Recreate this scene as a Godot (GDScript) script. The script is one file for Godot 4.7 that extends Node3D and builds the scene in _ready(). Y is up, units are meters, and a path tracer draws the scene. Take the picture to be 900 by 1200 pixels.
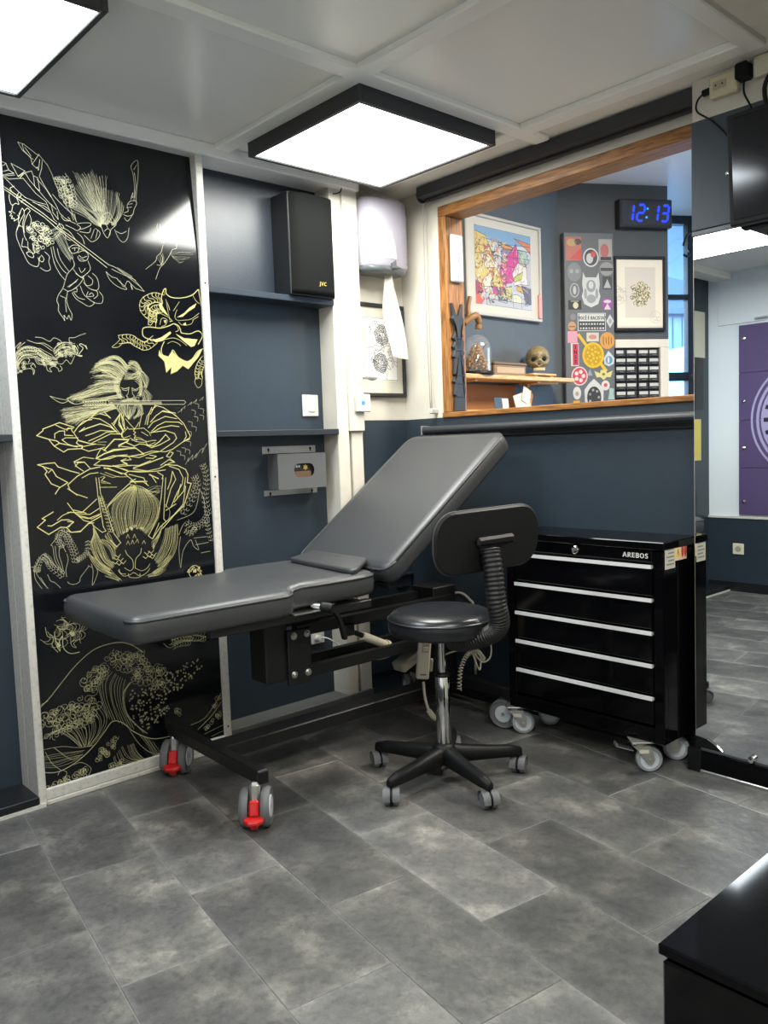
extends Node3D
# A tattoo studio corner: treatment bed, stool, drawer cabinet, opening to the back room.
# World: x runs along the wall with the opening, y up, z towards the viewer; metres.

var M := {}
var taken := {}
var rng := RandomNumberGenerator.new()


# ---------- mesh building ----------
class MB:
	var st := SurfaceTool.new()
	var t := Transform3D.IDENTITY
	func _init():
		st.begin(Mesh.PRIMITIVE_TRIANGLES)
		st.set_smooth_group(-1)
		st.set_uv(Vector2.ZERO)
	func soft(g := 0) -> MB:
		st.set_smooth_group(g)
		return self
	func flat() -> MB:
		st.set_smooth_group(-1)
		return self
	func at(x: Transform3D) -> MB:
		t = x
		return self
	func tri(a: Vector3, b: Vector3, c: Vector3, out: Vector3):
		if (b - a).cross(c - a).dot(out) < 0.0:
			var k := b
			b = c
			c = k
		st.add_vertex(t * a)
		st.add_vertex(t * c)
		st.add_vertex(t * b)
	func quad(a: Vector3, b: Vector3, c: Vector3, d: Vector3, out: Vector3):
		tri(a, b, c, out)
		tri(a, c, d, out)
	func uvquad(a: Vector3, b: Vector3, c: Vector3, d: Vector3, out: Vector3, r := Rect2(0, 0, 1, 1)):
		# a top left, b top right, c bottom right, d bottom left
		var u := [r.position, r.position + Vector2(r.size.x, 0), r.end, r.position + Vector2(0, r.size.y)]
		var v := [a, b, c, d]
		var o := [0, 2, 1, 0, 3, 2]
		if (b - a).cross(c - a).dot(out) < 0.0:
			o = [0, 1, 2, 0, 2, 3]
		for i in o:
			st.set_uv(u[i])
			st.add_vertex(t * (v[i] as Vector3))
		st.set_uv(Vector2.ZERO)
	func box(c: Vector3, s: Vector3, b := 0.0) -> MB:
		var h := s * 0.5
		if b <= 0.0:
			for ax in 3:
				for sg in [-1.0, 1.0]:
					var n := Vector3.ZERO
					n[ax] = sg
					var u := Vector3.ZERO
					u[(ax + 1) % 3] = h[(ax + 1) % 3]
					var v := Vector3.ZERO
					v[(ax + 2) % 3] = h[(ax + 2) % 3]
					var o := c + n * h[ax]
					quad(o - u - v, o + u - v, o + u + v, o - u + v, n)
			return self
		b = minf(b, minf(h.x, minf(h.y, h.z)) * 0.9)
		for ax in 3:
			var i := (ax + 1) % 3
			var j := (ax + 2) % 3
			for sg in [-1.0, 1.0]:
				var n := Vector3.ZERO
				n[ax] = sg
				var u := Vector3.ZERO
				u[i] = h[i] - b
				var v := Vector3.ZERO
				v[j] = h[j] - b
				var o := c + n * h[ax]
				quad(o - u - v, o + u - v, o + u + v, o - u + v, n)
			for si in [-1.0, 1.0]:
				for sj in [-1.0, 1.0]:
					var p := Vector3.ZERO
					p[i] = si * h[i]
					p[j] = sj * (h[j] - b)
					var q := Vector3.ZERO
					q[i] = si * (h[i] - b)
					q[j] = sj * h[j]
					var e := Vector3.ZERO
					e[ax] = h[ax] - b
					var n := Vector3.ZERO
					n[i] = si
					n[j] = sj
					quad(c + p - e, c + p + e, c + q + e, c + q - e, n)
		for sx in [-1.0, 1.0]:
			for sy in [-1.0, 1.0]:
				for sz in [-1.0, 1.0]:
					var g := Vector3(sx, sy, sz)
					tri(c + g * Vector3(h.x, h.y - b, h.z - b), c + g * Vector3(h.x - b, h.y, h.z - b), c + g * Vector3(h.x - b, h.y - b, h.z), g)
		return self
	func span(a: Vector3, b: Vector3, bev := 0.0) -> MB:
		return box((a + b) * 0.5, (b - a).abs(), bev)
	func lathe(p: Array, seg := 24, smooth := true) -> MB:
		# p: Vector2(radius, y) from bottom to top
		for k in p.size() - 1:
			var a: Vector2 = p[k]
			var b: Vector2 = p[k + 1]
			if a.is_equal_approx(b):
				continue
			var sl := Vector2(b.y - a.y, a.x - b.x)
			for s in seg:
				var d0 := Vector3(cos(TAU * s / seg), 0, sin(TAU * s / seg))
				var d1 := Vector3(cos(TAU * (s + 1) / seg), 0, sin(TAU * (s + 1) / seg))
				var o := (d0 + d1).normalized() * sl.x + Vector3.UP * sl.y
				var v := [d0 * a.x + Vector3.UP * a.y, d1 * a.x + Vector3.UP * a.y, d1 * b.x + Vector3.UP * b.y, d0 * b.x + Vector3.UP * b.y]
				if a.x < 1e-5:
					tri(v[0], v[2], v[3], o)
				elif b.x < 1e-5:
					tri(v[0], v[1], v[2], o)
				else:
					quad(v[0], v[1], v[2], v[3], o)
		return self
	func cyl(a: Vector3, b: Vector3, r: float, seg := 16, bev := 0.0) -> MB:
		# a rod from a to b with flat ends and a softened rim
		var keep := t
		var y := (b - a).normalized()
		var x := y.cross(Vector3.RIGHT if absf(y.x) < 0.8 else Vector3.UP).normalized()
		t = keep * Transform3D(Basis(x, y, x.cross(y)), a)
		var l := (b - a).length()
		var e := bev if bev > 0.0 else minf(r, l) * 0.08
		soft(1)
		lathe([Vector2(r, e), Vector2(r, l - e)], seg)
		flat()
		lathe([Vector2(0, 0), Vector2(r - e, 0), Vector2(r, e)], seg)
		lathe([Vector2(r, l - e), Vector2(r - e, l), Vector2(0, l)], seg)
		t = keep
		return self
	func sweep(path: PackedVector3Array, prof: PackedVector2Array, up := Vector3.UP, smooth := true) -> MB:
		var n := path.size()
		var m := prof.size()
		var rows := []
		var mids := []
		for i in n:
			var d := (path[mini(i + 1, n - 1)] - path[maxi(i - 1, 0)]).normalized()
			var x := up.cross(d)
			if x.length() < 0.05:
				x = Vector3.RIGHT.cross(d)
			x = x.normalized()
			var y := d.cross(x).normalized()
			var row := []
			for q in prof:
				row.append(path[i] + x * q.x + y * q.y)
			rows.append(row)
			mids.append(path[i])
		for i in n - 1:
			for j in m:
				var k := (j + 1) % m
				var c: Vector3 = (rows[i][j] + rows[i][k] + rows[i + 1][j] + rows[i + 1][k]) * 0.25
				quad(rows[i][j], rows[i][k], rows[i + 1][k], rows[i + 1][j], c - (mids[i] + mids[i + 1]) * 0.5)
		for e in [0, n - 1]:
			var d: Vector3 = (path[1] - path[0]) * -1.0 if e == 0 else path[n - 1] - path[n - 2]
			for j in m:
				tri(mids[e], rows[e][j], rows[e][(j + 1) % m], d)
		return self
	func tube(path: PackedVector3Array, r: float, seg := 8) -> MB:
		var prof := PackedVector2Array()
		for s in seg:
			prof.append(Vector2(cos(TAU * s / seg), sin(TAU * s / seg)) * r)
		soft(2)
		sweep(path, prof, Vector3(0.13, 0.98, 0.11))
		flat()
		return self
	func slab(poly: PackedVector2Array, rings: Array, smooth := false, lift := Vector3.ZERO) -> MB:
		# poly: outline in x and z; rings: Vector2(inset, y) from the bottom to the top; lift: from z, to z, rise
		if not smooth:
			flat()
		else:
			soft(3)
		var n := poly.size()
		var area := 0.0
		for i in n:
			area += poly[i].cross(poly[(i + 1) % n])
		var sg := 1.0 if area > 0.0 else -1.0
		var nor := []
		for i in n:
			var e0 := (poly[i] - poly[(i + n - 1) % n]).normalized()
			var e1 := (poly[(i + 1) % n] - poly[i]).normalized()
			var n0 := Vector2(e0.y, -e0.x) * sg
			var n1 := Vector2(e1.y, -e1.x) * sg
			var s := n0 + n1
			nor.append(s / maxf(s.dot(n0), 0.35))
		var lay := []
		for g in rings:
			var row := []
			for i in n:
				var q: Vector2 = poly[i] - nor[i] * g.x
				var y: float = g.y
				if lift.z != 0.0:
					y += lift.z * smoothstep(lift.x, lift.y, q.y)
				row.append(Vector3(q.x, y, q.y))
			lay.append(row)
		for k in rings.size() - 1:
			for i in n:
				var j := (i + 1) % n
				var side := Vector3(nor[i].x + nor[j].x, 0, nor[i].y + nor[j].y).normalized()
				var rise := Vector2(rings[k + 1].x - rings[k].x, rings[k + 1].y - rings[k].y)
				var o := side * rise.y + Vector3.UP * rise.x
				quad(lay[k][i], lay[k][j], lay[k + 1][j], lay[k + 1][i], o)
		for e in [0, rings.size() - 1]:
			var flat2 := PackedVector2Array()
			for q in lay[e]:
				flat2.append(Vector2(q.x, q.z))
			var ix := Geometry2D.triangulate_polygon(flat2)
			if ix.is_empty():
				var mid := Vector3.ZERO
				for q in lay[e]:
					mid += q / n
				for i in n:
					tri(mid, lay[e][i], lay[e][(i + 1) % n], Vector3.DOWN if e == 0 else Vector3.UP)
			for i in range(0, ix.size(), 3):
				tri(lay[e][ix[i]], lay[e][ix[i + 1]], lay[e][ix[i + 2]], Vector3.DOWN if e == 0 else Vector3.UP)
		flat()
		return self
	func plate(poly: PackedVector2Array, thick: float, bev := 0.0) -> MB:
		# an outline in x and y, standing on z = 0 and thick towards +z
		var keep := t
		t = keep * Transform3D(Basis(Vector3.RIGHT, Vector3(0, 0, 1), Vector3.UP), Vector3.ZERO)
		if bev > 0.0:
			slab(poly, [Vector2(0, 0), Vector2(0, thick - bev), Vector2(bev, thick)])
		else:
			slab(poly, [Vector2(0, 0), Vector2(0, thick)])
		t = keep
		return self
	func ball(c: Vector3, r: Vector3, seg := 20, rows := 12) -> MB:
		soft(4)
		for k in rows:
			for s in seg:
				var v := []
				for q in [[k, s], [k, s + 1], [k + 1, s + 1], [k + 1, s]]:
					var a: float = PI * q[0] / rows
					var b: float = TAU * (q[1] % seg) / seg
					v.append(Vector3(sin(a) * cos(b), cos(a), sin(a) * sin(b)))
				var o: Vector3 = v[0] + v[1] + v[2] + v[3]
				if k == 0:
					tri(c + v[0] * r, c + v[2] * r, c + v[3] * r, o)
				elif k == rows - 1:
					tri(c + v[0] * r, c + v[1] * r, c + v[2] * r, o)
				else:
					quad(c + v[0] * r, c + v[1] * r, c + v[2] * r, c + v[3] * r, o)
		flat()
		return self
	func mesh() -> ArrayMesh:
		st.generate_normals()
		return st.commit()


# ---------- a sheet to draw flat print on ----------
class Sheet:
	var im: Image
	var w: int
	var h: int
	var col := Color.WHITE
	var r := RandomNumberGenerator.new()
	func _init(pw: int, ph: int, back: Color):
		w = pw
		h = ph
		im = Image.create_empty(w, h, false, Image.FORMAT_RGB8)
		im.fill(back)
		r.seed = 11
	func pts(p: Array) -> PackedVector2Array:
		var a := PackedVector2Array()
		for i in range(0, p.size(), 2):
			a.append(Vector2(p[i], p[i + 1]))
		return a
	func bend(a: PackedVector2Array) -> PackedVector2Array:
		if a.size() < 3:
			return a
		var o := PackedVector2Array()
		for i in a.size() - 1:
			var p0 := a[maxi(i - 1, 0)]
			var p3 := a[mini(i + 2, a.size() - 1)]
			for k in 5:
				o.append(a[i].cubic_interpolate(a[i + 1], p0, p3, k / 5.0))
		o.append(a[a.size() - 1])
		return o
	func dot(x: int, y: int, k: float):
		if x >= 0 and y >= 0 and x < w and y < h and k > 0.0:
			im.set_pixel(x, y, im.get_pixel(x, y).lerp(col, minf(k, 1.0)))
	func seg(a: Vector2, b: Vector2, wd: float):
		var hw := wd * 0.5
		for y in range(int(floor(minf(a.y, b.y) - hw - 1)), int(ceil(maxf(a.y, b.y) + hw + 1))):
			for x in range(int(floor(minf(a.x, b.x) - hw - 1)), int(ceil(maxf(a.x, b.x) + hw + 1))):
				var q := Vector2(x + 0.5, y + 0.5)
				var n := Geometry2D.get_closest_point_to_segment(q, a, b)
				dot(x, y, clampf(hw + 0.5 - q.distance_to(n), 0.0, 1.0))
	func line(a: PackedVector2Array, wd: float):
		for i in a.size() - 1:
			seg(a[i], a[i + 1], wd)
	func ink(p: Array, wd: float):
		line(bend(pts(p)), wd)
	func cut(p: Array, wd: float):
		line(pts(p), wd)
	func fill(p: Array):
		shape(pts(p))
	func shape(a: PackedVector2Array):
		var lo := a[0]
		var hi := a[0]
		for q in a:
			lo = lo.min(q)
			hi = hi.max(q)
		for y in range(maxi(int(lo.y), 0), mini(int(hi.y) + 1, h)):
			for x in range(maxi(int(lo.x), 0), mini(int(hi.x) + 1, w)):
				if Geometry2D.is_point_in_polygon(Vector2(x + 0.5, y + 0.5), a):
					im.set_pixel(x, y, col)
	func hair(p: Array, q: Array, n: int, wd: float, j: float):
		var a := pts(p)
		var b := pts(q)
		for i in n:
			var k := (i + r.randf_range(-0.3, 0.3)) / maxf(n - 1, 1)
			var o := PackedVector2Array()
			for s in a.size():
				o.append(a[s].lerp(b[s], clampf(k, 0, 1)) + Vector2(r.randf_range(-j, j), r.randf_range(-j, j)) * (0.3 + 0.7 * s / a.size()))
			line(bend(o), wd)
	func along(a: PackedVector2Array, k: float) -> Array:
		var b := bend(a)
		var f := clampf(k, 0, 0.9999) * (b.size() - 1)
		var i := int(f)
		var d := (b[i + 1] - b[i]).normalized()
		return [b[i].lerp(b[i + 1], f - i), d]
	func scales(p: Array, r0: float, r1: float, n: int):
		var a := pts(p)
		for i in n:
			var s := along(a, (i + 0.5) / n)
			var rad := lerpf(r0, r1, float(i) / n) * 0.8
			var d: Vector2 = s[1]
			var e := Vector2(-d.y, d.x)
			for j in [-1.0, 0.0, 1.0]:
				var c: Vector2 = s[0] + e * rad * 1.25 * j + d * (rad * 0.5 if j == 0.0 else 0.0)
				var o := PackedVector2Array()
				for k in 6:
					var g := -PI / 2 + PI * k / 5.0
					o.append(c + d * cos(g) * rad + e * sin(g) * rad * 0.65)
				line(o, 1.35)
	func rope(p: Array, rad: float, n: int):
		var a := pts(p)
		for i in n:
			var s := along(a, (i + 0.5) / n)
			var d: Vector2 = s[1]
			var e := Vector2(-d.y, d.x)
			var c: Vector2 = s[0]
			line(bend(PackedVector2Array([c - e * rad - d * rad * 0.6, c - e * rad * 0.3 - d * rad * 0.5, c + e * rad * 0.3 + d * rad * 0.5, c + e * rad + d * rad * 0.4])), 1.8)
			line(bend(PackedVector2Array([c - e * rad - d * rad * 0.6, c - e * rad * 1.05 + d * rad * 0.2, c - e * rad + d * rad * 0.8])), 1.7)
			line(bend(PackedVector2Array([c + e * rad - d * rad * 0.8, c + e * rad * 1.05, c + e * rad + d * rad * 0.6])), 1.7)
	func spot(a: PackedVector2Array) -> Vector2:
		var lo := a[0]
		var hi := a[0]
		for q in a:
			lo = lo.min(q)
			hi = hi.max(q)
		for k in 60:
			var q := Vector2(r.randf_range(lo.x, hi.x), r.randf_range(lo.y, hi.y))
			if Geometry2D.is_point_in_polygon(q, a):
				return q
		return a[0]
	func curls(p: Array, n: int, rad: float):
		var a := pts(p)
		for i in n:
			var c := spot(a)
			var g := r.randf() * TAU
			var sg := 1.0 if r.randf() < 0.5 else -1.0
			var rr := rad * r.randf_range(0.7, 1.25)
			var o := PackedVector2Array()
			for k in 13:
				o.append(c + Vector2.from_angle(g + sg * k * 0.62) * rr * (1.15 - k / 13.0))
			line(o, 1.4)
	func dots(p: Array, n: int, rad: float):
		var a := pts(p)
		for i in n:
			var c := spot(a)
			ring([c.x, c.y], rad * r.randf_range(0.5, 1.0), 1.5)
	func ring(p: Array, rad: float, wd: float):
		var o := PackedVector2Array()
		for k in 17:
			o.append(Vector2(p[0], p[1]) + Vector2.from_angle(TAU * k / 16) * rad)
		line(o, wd)
	func disc(x: float, y: float, rx: float, ry: float):
		var o := PackedVector2Array()
		for k in 24:
			o.append(Vector2(x + cos(TAU * k / 24) * rx, y + sin(TAU * k / 24) * ry))
		shape(o)
	func tex() -> ImageTexture:
		return ImageTexture.create_from_image(im)


# ---------- naming and adding ----------
func numbered(called: String) -> String:
	if not taken.has(called):
		taken[called] = 0
		return called
	taken[called] += 1
	return "%s_%03d" % [called, taken[called]]


func tag(o: Node, label: String, category: String, group := ""):
	o.set_meta("label", label)
	o.set_meta("category", category)
	if group:
		o.set_meta("group", group)


func thing(called: String, label: String, category: String, where := Vector3.ZERO, turn := 0.0, group := "") -> Node3D:
	var o := Node3D.new()
	o.name = numbered(called)
	add_child(o)
	o.position = where
	o.rotation.y = turn
	tag(o, label, category, group)
	return o


func raw(called: String, me: Mesh, m: Material, up: Node) -> MeshInstance3D:
	var o := MeshInstance3D.new()
	o.name = called
	o.mesh = me
	o.material_override = null
	for i in me.get_surface_count():
		o.set_surface_override_material(i, m)
	up.add_child(o, true)
	return o


func part(up: Node, called: String, b: MB, m: Material, label := "") -> MeshInstance3D:
	var o := raw(called, b.mesh(), m, up)
	if label:
		o.set_meta("label", label)
	return o


func solo(called: String, b: MB, m: Material, label: String, category: String, group := "") -> MeshInstance3D:
	var o := raw(numbered(called), b.mesh(), m, self)
	tag(o, label, category, group)
	return o


func struct(called: String, b: MB, m: Material, label: String, category: String) -> MeshInstance3D:
	var o := solo(called, b, m, label, category)
	o.set_meta("kind", "structure")
	return o


func v3(x: float, y: float, z: float) -> Vector3:
	return Vector3(x, y, z)


func spin(ax: Vector3, deg: float, o := Vector3.ZERO) -> Transform3D:
	return Transform3D(Basis(ax.normalized(), deg_to_rad(deg)), o)


func rounded(w: float, h: float, r: float, n := 5, c := Vector2.ZERO) -> PackedVector2Array:
	var p := PackedVector2Array()
	var k := [Vector2(w / 2 - r, h / 2 - r), Vector2(-w / 2 + r, h / 2 - r), Vector2(-w / 2 + r, -h / 2 + r), Vector2(w / 2 - r, -h / 2 + r)]
	for q in 4:
		for i in n + 1:
			p.append(c + (k[q] as Vector2) + Vector2.from_angle(PI / 2 * (q + float(i) / n)) * r)
	return p


func oval(rx: float, ry: float, n := 24, c := Vector2.ZERO) -> PackedVector2Array:
	var p := PackedVector2Array()
	for i in n:
		p.append(c + Vector2(cos(TAU * i / n) * rx, sin(TAU * i / n) * ry))
	return p


func star(ro: float, ri: float, n: int) -> PackedVector2Array:
	var p := PackedVector2Array()
	for i in n * 2:
		p.append(Vector2.from_angle(PI * i / n + PI / 2) * (ro if i % 2 == 0 else ri))
	return p


func curve(a: Array, n := 6) -> PackedVector3Array:
	var o := PackedVector3Array()
	for i in a.size() - 1:
		var p: Vector3 = a[i]
		for k in n:
			o.append(p.cubic_interpolate(a[i + 1], a[maxi(i - 1, 0)], a[mini(i + 2, a.size() - 1)], float(k) / n))
	o.append(a[a.size() - 1])
	return o


func coil(path: PackedVector3Array, rad: float, turns: float, wire: float) -> MB:
	var o := PackedVector3Array()
	var n := int(turns * 9)
	for i in n + 1:
		var f := float(i) / n * (path.size() - 1)
		var k := mini(int(f), path.size() - 2)
		var d := (path[k + 1] - path[k]).normalized()
		var x := d.cross(Vector3(0.3, 0.2, 0.93)).normalized()
		var y := d.cross(x)
		var a := TAU * turns * i / n
		o.append(path[k].lerp(path[k + 1], f - k) + (x * cos(a) + y * sin(a)) * rad)
	return MB.new().tube(o, wire, 5)


func lettering(up: Node, called: String, text: String, size: float, where: Transform3D, m: Material, font := "Droid Sans", wide := 1.0, bold := false) -> MeshInstance3D:
	var tm := TextMesh.new()
	var f := SystemFont.new()
	f.font_names = PackedStringArray([font])
	if bold:
		f.font_weight = 700
	tm.font = f
	tm.text = text
	tm.font_size = 32
	tm.pixel_size = size / 32.0
	tm.depth = 0.0012
	tm.curve_step = 2.0
	var o := raw(called, tm, m, up)
	o.transform = where * Transform3D(Basis.from_scale(Vector3(wide, 1, 1)), Vector3.ZERO)
	return o


# ---------- materials ----------
func mat(c: Color, rough: float, metal := 0.0, spec := 0.5) -> StandardMaterial3D:
	var m := StandardMaterial3D.new()
	m.albedo_color = c
	m.roughness = rough
	m.metallic = metal
	m.metallic_specular = spec
	return m


func rgb8(r: int, g: int, b: int) -> Color:
	return Color8(r, g, b)


func noise(seed: int, freq: float, size := 512, oct := 4, ramp: Gradient = null, warp := 0.0, normal := 0.0, gain := 0.5) -> NoiseTexture2D:
	var f := FastNoiseLite.new()
	f.noise_type = FastNoiseLite.TYPE_SIMPLEX_SMOOTH
	f.seed = seed
	f.frequency = freq
	f.fractal_octaves = oct
	f.fractal_gain = gain
	if warp > 0.0:
		f.domain_warp_enabled = true
		f.domain_warp_amplitude = warp
		f.domain_warp_frequency = freq * 1.6
	var n := NoiseTexture2D.new()
	n.width = size
	n.height = size
	n.seamless = true
	n.noise = f
	if ramp:
		n.color_ramp = ramp
	if normal > 0.0:
		n.as_normal_map = true
		n.bump_strength = normal
	return n


func ramp(a: Array) -> Gradient:
	var g := Gradient.new()
	var off := PackedFloat32Array()
	var col := PackedColorArray()
	for q in a:
		off.append(q[0])
		col.append(q[1])
	g.offsets = off
	g.colors = col
	return g


func grey(v: float) -> Color:
	return Color(v, v, v)


func tri(m: StandardMaterial3D, s: Vector3, world := true) -> StandardMaterial3D:
	m.uv1_triplanar = true
	m.uv1_world_triplanar = world
	m.uv1_scale = s
	return m


func printed(s: Sheet, rough := 0.4) -> StandardMaterial3D:
	var m := mat(Color.WHITE, rough)
	m.albedo_texture = s.tex()
	m.texture_repeat = false
	return m


func make_materials():
	var wear := noise(3, 0.008, 512, 4, ramp([[0.0, grey(0.95)], [0.5, grey(0.985)], [1.0, grey(1.0)]]))
	var relief := noise(7, 0.06, 512, 3, null, 0.0, 2.0)
	M.white_wall = tri(mat(rgb8(204, 199, 187), 0.55), Vector3.ONE * 1.4)
	M.white_wall.albedo_texture = wear
	M.navy = tri(mat(rgb8(43, 54, 64), 0.42), Vector3.ONE * 1.8)
	M.navy.albedo_texture = wear
	M.navy.normal_enabled = true
	M.navy.normal_texture = relief
	M.navy.normal_scale = 0.04
	M.navy_gloss = tri(mat(rgb8(40, 48, 58), 0.36), Vector3.ONE * 4.0)
	M.navy_gloss.normal_enabled = true
	M.navy_gloss.normal_texture = relief
	M.navy_gloss.normal_scale = 0.35
	M.slate = tri(mat(rgb8(84, 90, 94), 0.6), Vector3.ONE * 1.6)
	M.slate.albedo_texture = wear
	M.white_trim = tri(mat(rgb8(212, 209, 200), 0.4), Vector3.ONE * 3.0)
	M.white_trim.albedo_texture = noise(12, 0.03, 512, 5, ramp([[0.0, grey(0.8)], [0.35, grey(0.96)], [1.0, grey(1.0)]]))
	M.ceiling = mat(rgb8(234, 234, 228), 0.26)
	M.batten = mat(rgb8(234, 234, 228), 0.35)
	M.rear_wall = mat(rgb8(234, 236, 236), 0.6)
	M.grout = mat(rgb8(128, 126, 120), 0.8)
	M.baseboard = mat(rgb8(20, 22, 26), 0.4)
	M.plinth = tri(mat(rgb8(96, 96, 94), 0.5), Vector3.ONE * 2.0)
	M.plinth.albedo_texture = wear
	# floor tiles: slate-look vinyl, several cuts of the same pattern
	for i in 4:
		var m := tri(mat(Color.WHITE, 0.42), Vector3(0.7, 0.7, 0.7))
		m.uv1_offset = Vector3(0.37 * i, 0.21 * i, 0.63 * i)
		var base: float = 0.435 + 0.035 * [0, 2, -1, 1][i]
		m.vertex_color_use_as_albedo = true
		m.albedo_texture = noise(20 + i, 0.006, 1024, 8, ramp([[0.0, Color(base * 0.8, base * 0.8, base * 0.795)], [0.4, Color(base * 0.92, base * 0.915, base * 0.9)], [0.55, Color(base, base * 0.99, base * 0.965)], [0.7, Color(base * 1.1, base * 1.085, base * 1.045)], [0.84, Color(base * 1.26, base * 1.24, base * 1.18)], [1.0, Color(base * 1.5, base * 1.47, base * 1.4)]]), 45.0, 0.0, 0.6)
		m.detail_enabled = true
		m.detail_blend_mode = BaseMaterial3D.BLEND_MODE_MUL
		m.detail_albedo = noise(30 + i, 0.05, 1024, 6, ramp([[0.0, grey(0.72)], [0.42, grey(0.93)], [0.6, grey(1.0)], [1.0, grey(1.0)]]), 30.0, 0.0, 0.7)
		m.normal_enabled = true
		m.normal_texture = noise(40, 0.05, 512, 4, null, 0.0, 3.0)
		m.normal_scale = 0.16
		m.roughness_texture = noise(44, 0.012, 512, 4, ramp([[0.0, grey(0.85)], [0.5, grey(1.0)], [1.0, grey(1.15)]]))
		M["tile%d" % i] = m
	M.oak = tri(mat(Color.WHITE, 0.4), Vector3(1.2, 14, 9))
	M.oak.albedo_texture = noise(51, 0.012, 512, 5, ramp([[0.0, rgb8(94, 60, 28)], [0.4, rgb8(136, 90, 44)], [0.7, rgb8(156, 107, 56)], [1.0, rgb8(174, 126, 70)]]))
	M.oak_up = tri(mat(Color.WHITE, 0.4), Vector3(9, 1.2, 14))
	M.oak_up.albedo_texture = M.oak.albedo_texture
	M.pine = tri(mat(Color.WHITE, 0.45), Vector3(9, 14, 1.2))
	M.pine.albedo_texture = noise(52, 0.012, 512, 5, ramp([[0.0, rgb8(176, 124, 66)], [0.5, rgb8(206, 160, 98)], [1.0, rgb8(224, 184, 126)]]))
	M.cork = tri(mat(Color.WHITE, 0.85), Vector3.ONE * 6.0)
	M.cork.albedo_texture = noise(53, 0.05, 512, 4, ramp([[0.0, rgb8(128, 82, 44)], [1.0, rgb8(176, 124, 76)]]))
	M.leather = tri(mat(rgb8(56, 58, 60), 0.42), Vector3.ONE * 9.0, false)
	M.leather.normal_enabled = true
	M.leather.normal_texture = noise(60, 0.2, 512, 2, null, 0.0, 1.5)
	M.leather.normal_scale = 0.1
	M.leather_black = tri(mat(rgb8(26, 28, 31), 0.3), Vector3.ONE * 9.0, false)
	M.leather_black.normal_enabled = true
	M.leather_black.normal_texture = M.leather.normal_texture
	M.leather_black.normal_scale = 0.035
	M.piping = mat(rgb8(52, 54, 56), 0.4)
	M.black_steel = mat(rgb8(14, 15, 16), 0.5)
	M.black_gloss = mat(rgb8(7, 7, 9), 0.06, 0.0, 0.25)
	M.black_drawer = mat(rgb8(6, 6, 8), 0.1, 0.0, 0.35)
	M.black_plastic = mat(rgb8(18, 19, 20), 0.5, 0.0, 0.35)
	M.matte_black = mat(rgb8(52, 52, 52), 0.6)
	M.dark_grille = tri(mat(rgb8(15, 16, 16), 0.95, 0.0, 0.25), Vector3.ONE * 30.0)
	M.dark_grille.normal_enabled = true
	M.dark_grille.normal_texture = relief
	M.dark_grille.normal_scale = 0.4
	M.chrome = mat(rgb8(214, 214, 214), 0.1, 1.0)
	M.steel = mat(rgb8(196, 196, 194), 0.32, 1.0)
	M.alu = mat(rgb8(238, 238, 238), 0.36, 0.3)
	M.zinc = mat(rgb8(178, 178, 174), 0.38, 0.8)
	M.rubber = mat(rgb8(98, 99, 101), 0.6)
	M.rubber_dark = mat(rgb8(52, 53, 55), 0.6)
	M.wheel_grey = mat(rgb8(140, 146, 152), 0.5)
	M.wheel_rim = mat(rgb8(190, 196, 200), 0.45)
	M.red = mat(rgb8(196, 34, 34), 0.35)
	M.beige = mat(rgb8(196, 190, 170), 0.45)
	M.beige_dark = mat(rgb8(150, 146, 130), 0.5)
	M.white_plastic = mat(rgb8(200, 199, 193), 0.3)
	M.dispenser = mat(rgb8(168, 164, 176), 0.38)
	M.grey_plastic = mat(rgb8(92, 98, 102), 0.3)
	M.grey_paint = mat(rgb8(88, 90, 91), 0.45)
	M.paper = mat(rgb8(196, 193, 184), 0.8)
	M.paper.backlight_enabled = true
	M.paper.backlight = Color(0.3, 0.3, 0.29)
	M.card = mat(rgb8(194, 189, 176), 0.7)
	M.cream = mat(rgb8(200, 194, 178), 0.6)
	M.gold = mat(rgb8(214, 186, 96), 0.3, 0.6)
	M.ink = mat(rgb8(16, 16, 18), 0.6)
	M.hole = mat(rgb8(6, 6, 7), 0.9)
	M.mirror = mat(rgb8(236, 240, 240), 0.0, 1.0)
	M.screen = mat(rgb8(6, 7, 9), 0.1)
	M.glass = mat(Color(0.96, 0.98, 1.0, 0.08), 0.02)
	M.glass.transparency = BaseMaterial3D.TRANSPARENCY_ALPHA
	M.lens = mat(rgb8(250, 250, 248), 0.5)
	M.lens.emission_enabled = true
	M.lens.emission = Color(0.97, 0.985, 1.0)
	M.lens.emission_energy_multiplier = 2.6
	M.led = mat(rgb8(10, 20, 90), 0.4)
	M.led.emission_enabled = true
	M.led.emission = rgb8(20, 50, 255)
	M.led.emission_energy_multiplier = 2.2
	M.led_dot = mat(rgb8(10, 60, 90), 0.4)
	M.led_dot.emission_enabled = true
	M.led_dot.emission = rgb8(20, 140, 255)
	M.led_dot.emission_energy_multiplier = 1.6
	M.purple = mat(rgb8(92, 76, 112), 0.3)
	M.lilac = mat(rgb8(176, 164, 200), 0.35)
	M.yellow = mat(rgb8(232, 200, 40), 0.5)


func hue(r: int, g: int, b: int, rough := 0.45) -> StandardMaterial3D:
	var k := "c%d_%d_%d" % [r, g, b]
	if not M.has(k):
		M[k] = mat(rgb8(r, g, b), rough)
	return M[k]


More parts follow.
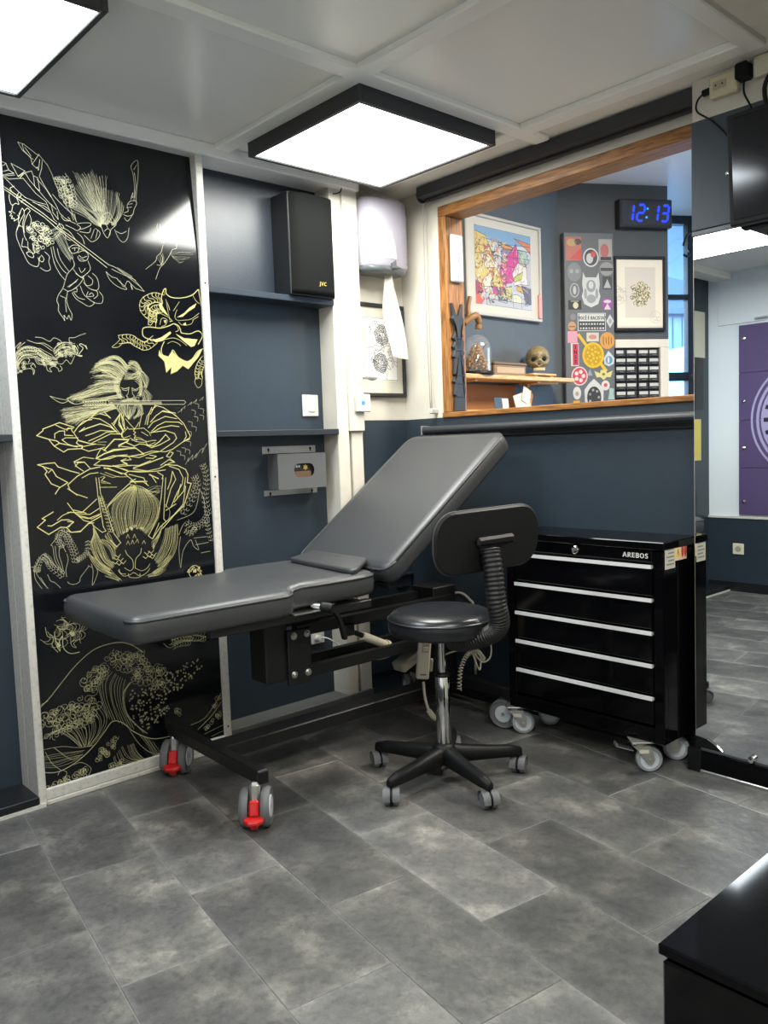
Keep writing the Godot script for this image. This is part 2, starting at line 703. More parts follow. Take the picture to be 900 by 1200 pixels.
func _ready():
	rng.seed = 5
	var cam := Camera3D.new()
	cam.name = "camera"
	cam.keep_aspect = Camera3D.KEEP_HEIGHT
	cam.fov = 63.787
	cam.near = 0.02
	cam.transform = Transform3D(Basis(v3(0.67204, -0.03571, -0.73965), v3(-0.03597, 0.99608, -0.08077), v3(0.73964, 0.08088, 0.66813)), v3(2.85759, 1.20000, 2.73360))
	add_child(cam)
	cam.current = true
	var env := Environment.new()
	env.background_mode = Environment.BG_SKY
	var sky := Sky.new()
	var air := ProceduralSkyMaterial.new()
	air.sky_top_color = rgb8(84, 148, 212)
	air.sky_horizon_color = rgb8(186, 216, 238)
	air.ground_horizon_color = rgb8(150, 160, 168)
	air.ground_bottom_color = rgb8(90, 92, 94)
	air.sky_energy_multiplier = 2.8
	sky.sky_material = air
	env.sky = sky
	env.tonemap_mode = Environment.TONE_MAPPER_LINEAR
	env.tonemap_exposure = 1.43
	env.sdfgi_enabled = true
	env.ssao_enabled = true
	env.ssil_enabled = true
	var we := WorldEnvironment.new()
	we.name = "world_environment"
	we.environment = env
	add_child(we)
	make_materials()
	build_shell()
	build_floor()
	build_lamps()
	build_left_side()
	build_opening()
	build_mirror_side()
	build_rear()
	build_back_room()
	build_bed()
	build_stool()
	build_drawer_cabinet()
	build_wall_things()
	build_back_room_things()


# ---------- room ----------
func build_shell():
	var b := MB.new()
	b.span(v3(-0.3, -0.08, -0.2), v3(4.4, -0.002, 3.5))
	var fl := struct("floor", b, M.grout, "grey slate-look tile floor of the studio laid at a slight angle", "floor")
	M["floor_node"] = fl
	struct("ceiling", MB.new().span(v3(-0.4, 2.38, -0.2), v3(4.45, 2.48, 3.5)), M.ceiling, "grey glossy panelled ceiling with white battens over the studio", "ceiling")
	var ce := get_node("ceiling")
	for q in [[v3(0.80, 2.36, 0.0), v3(0.87, 2.382, 3.39)], [v3(0.0, 2.36, 0.915), v3(3.5, 2.382, 0.985)], [v3(0.87, 2.355, 0.115), v3(1.70, 2.382, 0.185)], [v3(0.0, 2.36, 0.11), v3(0.8, 2.382, 0.18)], [v3(1.69, 2.355, 0.115), v3(1.75, 2.382, 0.93)], [v3(2.7, 2.36, 0.0), v3(2.77, 2.382, 3.39)], [v3(0.0, 2.36, 2.5), v3(3.5, 2.382, 2.57)]]:
		part(ce, "batten", MB.new().span(q[0], q[1], 0.004), M.batten)
	part(ce, "beam", MB.new().span(v3(1.79, 2.33, 0.012), v3(2.25, 2.381, 3.38), 0.004), M.white_wall)
	part(ce, "edge_rail", MB.new().span(v3(-0.115, 2.33, 0.25), v3(0.022, 2.38, 3.39), 0.004), M.batten)
	# outer shell
	struct("wall_left", MB.new().span(v3(-0.42, 0, -0.2), v3(-0.28, 2.38, 3.5)), M.navy, "dark navy wall behind the shelf niches", "wall")
	struct("wall_right", MB.new().span(v3(4.3, 0, -0.2), v3(4.42, 2.38, 3.5)), M.white_wall, "white end wall of the studio, out beyond the mirror", "wall")


func build_floor():
	var fl: Node = M.floor_node
	var a := deg_to_rad(8.3)
	var u := Vector2(cos(a), sin(a))
	var v := Vector2(-sin(a), cos(a))
	var room := PackedVector2Array([Vector2(-0.085, -0.095), Vector2(4.29, -0.095), Vector2(4.29, 3.385), Vector2(-0.085, 3.385)])
	for row in range(-4, 15):
		var v0 := 0.2075 + 0.2715 * row
		var u0 := 0.548 if (row + 10) % 2 == 0 else 0.825
		# rows alternate by half a tile
		for k in range(-3, 9):
			var ua := u0 + 0.575 * k
			var g := 0.0010
			var q := PackedVector2Array([u * (ua + g) + v * (v0 + g), u * (ua + 0.575 - g) + v * (v0 + g), u * (ua + 0.575 - g) + v * (v0 + 0.2715 - g), u * (ua + g) + v * (v0 + 0.2715 - g)])
			for cut in Geometry2D.intersect_polygons(q, room):
				var ar := 0.0
				for i in cut.size():
					ar += cut[i].cross(cut[(i + 1) % cut.size()])
				if absf(ar) < 0.004:
					continue
				var b := MB.new()
				worn_tile(b, cut)
				part(fl, "tile", b, M["tile%d" % [0, 1, 2, 3, 1, 0, 2][rng.randi() % 7]])


func worn_tile(b: MB, cut: PackedVector2Array):
	# a tile whose rim is rubbed paler than its middle
	var n := cut.size()
	var c := Vector2.ZERO
	for q in cut:
		c += q / n
	var rim := []
	for i in n:
		rim.append(rng.randf_range(0.84, 1.0))
	var mid := 0.66 + rng.randf_range(-0.03, 0.05)
	var ring := []
	for k in [[0.0, -0.008], [0.0, -0.0012], [0.0014, 0.0], [0.013, 0.0], [0.04, 0.0]]:
		var row := []
		for i in n:
			var e0 := (cut[i] - cut[(i + n - 1) % n]).normalized()
			var e1 := (cut[(i + 1) % n] - cut[i]).normalized()
			var s := (e0.orthogonal() + e1.orthogonal()).normalized()
			if s.dot(c - cut[i]) < 0.0:
				s = -s
			var m: float = k[0] * 1.414
			if m > 0.25 * cut[i].distance_to(c):
				m = 0.25 * cut[i].distance_to(c)
			var q := cut[i] + s * m
			row.append(v3(q.x, k[1], q.y))
		ring.append(row)
	for k in 4:
		for i in n:
			var j := (i + 1) % n
			var out := Vector3.UP
			if k < 2:
				out = ((ring[0][i] + ring[0][j]) * 0.5 - v3(c.x, 0, c.y)).normalized() + Vector3.UP * 0.2 * k
			var a0: float = [rim[i], rim[i], rim[i], lerpf(rim[i], mid, 0.55), mid][k]
			var a1: float = [rim[i], rim[i], rim[i], lerpf(rim[i], mid, 0.55), mid][k + 1]
			var g0: float = [rim[j], rim[j], rim[j], lerpf(rim[j], mid, 0.55), mid][k]
			var g1: float = [rim[j], rim[j], rim[j], lerpf(rim[j], mid, 0.55), mid][k + 1]
			shaded(b, [ring[k][i], ring[k][j], ring[k + 1][j]], [a0, g0, g1], out)
			shaded(b, [ring[k][i], ring[k + 1][j], ring[k + 1][i]], [a0, g1, a1], out)
	for i in range(1, n - 1):
		shaded(b, [ring[4][0], ring[4][i], ring[4][i + 1]], [mid, mid, mid], Vector3.UP)


func shaded(b: MB, p: Array, g: Array, out: Vector3):
	var o := [0, 2, 1]
	if ((p[1] - p[0]) as Vector3).cross(p[2] - p[0]).dot(out) < 0.0:
		o = [0, 1, 2]
	for i in o:
		b.st.set_color(Color(g[i], g[i], g[i]))
		b.st.add_vertex(p[i])


func lamp(x0: float, z0: float, x1: float, z1: float, label: String, tint := Color(1.0, 1.0, 0.965)):
	var o := thing("ceiling_lamp", label, "lamp", v3((x0 + x1) / 2, 2.31, (z0 + z1) / 2), 0.0, "square panel lamps on the ceiling")
	var w := x1 - x0
	var d := z1 - z0
	var b := MB.new()
	var f := 0.018
	b.span(v3(-w / 2, 0, -d / 2), v3(w / 2, 0.07, -d / 2 + f), 0.002)
	b.span(v3(-w / 2, 0, d / 2 - f), v3(w / 2, 0.07, d / 2), 0.002)
	b.span(v3(-w / 2, 0, -d / 2 + f), v3(-w / 2 + f, 0.07, d / 2 - f), 0.002)
	b.span(v3(w / 2 - f, 0, -d / 2 + f), v3(w / 2, 0.07, d / 2 - f), 0.002)
	part(o, "frame", b, M.matte_black)
	part(o, "diffuser", MB.new().span(v3(-w / 2 + f, 0.006, -d / 2 + f), v3(w / 2 - f, 0.02, d / 2 - f)), M.lens)
	var l := AreaLight3D.new()
	l.name = "light"
	l.area_size = Vector2(w - 2 * f, d - 2 * f)
	l.light_color = tint
	l.light_energy = 2.4
	l.shadow_enabled = true
	l.area_range = 8.0
	l.area_attenuation = 2.0
	l.rotation_degrees = Vector3(-90, 0, 0)
	l.position = Vector3(0, 0.003, 0)
	o.add_child(l)


func build_lamps():
	lamp(0.145, 0.235, 0.795, 0.915, "black framed square ceiling panel lamp near the corner above the bed")
	lamp(0.165, 1.76, 0.815, 2.41, "black framed square ceiling panel lamp above the near side of the line-art panel", Color(0.94, 0.975, 1.0))
	lamp(2.45, 1.15, 3.1, 1.8, "black framed square ceiling panel lamp over the glossy black side cabinet")
	lamp(2.45, 2.4, 3.1, 3.05, "black framed square ceiling panel lamp at the rear of the studio behind the viewer")


func build_left_side():
	# niche beside the corner
	var w := struct("wall_left", MB.new().span(v3(-0.28, 0, 0.40), v3(-0.115, 2.38, 1.03)), M.navy, "navy back of the shelf niche between white post and art panel", "wall")
	part(w, "upper_board", MB.new().span(v3(-0.115, 1.845, 0.40), v3(-0.112, 2.335, 1.03)), M.navy_gloss)
	struct("wall_left", MB.new().span(v3(-0.28, 0, 1.80), v3(-0.16, 2.38, 3.39)), M.navy, "navy back of the niche on the near side of the art panel", "wall")
	part(get_node("wall_left_001"), "poster", MB.new().span(v3(-0.16, 1.77, 3.17), v3(-0.158, 2.11, 3.33)), hue(206, 200, 176))
	for q in [["poster", 1.38, 1.77, 3.17, 3.30, hue(18, 18, 20)], ["poster", 1.0, 1.31, 3.13, 3.26, hue(216, 196, 90)]]:
		part(get_node("wall_left_001"), q[0], MB.new().span(v3(-0.16, q[1], q[3]), v3(-0.157, q[2], q[4])), q[5])
	struct("wall_left", MB.new().span(v3(-0.28, 0, 1.03), v3(-0.095, 2.36, 1.80)), M.white_trim, "white boarded pier that carries the black line-art panel", "wall")
	# plinths
	var p := struct("trim_1", MB.new().span(v3(-0.115, 0, 0.25), v3(-0.006, 0.065, 1.03), 0.003), M.plinth, "grey plinth at the foot of the niche behind the bed", "plinth")
	struct("trim_2", MB.new().span(v3(-0.16, 0.012, 1.80), v3(0.012, 0.04, 3.39), 0.003), M.baseboard, "dark plinth at the foot of the niche left of the art panel", "plinth")
	part(get_node("trim_2"), "edge_strip", MB.new().span(v3(-0.1, 0, 1.78), v3(0.014, 0.012, 3.39)), M.white_trim)
	# shelves in the niches
	for q in [[1.82, 1.845, 0.40, 1.03, -0.115, "navy shelf in the niche under the loudspeaker"], [1.255, 1.28, 0.40, 1.03, -0.115, "navy shelf in the niche above the steel tissue box holder"], [1.255, 1.28, 1.80, 2.3, -0.16, "navy shelf in the niche at the left edge beside the art panel"]]:
		solo("niche_shelf", MB.new().span(v3(q[4], q[0], q[2]), v3(-0.004 if q[2] < 1.0 else 0.0, q[1], q[3]), 0.002), hue(34, 39, 44) if q[0] < 1.5 else M.navy_gloss, q[5], "shelf", "navy niche shelves")
	# white post
	var post := struct("trim_3", MB.new().span(v3(-0.28, 1.268, 0.25), v3(0.0, 2.345, 0.335), 0.003), M.white_wall, "white boxed post between the shelf niche and the corner", "post")
	part(post, "return_board", MB.new().span(v3(-0.28, 0.06, 0.335), v3(-0.012, 2.345, 0.40), 0.003), M.white_wall)
	part(post, "lower_board", MB.new().span(v3(-0.28, 0.06, 0.25), v3(-0.016, 1.268, 0.318), 0.003), M.white_wall)
	# corner wall
	struct("wall_left", MB.new().span(v3(-0.28, 1.32, -0.2), v3(-0.09, 2.38, 0.25)), M.white_wall, "white upper wall of the corner behind the towel dispenser", "wall")
	var cw := struct("wall_left", MB.new().span(v3(-0.28, 0, -0.2), v3(-0.09, 1.32, 0.25)), M.navy, "navy lower wall of the corner behind the raised backrest", "wall")
	part(cw, "hatch", MB.new().span(v3(-0.09, 0.1, -0.09), v3(-0.078, 0.545, 0.24), 0.003), M.navy)
	part(cw, "hatch_rail", MB.new().span(v3(-0.09, 0.55, -0.098), v3(-0.07, 0.566, 0.245), 0.003), M.navy_gloss)
	part(cw, "hatch_pull", MB.new().span(v3(-0.078, 0.497, -0.055), v3(-0.055, 0.509, 0.015), 0.003), M.black_plastic)
	# art panel: its sheet leans back a little towards its head
	var t := thing("art_panel", "tall black glossy panel with cream line art of a robed swordsman, dragons and a wave", "panel", v3(0, 0, 1.42))
	var c := Sheet.new(640, 2036, rgb8(14, 16, 20))
	c.col = rgb8(198, 190, 134)
	draw_panel(c)
	var m := printed(c, 0.13)
	var b := MB.new().soft(5)
	var rows := 40
	var y0 := 0.055
	var y1 := 2.33
	var prev := 0.0
	for k in rows:
		var ya := lerpf(y0, y1, float(k) / rows)
		var yb := lerpf(y0, y1, float(k + 1) / rows)
		b.uvquad(v3(bow(yb, 0.355), yb, 0.355), v3(bow(yb, -0.36), yb, -0.36), v3(bow(ya, -0.36), ya, -0.36), v3(bow(ya, 0.355), ya, 0.355), Vector3.RIGHT, Rect2(0, (2.33 - yb) / 2.275, 1, (yb - ya) / 2.275))
	part(t, "printed_sheet", b, m)
	part(t, "frame_strip", MB.new().span(v3(-0.095, 0.0, 0.353), v3(0.004, 2.335, 0.38), 0.003), M.white_trim)
	part(t, "frame_strip", MB.new().span(v3(-0.095, 0.0, -0.39), v3(0.004, 2.335, -0.358), 0.003), M.white_trim)
	part(t, "bottom_strip", MB.new().span(v3(-0.095, 0.016, -0.358), v3(0.003, 0.056, 0.353), 0.003), M.white_trim)
	part(t, "bottom_strip", MB.new().span(v3(-0.095, 0.0, -0.358), v3(0.007, 0.015, 0.353), 0.002), M.white_trim)
	for y in [0.09, 1.1, 1.85]:
		part(t, "screw", MB.new().cyl(v3(0.003, y, -0.374), v3(0.0052, y, -0.374), 0.004, 8), M.hole)


func bow(y: float, z: float) -> float:
	# the thin sheet is pushed back and a little twisted between its strips near the top
	var k := maxf(y - 1.86, 0.0)
	var e := minf(k, 0.12)
	return -0.006 - 0.075 * (0.5 * e * e / 0.12 + maxf(k - 0.12, 0.0))


func draw_panel(c: Sheet):
	c.col = rgb8(186, 182, 148)
	c.hair([296,292,276,253,234,233,199,198], [296,281,321,245,313,194,285,113], 37, 0.72, 5)
	c.hair([302,280,277,242,247,195,224,142], [319,278,344,242,358,208,371,173], 37, 0.72, 5)
	c.hair([296,289,274,284,253,267,211,253], [296,281,265,254,234,228,203,208], 20, 0.72, 5)
	c.hair([330,276,349,252,357,224,355,166], [341,280,360,255,376,231,381,209], 15, 0.72, 5)
	c.hair([277,242,263,203,249,169,224,132], [310,237,324,192,327,149,329,123], 25, 0.86, 7)
	c.ink([297,265,310,247,327,239,337,253,348,273,329,292,316,320,305,311,298,291], 1.6)
	c.ink([320,267,331,268,339,275], 1.6)
	c.ink([341,290,351,316,367,327,383,311,391,278], 1.6)
	c.ink([306,301,318,291,326,298,322,312], 1.6)
	c.ink([302,275,313,278,318,288], 1.6)
	c.ink([324,250,331,260,334,270,325,269], 1.6)
	c.ink([346,295,363,300,381,290], 1.6)
	c.ink([376,237,390,240,408,232,415,214,425,196,423,186,405,189,392,205,394,223,379,231], 1.6)
	c.ink([389,213,407,208], 1.6)
	c.ink([396,201,411,196], 1.6)
	c.ink([378,247,389,256,408,232], 1.6)
	c.ink([406,184,416,160,412,177,418,171], 1.6)
	c.ink([417,187,423,148,423,100,418,74,438,51,444,58,441,96,432,141,424,186], 1.6)
	c.ink([427,83,440,64], 1.6)
	c.ink([428,93,429,136,421,175], 1.6)
	c.cut([-7,205,16,218,63,244,116,275,155,302], 2.2)
	c.cut([-3,216,23,229,69,258,120,287,157,317], 2.2)
	c.cut([157,309,215,345,311,406], 2.2)
	c.cut([159,317,199,344,304,415], 2.2)
	c.cut([61,73,79,76,120,102], 1.6)
	c.cut([61,73,73,95,94,110,98,131,115,106,120,97,144,125,155,150,163,179,177,212,197,255,210,266], 1.6)
	c.cut([74,77,76,94,94,112,102,116], 1.6)
	c.cut([81,85,97,107], 1.6)
	c.cut([98,131,110,141,113,136,115,146,122,112], 1.6)
	c.cut([129,113,125,139,116,163], 1.6)
	c.cut([116,165,131,195,145,218,161,248,168,267], 1.6)
	c.cut([-2,137,21,144,27,162,41,169,9,180,1,160,9,144,-2,139], 1.6)
	c.cut([1,160,19,147], 1.6)
	c.cut([8,171,27,162], 1.6)
	c.cut([9,180,25,189,67,179], 1.6)
	c.cut([16,181,43,174], 1.6)
	c.cut([36,141,74,156,53,177,36,141], 1.6)
	c.cut([53,175,69,162,58,179,74,161], 1.6)
	c.cut([9,183,32,205,50,222,68,236,98,243,128,246], 1.6)
	c.cut([67,179,83,198,100,218,129,238], 1.6)
	c.cut([74,161,94,152,98,166,99,196,87,183,74,161], 1.6)
	c.cut([98,166,110,169,113,208,101,200], 1.6)
	c.cut([99,196,120,220,139,241,158,256], 1.6)
	c.cut([108,174,131,197,145,220], 1.6)
	c.cut([129,238,135,257,148,288,156,294], 1.6)
	c.cut([144,243,147,268,161,286,160,261], 1.6)
	c.cut([151,212,165,227,185,246,203,259,209,281], 1.6)
	c.ink([168,267,188,282,214,291], 1.6)
	c.ink([88,245,107,252,127,263,137,269], 1.6)
	c.ink([105,250,122,252,137,262], 1.6)
	c.scales([165,153,179,181,187,210], 7, 12, 8)
	c.scales([181,150,200,172,206,202,207,233], 12, 12, 10)
	c.curls([162,154,197,147,216,169,206,243,190,246,178,197], 22, 6)
	c.ink([39,207,26,216,30,223], 1.6)
	c.ink([50,224,43,238,51,239,57,228], 1.6)
	c.ink([22,234,21,249,27,265,38,258,47,259,42,240], 1.6)
	c.ink([29,265,24,283,16,286,23,290,18,298,25,297,22,305,30,304,29,311,37,305,45,299,40,292], 1.6)
	c.ink([24,283,33,288], 1.6)
	c.ink([45,289,56,270,60,284,46,309,35,337], 1.6)
	c.ink([61,277,71,267,78,274,70,285,58,312,54,337], 1.6)
	c.ink([75,284,79,304,67,333], 1.6)
	c.ink([68,243,58,247,55,253], 1.6)
	c.ink([39,324,31,349,36,374,47,402,62,431,85,438,92,424,90,410], 1.6)
	c.ink([39,324,52,326,54,349,60,364], 1.6)
	c.ink([49,283,41,304,43,324], 1.6)
	c.ink([62,288,53,316,56,342], 1.6)
	c.ink([50,359,45,383,58,384,74,399,76,412,63,410,57,401,64,397], 1.6)
	c.ink([63,367,64,394,81,398,76,372], 1.6)
	c.ink([79,368,78,392,91,394,88,387], 1.6)
	c.curls([63,321,101,295,133,317,137,361,94,393,69,370], 40, 8)
	c.ink([83,318,95,333,112,337,106,318,93,316], 1.6)
	c.ink([98,342,110,354,128,348], 1.6)
	c.ink([106,365,120,366,124,356], 1.6)
	c.hair([143,333,148,349,164,381,186,409], [164,319,177,342,186,364,198,397], 12, 0.79, 4)
	c.hair([126,328,136,323,151,315,165,313], [131,358,145,349,160,334,167,326], 8, 0.79, 4)
	c.ink([94,440,111,448,125,440,121,420,124,403,111,391], 1.6)
	c.ink([100,402,107,412,102,422,93,417,97,406], 1.6)
	c.ink([131,375,137,418,152,451,168,469], 1.6)
	c.ink([138,371,144,407,160,436,173,448], 1.6)
	c.ink([150,376,158,409,181,441], 1.6)
	c.ink([185,371,200,359,218,360,213,378,195,384,185,371], 1.6)
	c.ink([196,370,205,367,204,376], 1.6)
	c.ink([213,381,232,372,246,381,241,399,219,405,212,392], 1.6)
	c.ink([216,388,227,394,241,388], 1.6)
	c.ink([219,398,233,400], 1.6)
	c.ink([207,365,228,369,235,372], 1.6)
	c.ink([194,398,200,418,192,432,177,448,168,469,159,494,144,516,138,534,142,547,141,565,153,584,158,593,157,577,166,587,172,576,178,590,182,572,173,552,168,528,173,503], 1.6)
	c.ink([173,503,191,495,214,475,226,456], 1.6)
	c.ink([244,402,250,426,234,445,219,454,205,445,195,432], 1.6)
	c.ink([214,426,220,440,231,431,233,426], 1.6)
	c.ink([202,445,222,457,227,449], 1.6)
	c.ink([161,496,173,502], 1.6)
	c.ink([149,518,168,525], 1.6)
	c.ink([164,528,165,566], 1.6)
	c.ink([179,489,208,462], 1.6)
	c.ink([174,489,204,469], 1.6)
	c.ink([226,456,232,477,250,475,255,460,241,448], 1.6)
	c.ink([256,439,270,452,274,479,264,491,242,486,225,470], 1.6)
	c.ink([214,482,223,506,240,521], 1.6)
	c.ink([238,497,233,512,255,509,249,500,241,507], 1.6)
	c.ink([249,489,267,494,267,508,255,517], 1.6)
	c.ink([275,494,285,510,280,529,258,530,240,521], 1.6)
	c.ink([187,505,197,522,217,534,238,543,254,534,254,527], 1.6)
	c.ink([191,495,202,490,202,501,194,501], 1.6)
	c.ink([191,502,204,518,225,523], 1.6)
	c.ink([162,296,168,309,182,313,196,322,209,341], 1.6)
	c.ink([154,311,166,299,176,308,164,316], 1.6)
	c.ink([168,319,178,328,180,341,194,346], 1.6)
	c.ink([183,300,204,307,218,312,229,300,219,291,256,282,263,288,240,302,225,307], 1.6)
	c.ink([225,314,254,313,262,298], 1.6)
	c.ink([239,323,252,335,263,340,282,327,291,308,277,296], 1.6)
	c.ink([260,330,273,300], 1.6)
	c.ink([275,328,284,302], 1.6)
	c.ink([204,248,213,274,219,287], 1.6)
	c.ink([214,261,216,281], 1.6)
	c.ink([171,274,180,286,198,284,192,274], 1.6)
	c.ink([217,319,231,331,237,351], 1.6)
	c.ink([311,406,333,412,395,443,389,441,338,425,321,418], 1.6)
	c.cut([395,443,428,478,399,472,377,453], 1.6)
	c.cut([344,418,417,465], 1.6)
	c.cut([339,411,389,435], 1.6)
	c.ink([301,429,313,454,340,473,366,478,361,468,342,454,336,446,320,443,301,429], 1.6)
	c.ink([345,451,358,471,371,451,382,458,387,476,382,463], 1.6)
	c.hair([529,341,551,336,583,327,627,324], [539,356,554,363,564,372,575,370], 8, 0.72, 5)
	c.hair([505,314,496,296,487,275,494,248], [521,307,522,293,520,274,504,249], 7, 0.72, 5)
	c.ink([438,405,475,375,482,358,498,342,507,318], 1.6)
	c.ink([472,434,490,395,506,379,529,348,541,328,557,321,556,297,543,290,524,302], 1.6)
	c.ink([480,386,493,385,502,365,497,349], 1.6)
	c.hair([481,363,488,371,493,380,495,385], [503,342,507,355,504,370,500,384], 7, 0.72, 5)
	c.col = rgb8(200, 190, 128)
	c.ink([489,520,489,492,498,468,507,462,508,479,531,489,573,485,607,472,629,453,632,465,638,508], 3)
	c.ink([607,472,617,490,632,501], 1.6)
	c.ink([498,468,502,482], 1.6)
	c.fill([477,517,485,511,511,552,496,543,481,530])
	c.fill([542,554,570,537,593,516,620,500,612,515,587,531,564,550])
	c.ink([504,498,513,518,517,532], 1.6)
	c.ink([506,510,515,565], 1.6)
	c.ink([554,501,530,533], 1.6)
	c.ink([544,528,535,550,542,563,569,561,596,555,628,533], 1.6)
	c.ink([480,545,495,550,511,556,521,565,515,570,526,567], 1.6)
	c.ink([478,582,484,563,495,560,505,566,499,581,483,589], 1.6)
	c.fill([492,567,502,566,499,578,494,574])
	c.ink([547,568,557,577,573,578,595,572,604,559], 1.6)
	c.fill([562,576,574,568,576,578])
	c.ink([601,559,624,545], 1.6)
	c.ink([528,576,541,583,545,597,534,602], 1.6)
	c.ink([413,610,418,598,441,593,477,594,509,585,530,576,548,584,555,605], 3)
	c.ink([413,610,417,626,439,634,454,633], 3)
	c.ink([555,605,588,606,621,594,636,610,618,640], 3)
	c.fill([449,636,480,624,513,603,518,608,485,636,459,642])
	c.fill([533,609,565,622,617,623,604,646,590,651,564,634])
	c.ink([485,633,522,624,548,630,574,647], 1.6)
	c.ink([502,644,521,636,542,642,550,649], 1.6)
	c.ink([490,638,478,662,482,683,508,687,520,665,539,688,571,701,593,690,614,665,637,654], 3)
	c.fill([470,665,477,681,502,687,517,667,539,690,571,701,599,687,617,665,634,656,616,684,592,709,575,727,554,716,531,736,507,746,511,722,491,742,486,704,466,686])
	c.rope([488,497,463,495,431,512,425,535,444,554,464,560], 15, 13)
	c.rope([481,530,460,537,454,556,449,584], 13, 9)
	c.rope([454,635,422,656,393,648,369,636,334,640], 13, 12)
	c.ink([334,640,322,652,306,666,326,665,341,651,339,642], 1.6)
	c.rope([638,693,622,713,613,738,614,752], 13, 8)
	c.ink([600,758,597,772,607,789,621,782,625,762,612,755], 1.6)
	c.col = rgb8(182, 177, 138)
	c.hair([-1,717,13,691,38,678,75,682], [-1,763,13,731,30,712,60,714], 12, 1.44, 5)
	c.hair([75,682,99,693,114,702,126,711], [60,714,71,729,96,731,125,724], 10, 1.44, 5)
	c.hair([126,711,146,701,169,697,189,696], [115,686,132,667,155,657,184,664], 11, 1.44, 5)
	c.ink([65,649,86,650,107,659,121,648,139,654,145,663], 1.6)
	c.ink([41,659,63,666,85,669,112,687], 1.6)
	c.ink([69,667,91,666,115,680], 1.6)
	c.ink([168,655,169,645,185,643,202,635,221,628], 1.6)
	c.ink([184,667,193,683,189,696,201,700,205,698,195,695,210,675,200,666,204,661,217,667,223,676,219,665], 2.4)
	c.ink([192,665,196,676], 1.6)
	c.ink([125,724,141,726,155,713,167,725,174,715,182,699], 1.6)
	c.ink([93,733,95,747,107,751,102,741,115,734,127,740,130,749,140,742,134,731], 1.6)
	c.ink([-1,763,18,750,43,743,52,749,52,761,56,748,46,736,56,730,60,739,53,727,34,731], 1.6)
	c.ink([1,689,14,673,22,668,10,686], 1.6)
	c.ink([13,685,26,672,34,666], 1.6)
	c.ink([39,712,44,718,39,726], 1.6)
	c.ink([0,707,19,688,38,679,56,678,74,685,92,700,107,712], 1.4)
	c.ink([5,726,24,706,42,702,60,708,72,720], 1.4)
	c.curls([132,663,172,655,187,673,189,696,155,710,130,701], 26, 5)
	c.scales([12,707,37,687,65,689,86,704,103,718], 5, 6, 16)
	c.curls([-1,723,29,722,33,746,2,763], 14, 5)
	c.curls([72,713,104,712,121,730,84,732], 14, 5)
	c.col = rgb8(190, 184, 138)
	c.hair([348,734,328,711,301,702,258,717], [356,723,336,701,312,695,287,706], 20, 0.86, 7)
	c.hair([340,751,313,728,286,719,240,732], [355,737,328,718,300,709,258,715], 22, 0.86, 7)
	c.hair([332,764,305,748,274,739,229,749], [343,751,313,731,285,726,244,732], 20, 0.86, 7)
	c.hair([324,775,304,765,284,752,270,746], [335,764,312,748,291,739,257,737], 15, 0.86, 7)
	c.hair([324,775,297,765,269,763,233,764], [332,768,304,755,284,752,266,760], 15, 0.86, 7)
	c.hair([317,781,296,782,268,783,219,800], [324,775,300,772,275,772,254,776], 17, 0.86, 7)
	c.hair([320,788,288,785,247,793,151,827], [322,808,287,812,234,823,183,839], 37, 0.86, 9)
	c.hair([322,815,293,822,251,832,183,839], [328,828,299,832,271,835,250,839], 17, 0.86, 7)
	c.hair([298,848,263,850,209,856,129,867], [308,862,262,875,213,888,139,907], 42, 0.86, 9)
	c.hair([249,865,214,872,180,888,146,904], [241,878,220,888,196,898,172,911], 15, 0.86, 7)
	c.hair([356,723,379,709,392,722,395,742], [348,737,366,733,380,739,391,746], 15, 0.86, 6)
	c.hair([347,744,365,750,376,746,391,742], [339,767,360,770,382,763,398,749], 17, 0.86, 6)
	c.hair([399,735,413,745,423,765,417,789], [391,749,397,759,407,779,410,796], 17, 0.86, 6)
	c.hair([394,752,400,773,402,796,393,824], [375,770,392,783,391,800,386,817], 15, 0.86, 6)
	c.hair([413,796,427,810,432,823,429,837], [394,814,400,824,400,834,396,841], 17, 0.86, 6)
	c.hair([364,706,386,709,399,725,402,735], [356,716,374,719,388,729,395,735], 10, 0.86, 6)
	c.hair([328,774,323,788,322,808,335,825], [307,775,305,792,311,808,320,832], 15, 0.86, 5)
	c.hair([335,831,326,848,332,875,345,892], [378,827,377,848,368,875,348,895], 32, 0.86, 5)
	c.hair([331,835,308,855,311,868,321,879], [341,838,326,862,332,875,338,889], 15, 0.86, 5)
	c.hair([385,831,398,855,397,872,389,885], [370,841,383,861,375,882,359,896], 17, 0.86, 5)
	c.hair([353,831,342,835,334,841,330,848], [363,831,378,834,388,841,398,855], 10, 0.86, 5)
	c.ink([328,795,339,798,355,794], 2)
	c.ink([366,795,376,800,391,793], 2)
	c.ink([331,801,344,804,353,799], 1.6)
	c.ink([367,802,378,804,387,799], 1.6)
	c.ink([355,792,350,814,344,821,356,831,371,822,366,814,365,794], 1.6)
	c.ink([326,801,326,821,337,828], 1.4)
	c.ink([344,821,349,824], 1.4)
	c.ink([379,821,393,817], 1.4)
	c.ink([371,824,389,827], 1.4)
	c.col = rgb8(168, 160, 128)
	c.fill([288,841,467,838,468,847,288,849])
	c.col = rgb8(60, 56, 44)
	c.ink([295,843,467,840], 1.6)
	c.ink([295,846,467,844], 1.4)
	c.fill([350,851,369,851,365,856,353,857])
	c.col = rgb8(190, 184, 138)
	c.cut([282,838,552,834,558,840,551,847,282,849], 1.8)
	c.ink([275,835,283,839,284,849,275,852,273,842,275,835], 2)
	c.rope([199,846,271,845], 7, 9)
	c.ink([200,839,271,838], 1.6)
	c.ink([199,851,270,850], 1.6)
	c.ink([199,845,176,849,157,843,151,830], 1.6)
	c.ink([97,825,117,840,135,846,151,840], 1.6)
	c.ink([97,825,121,832,148,837,169,847], 1.6)
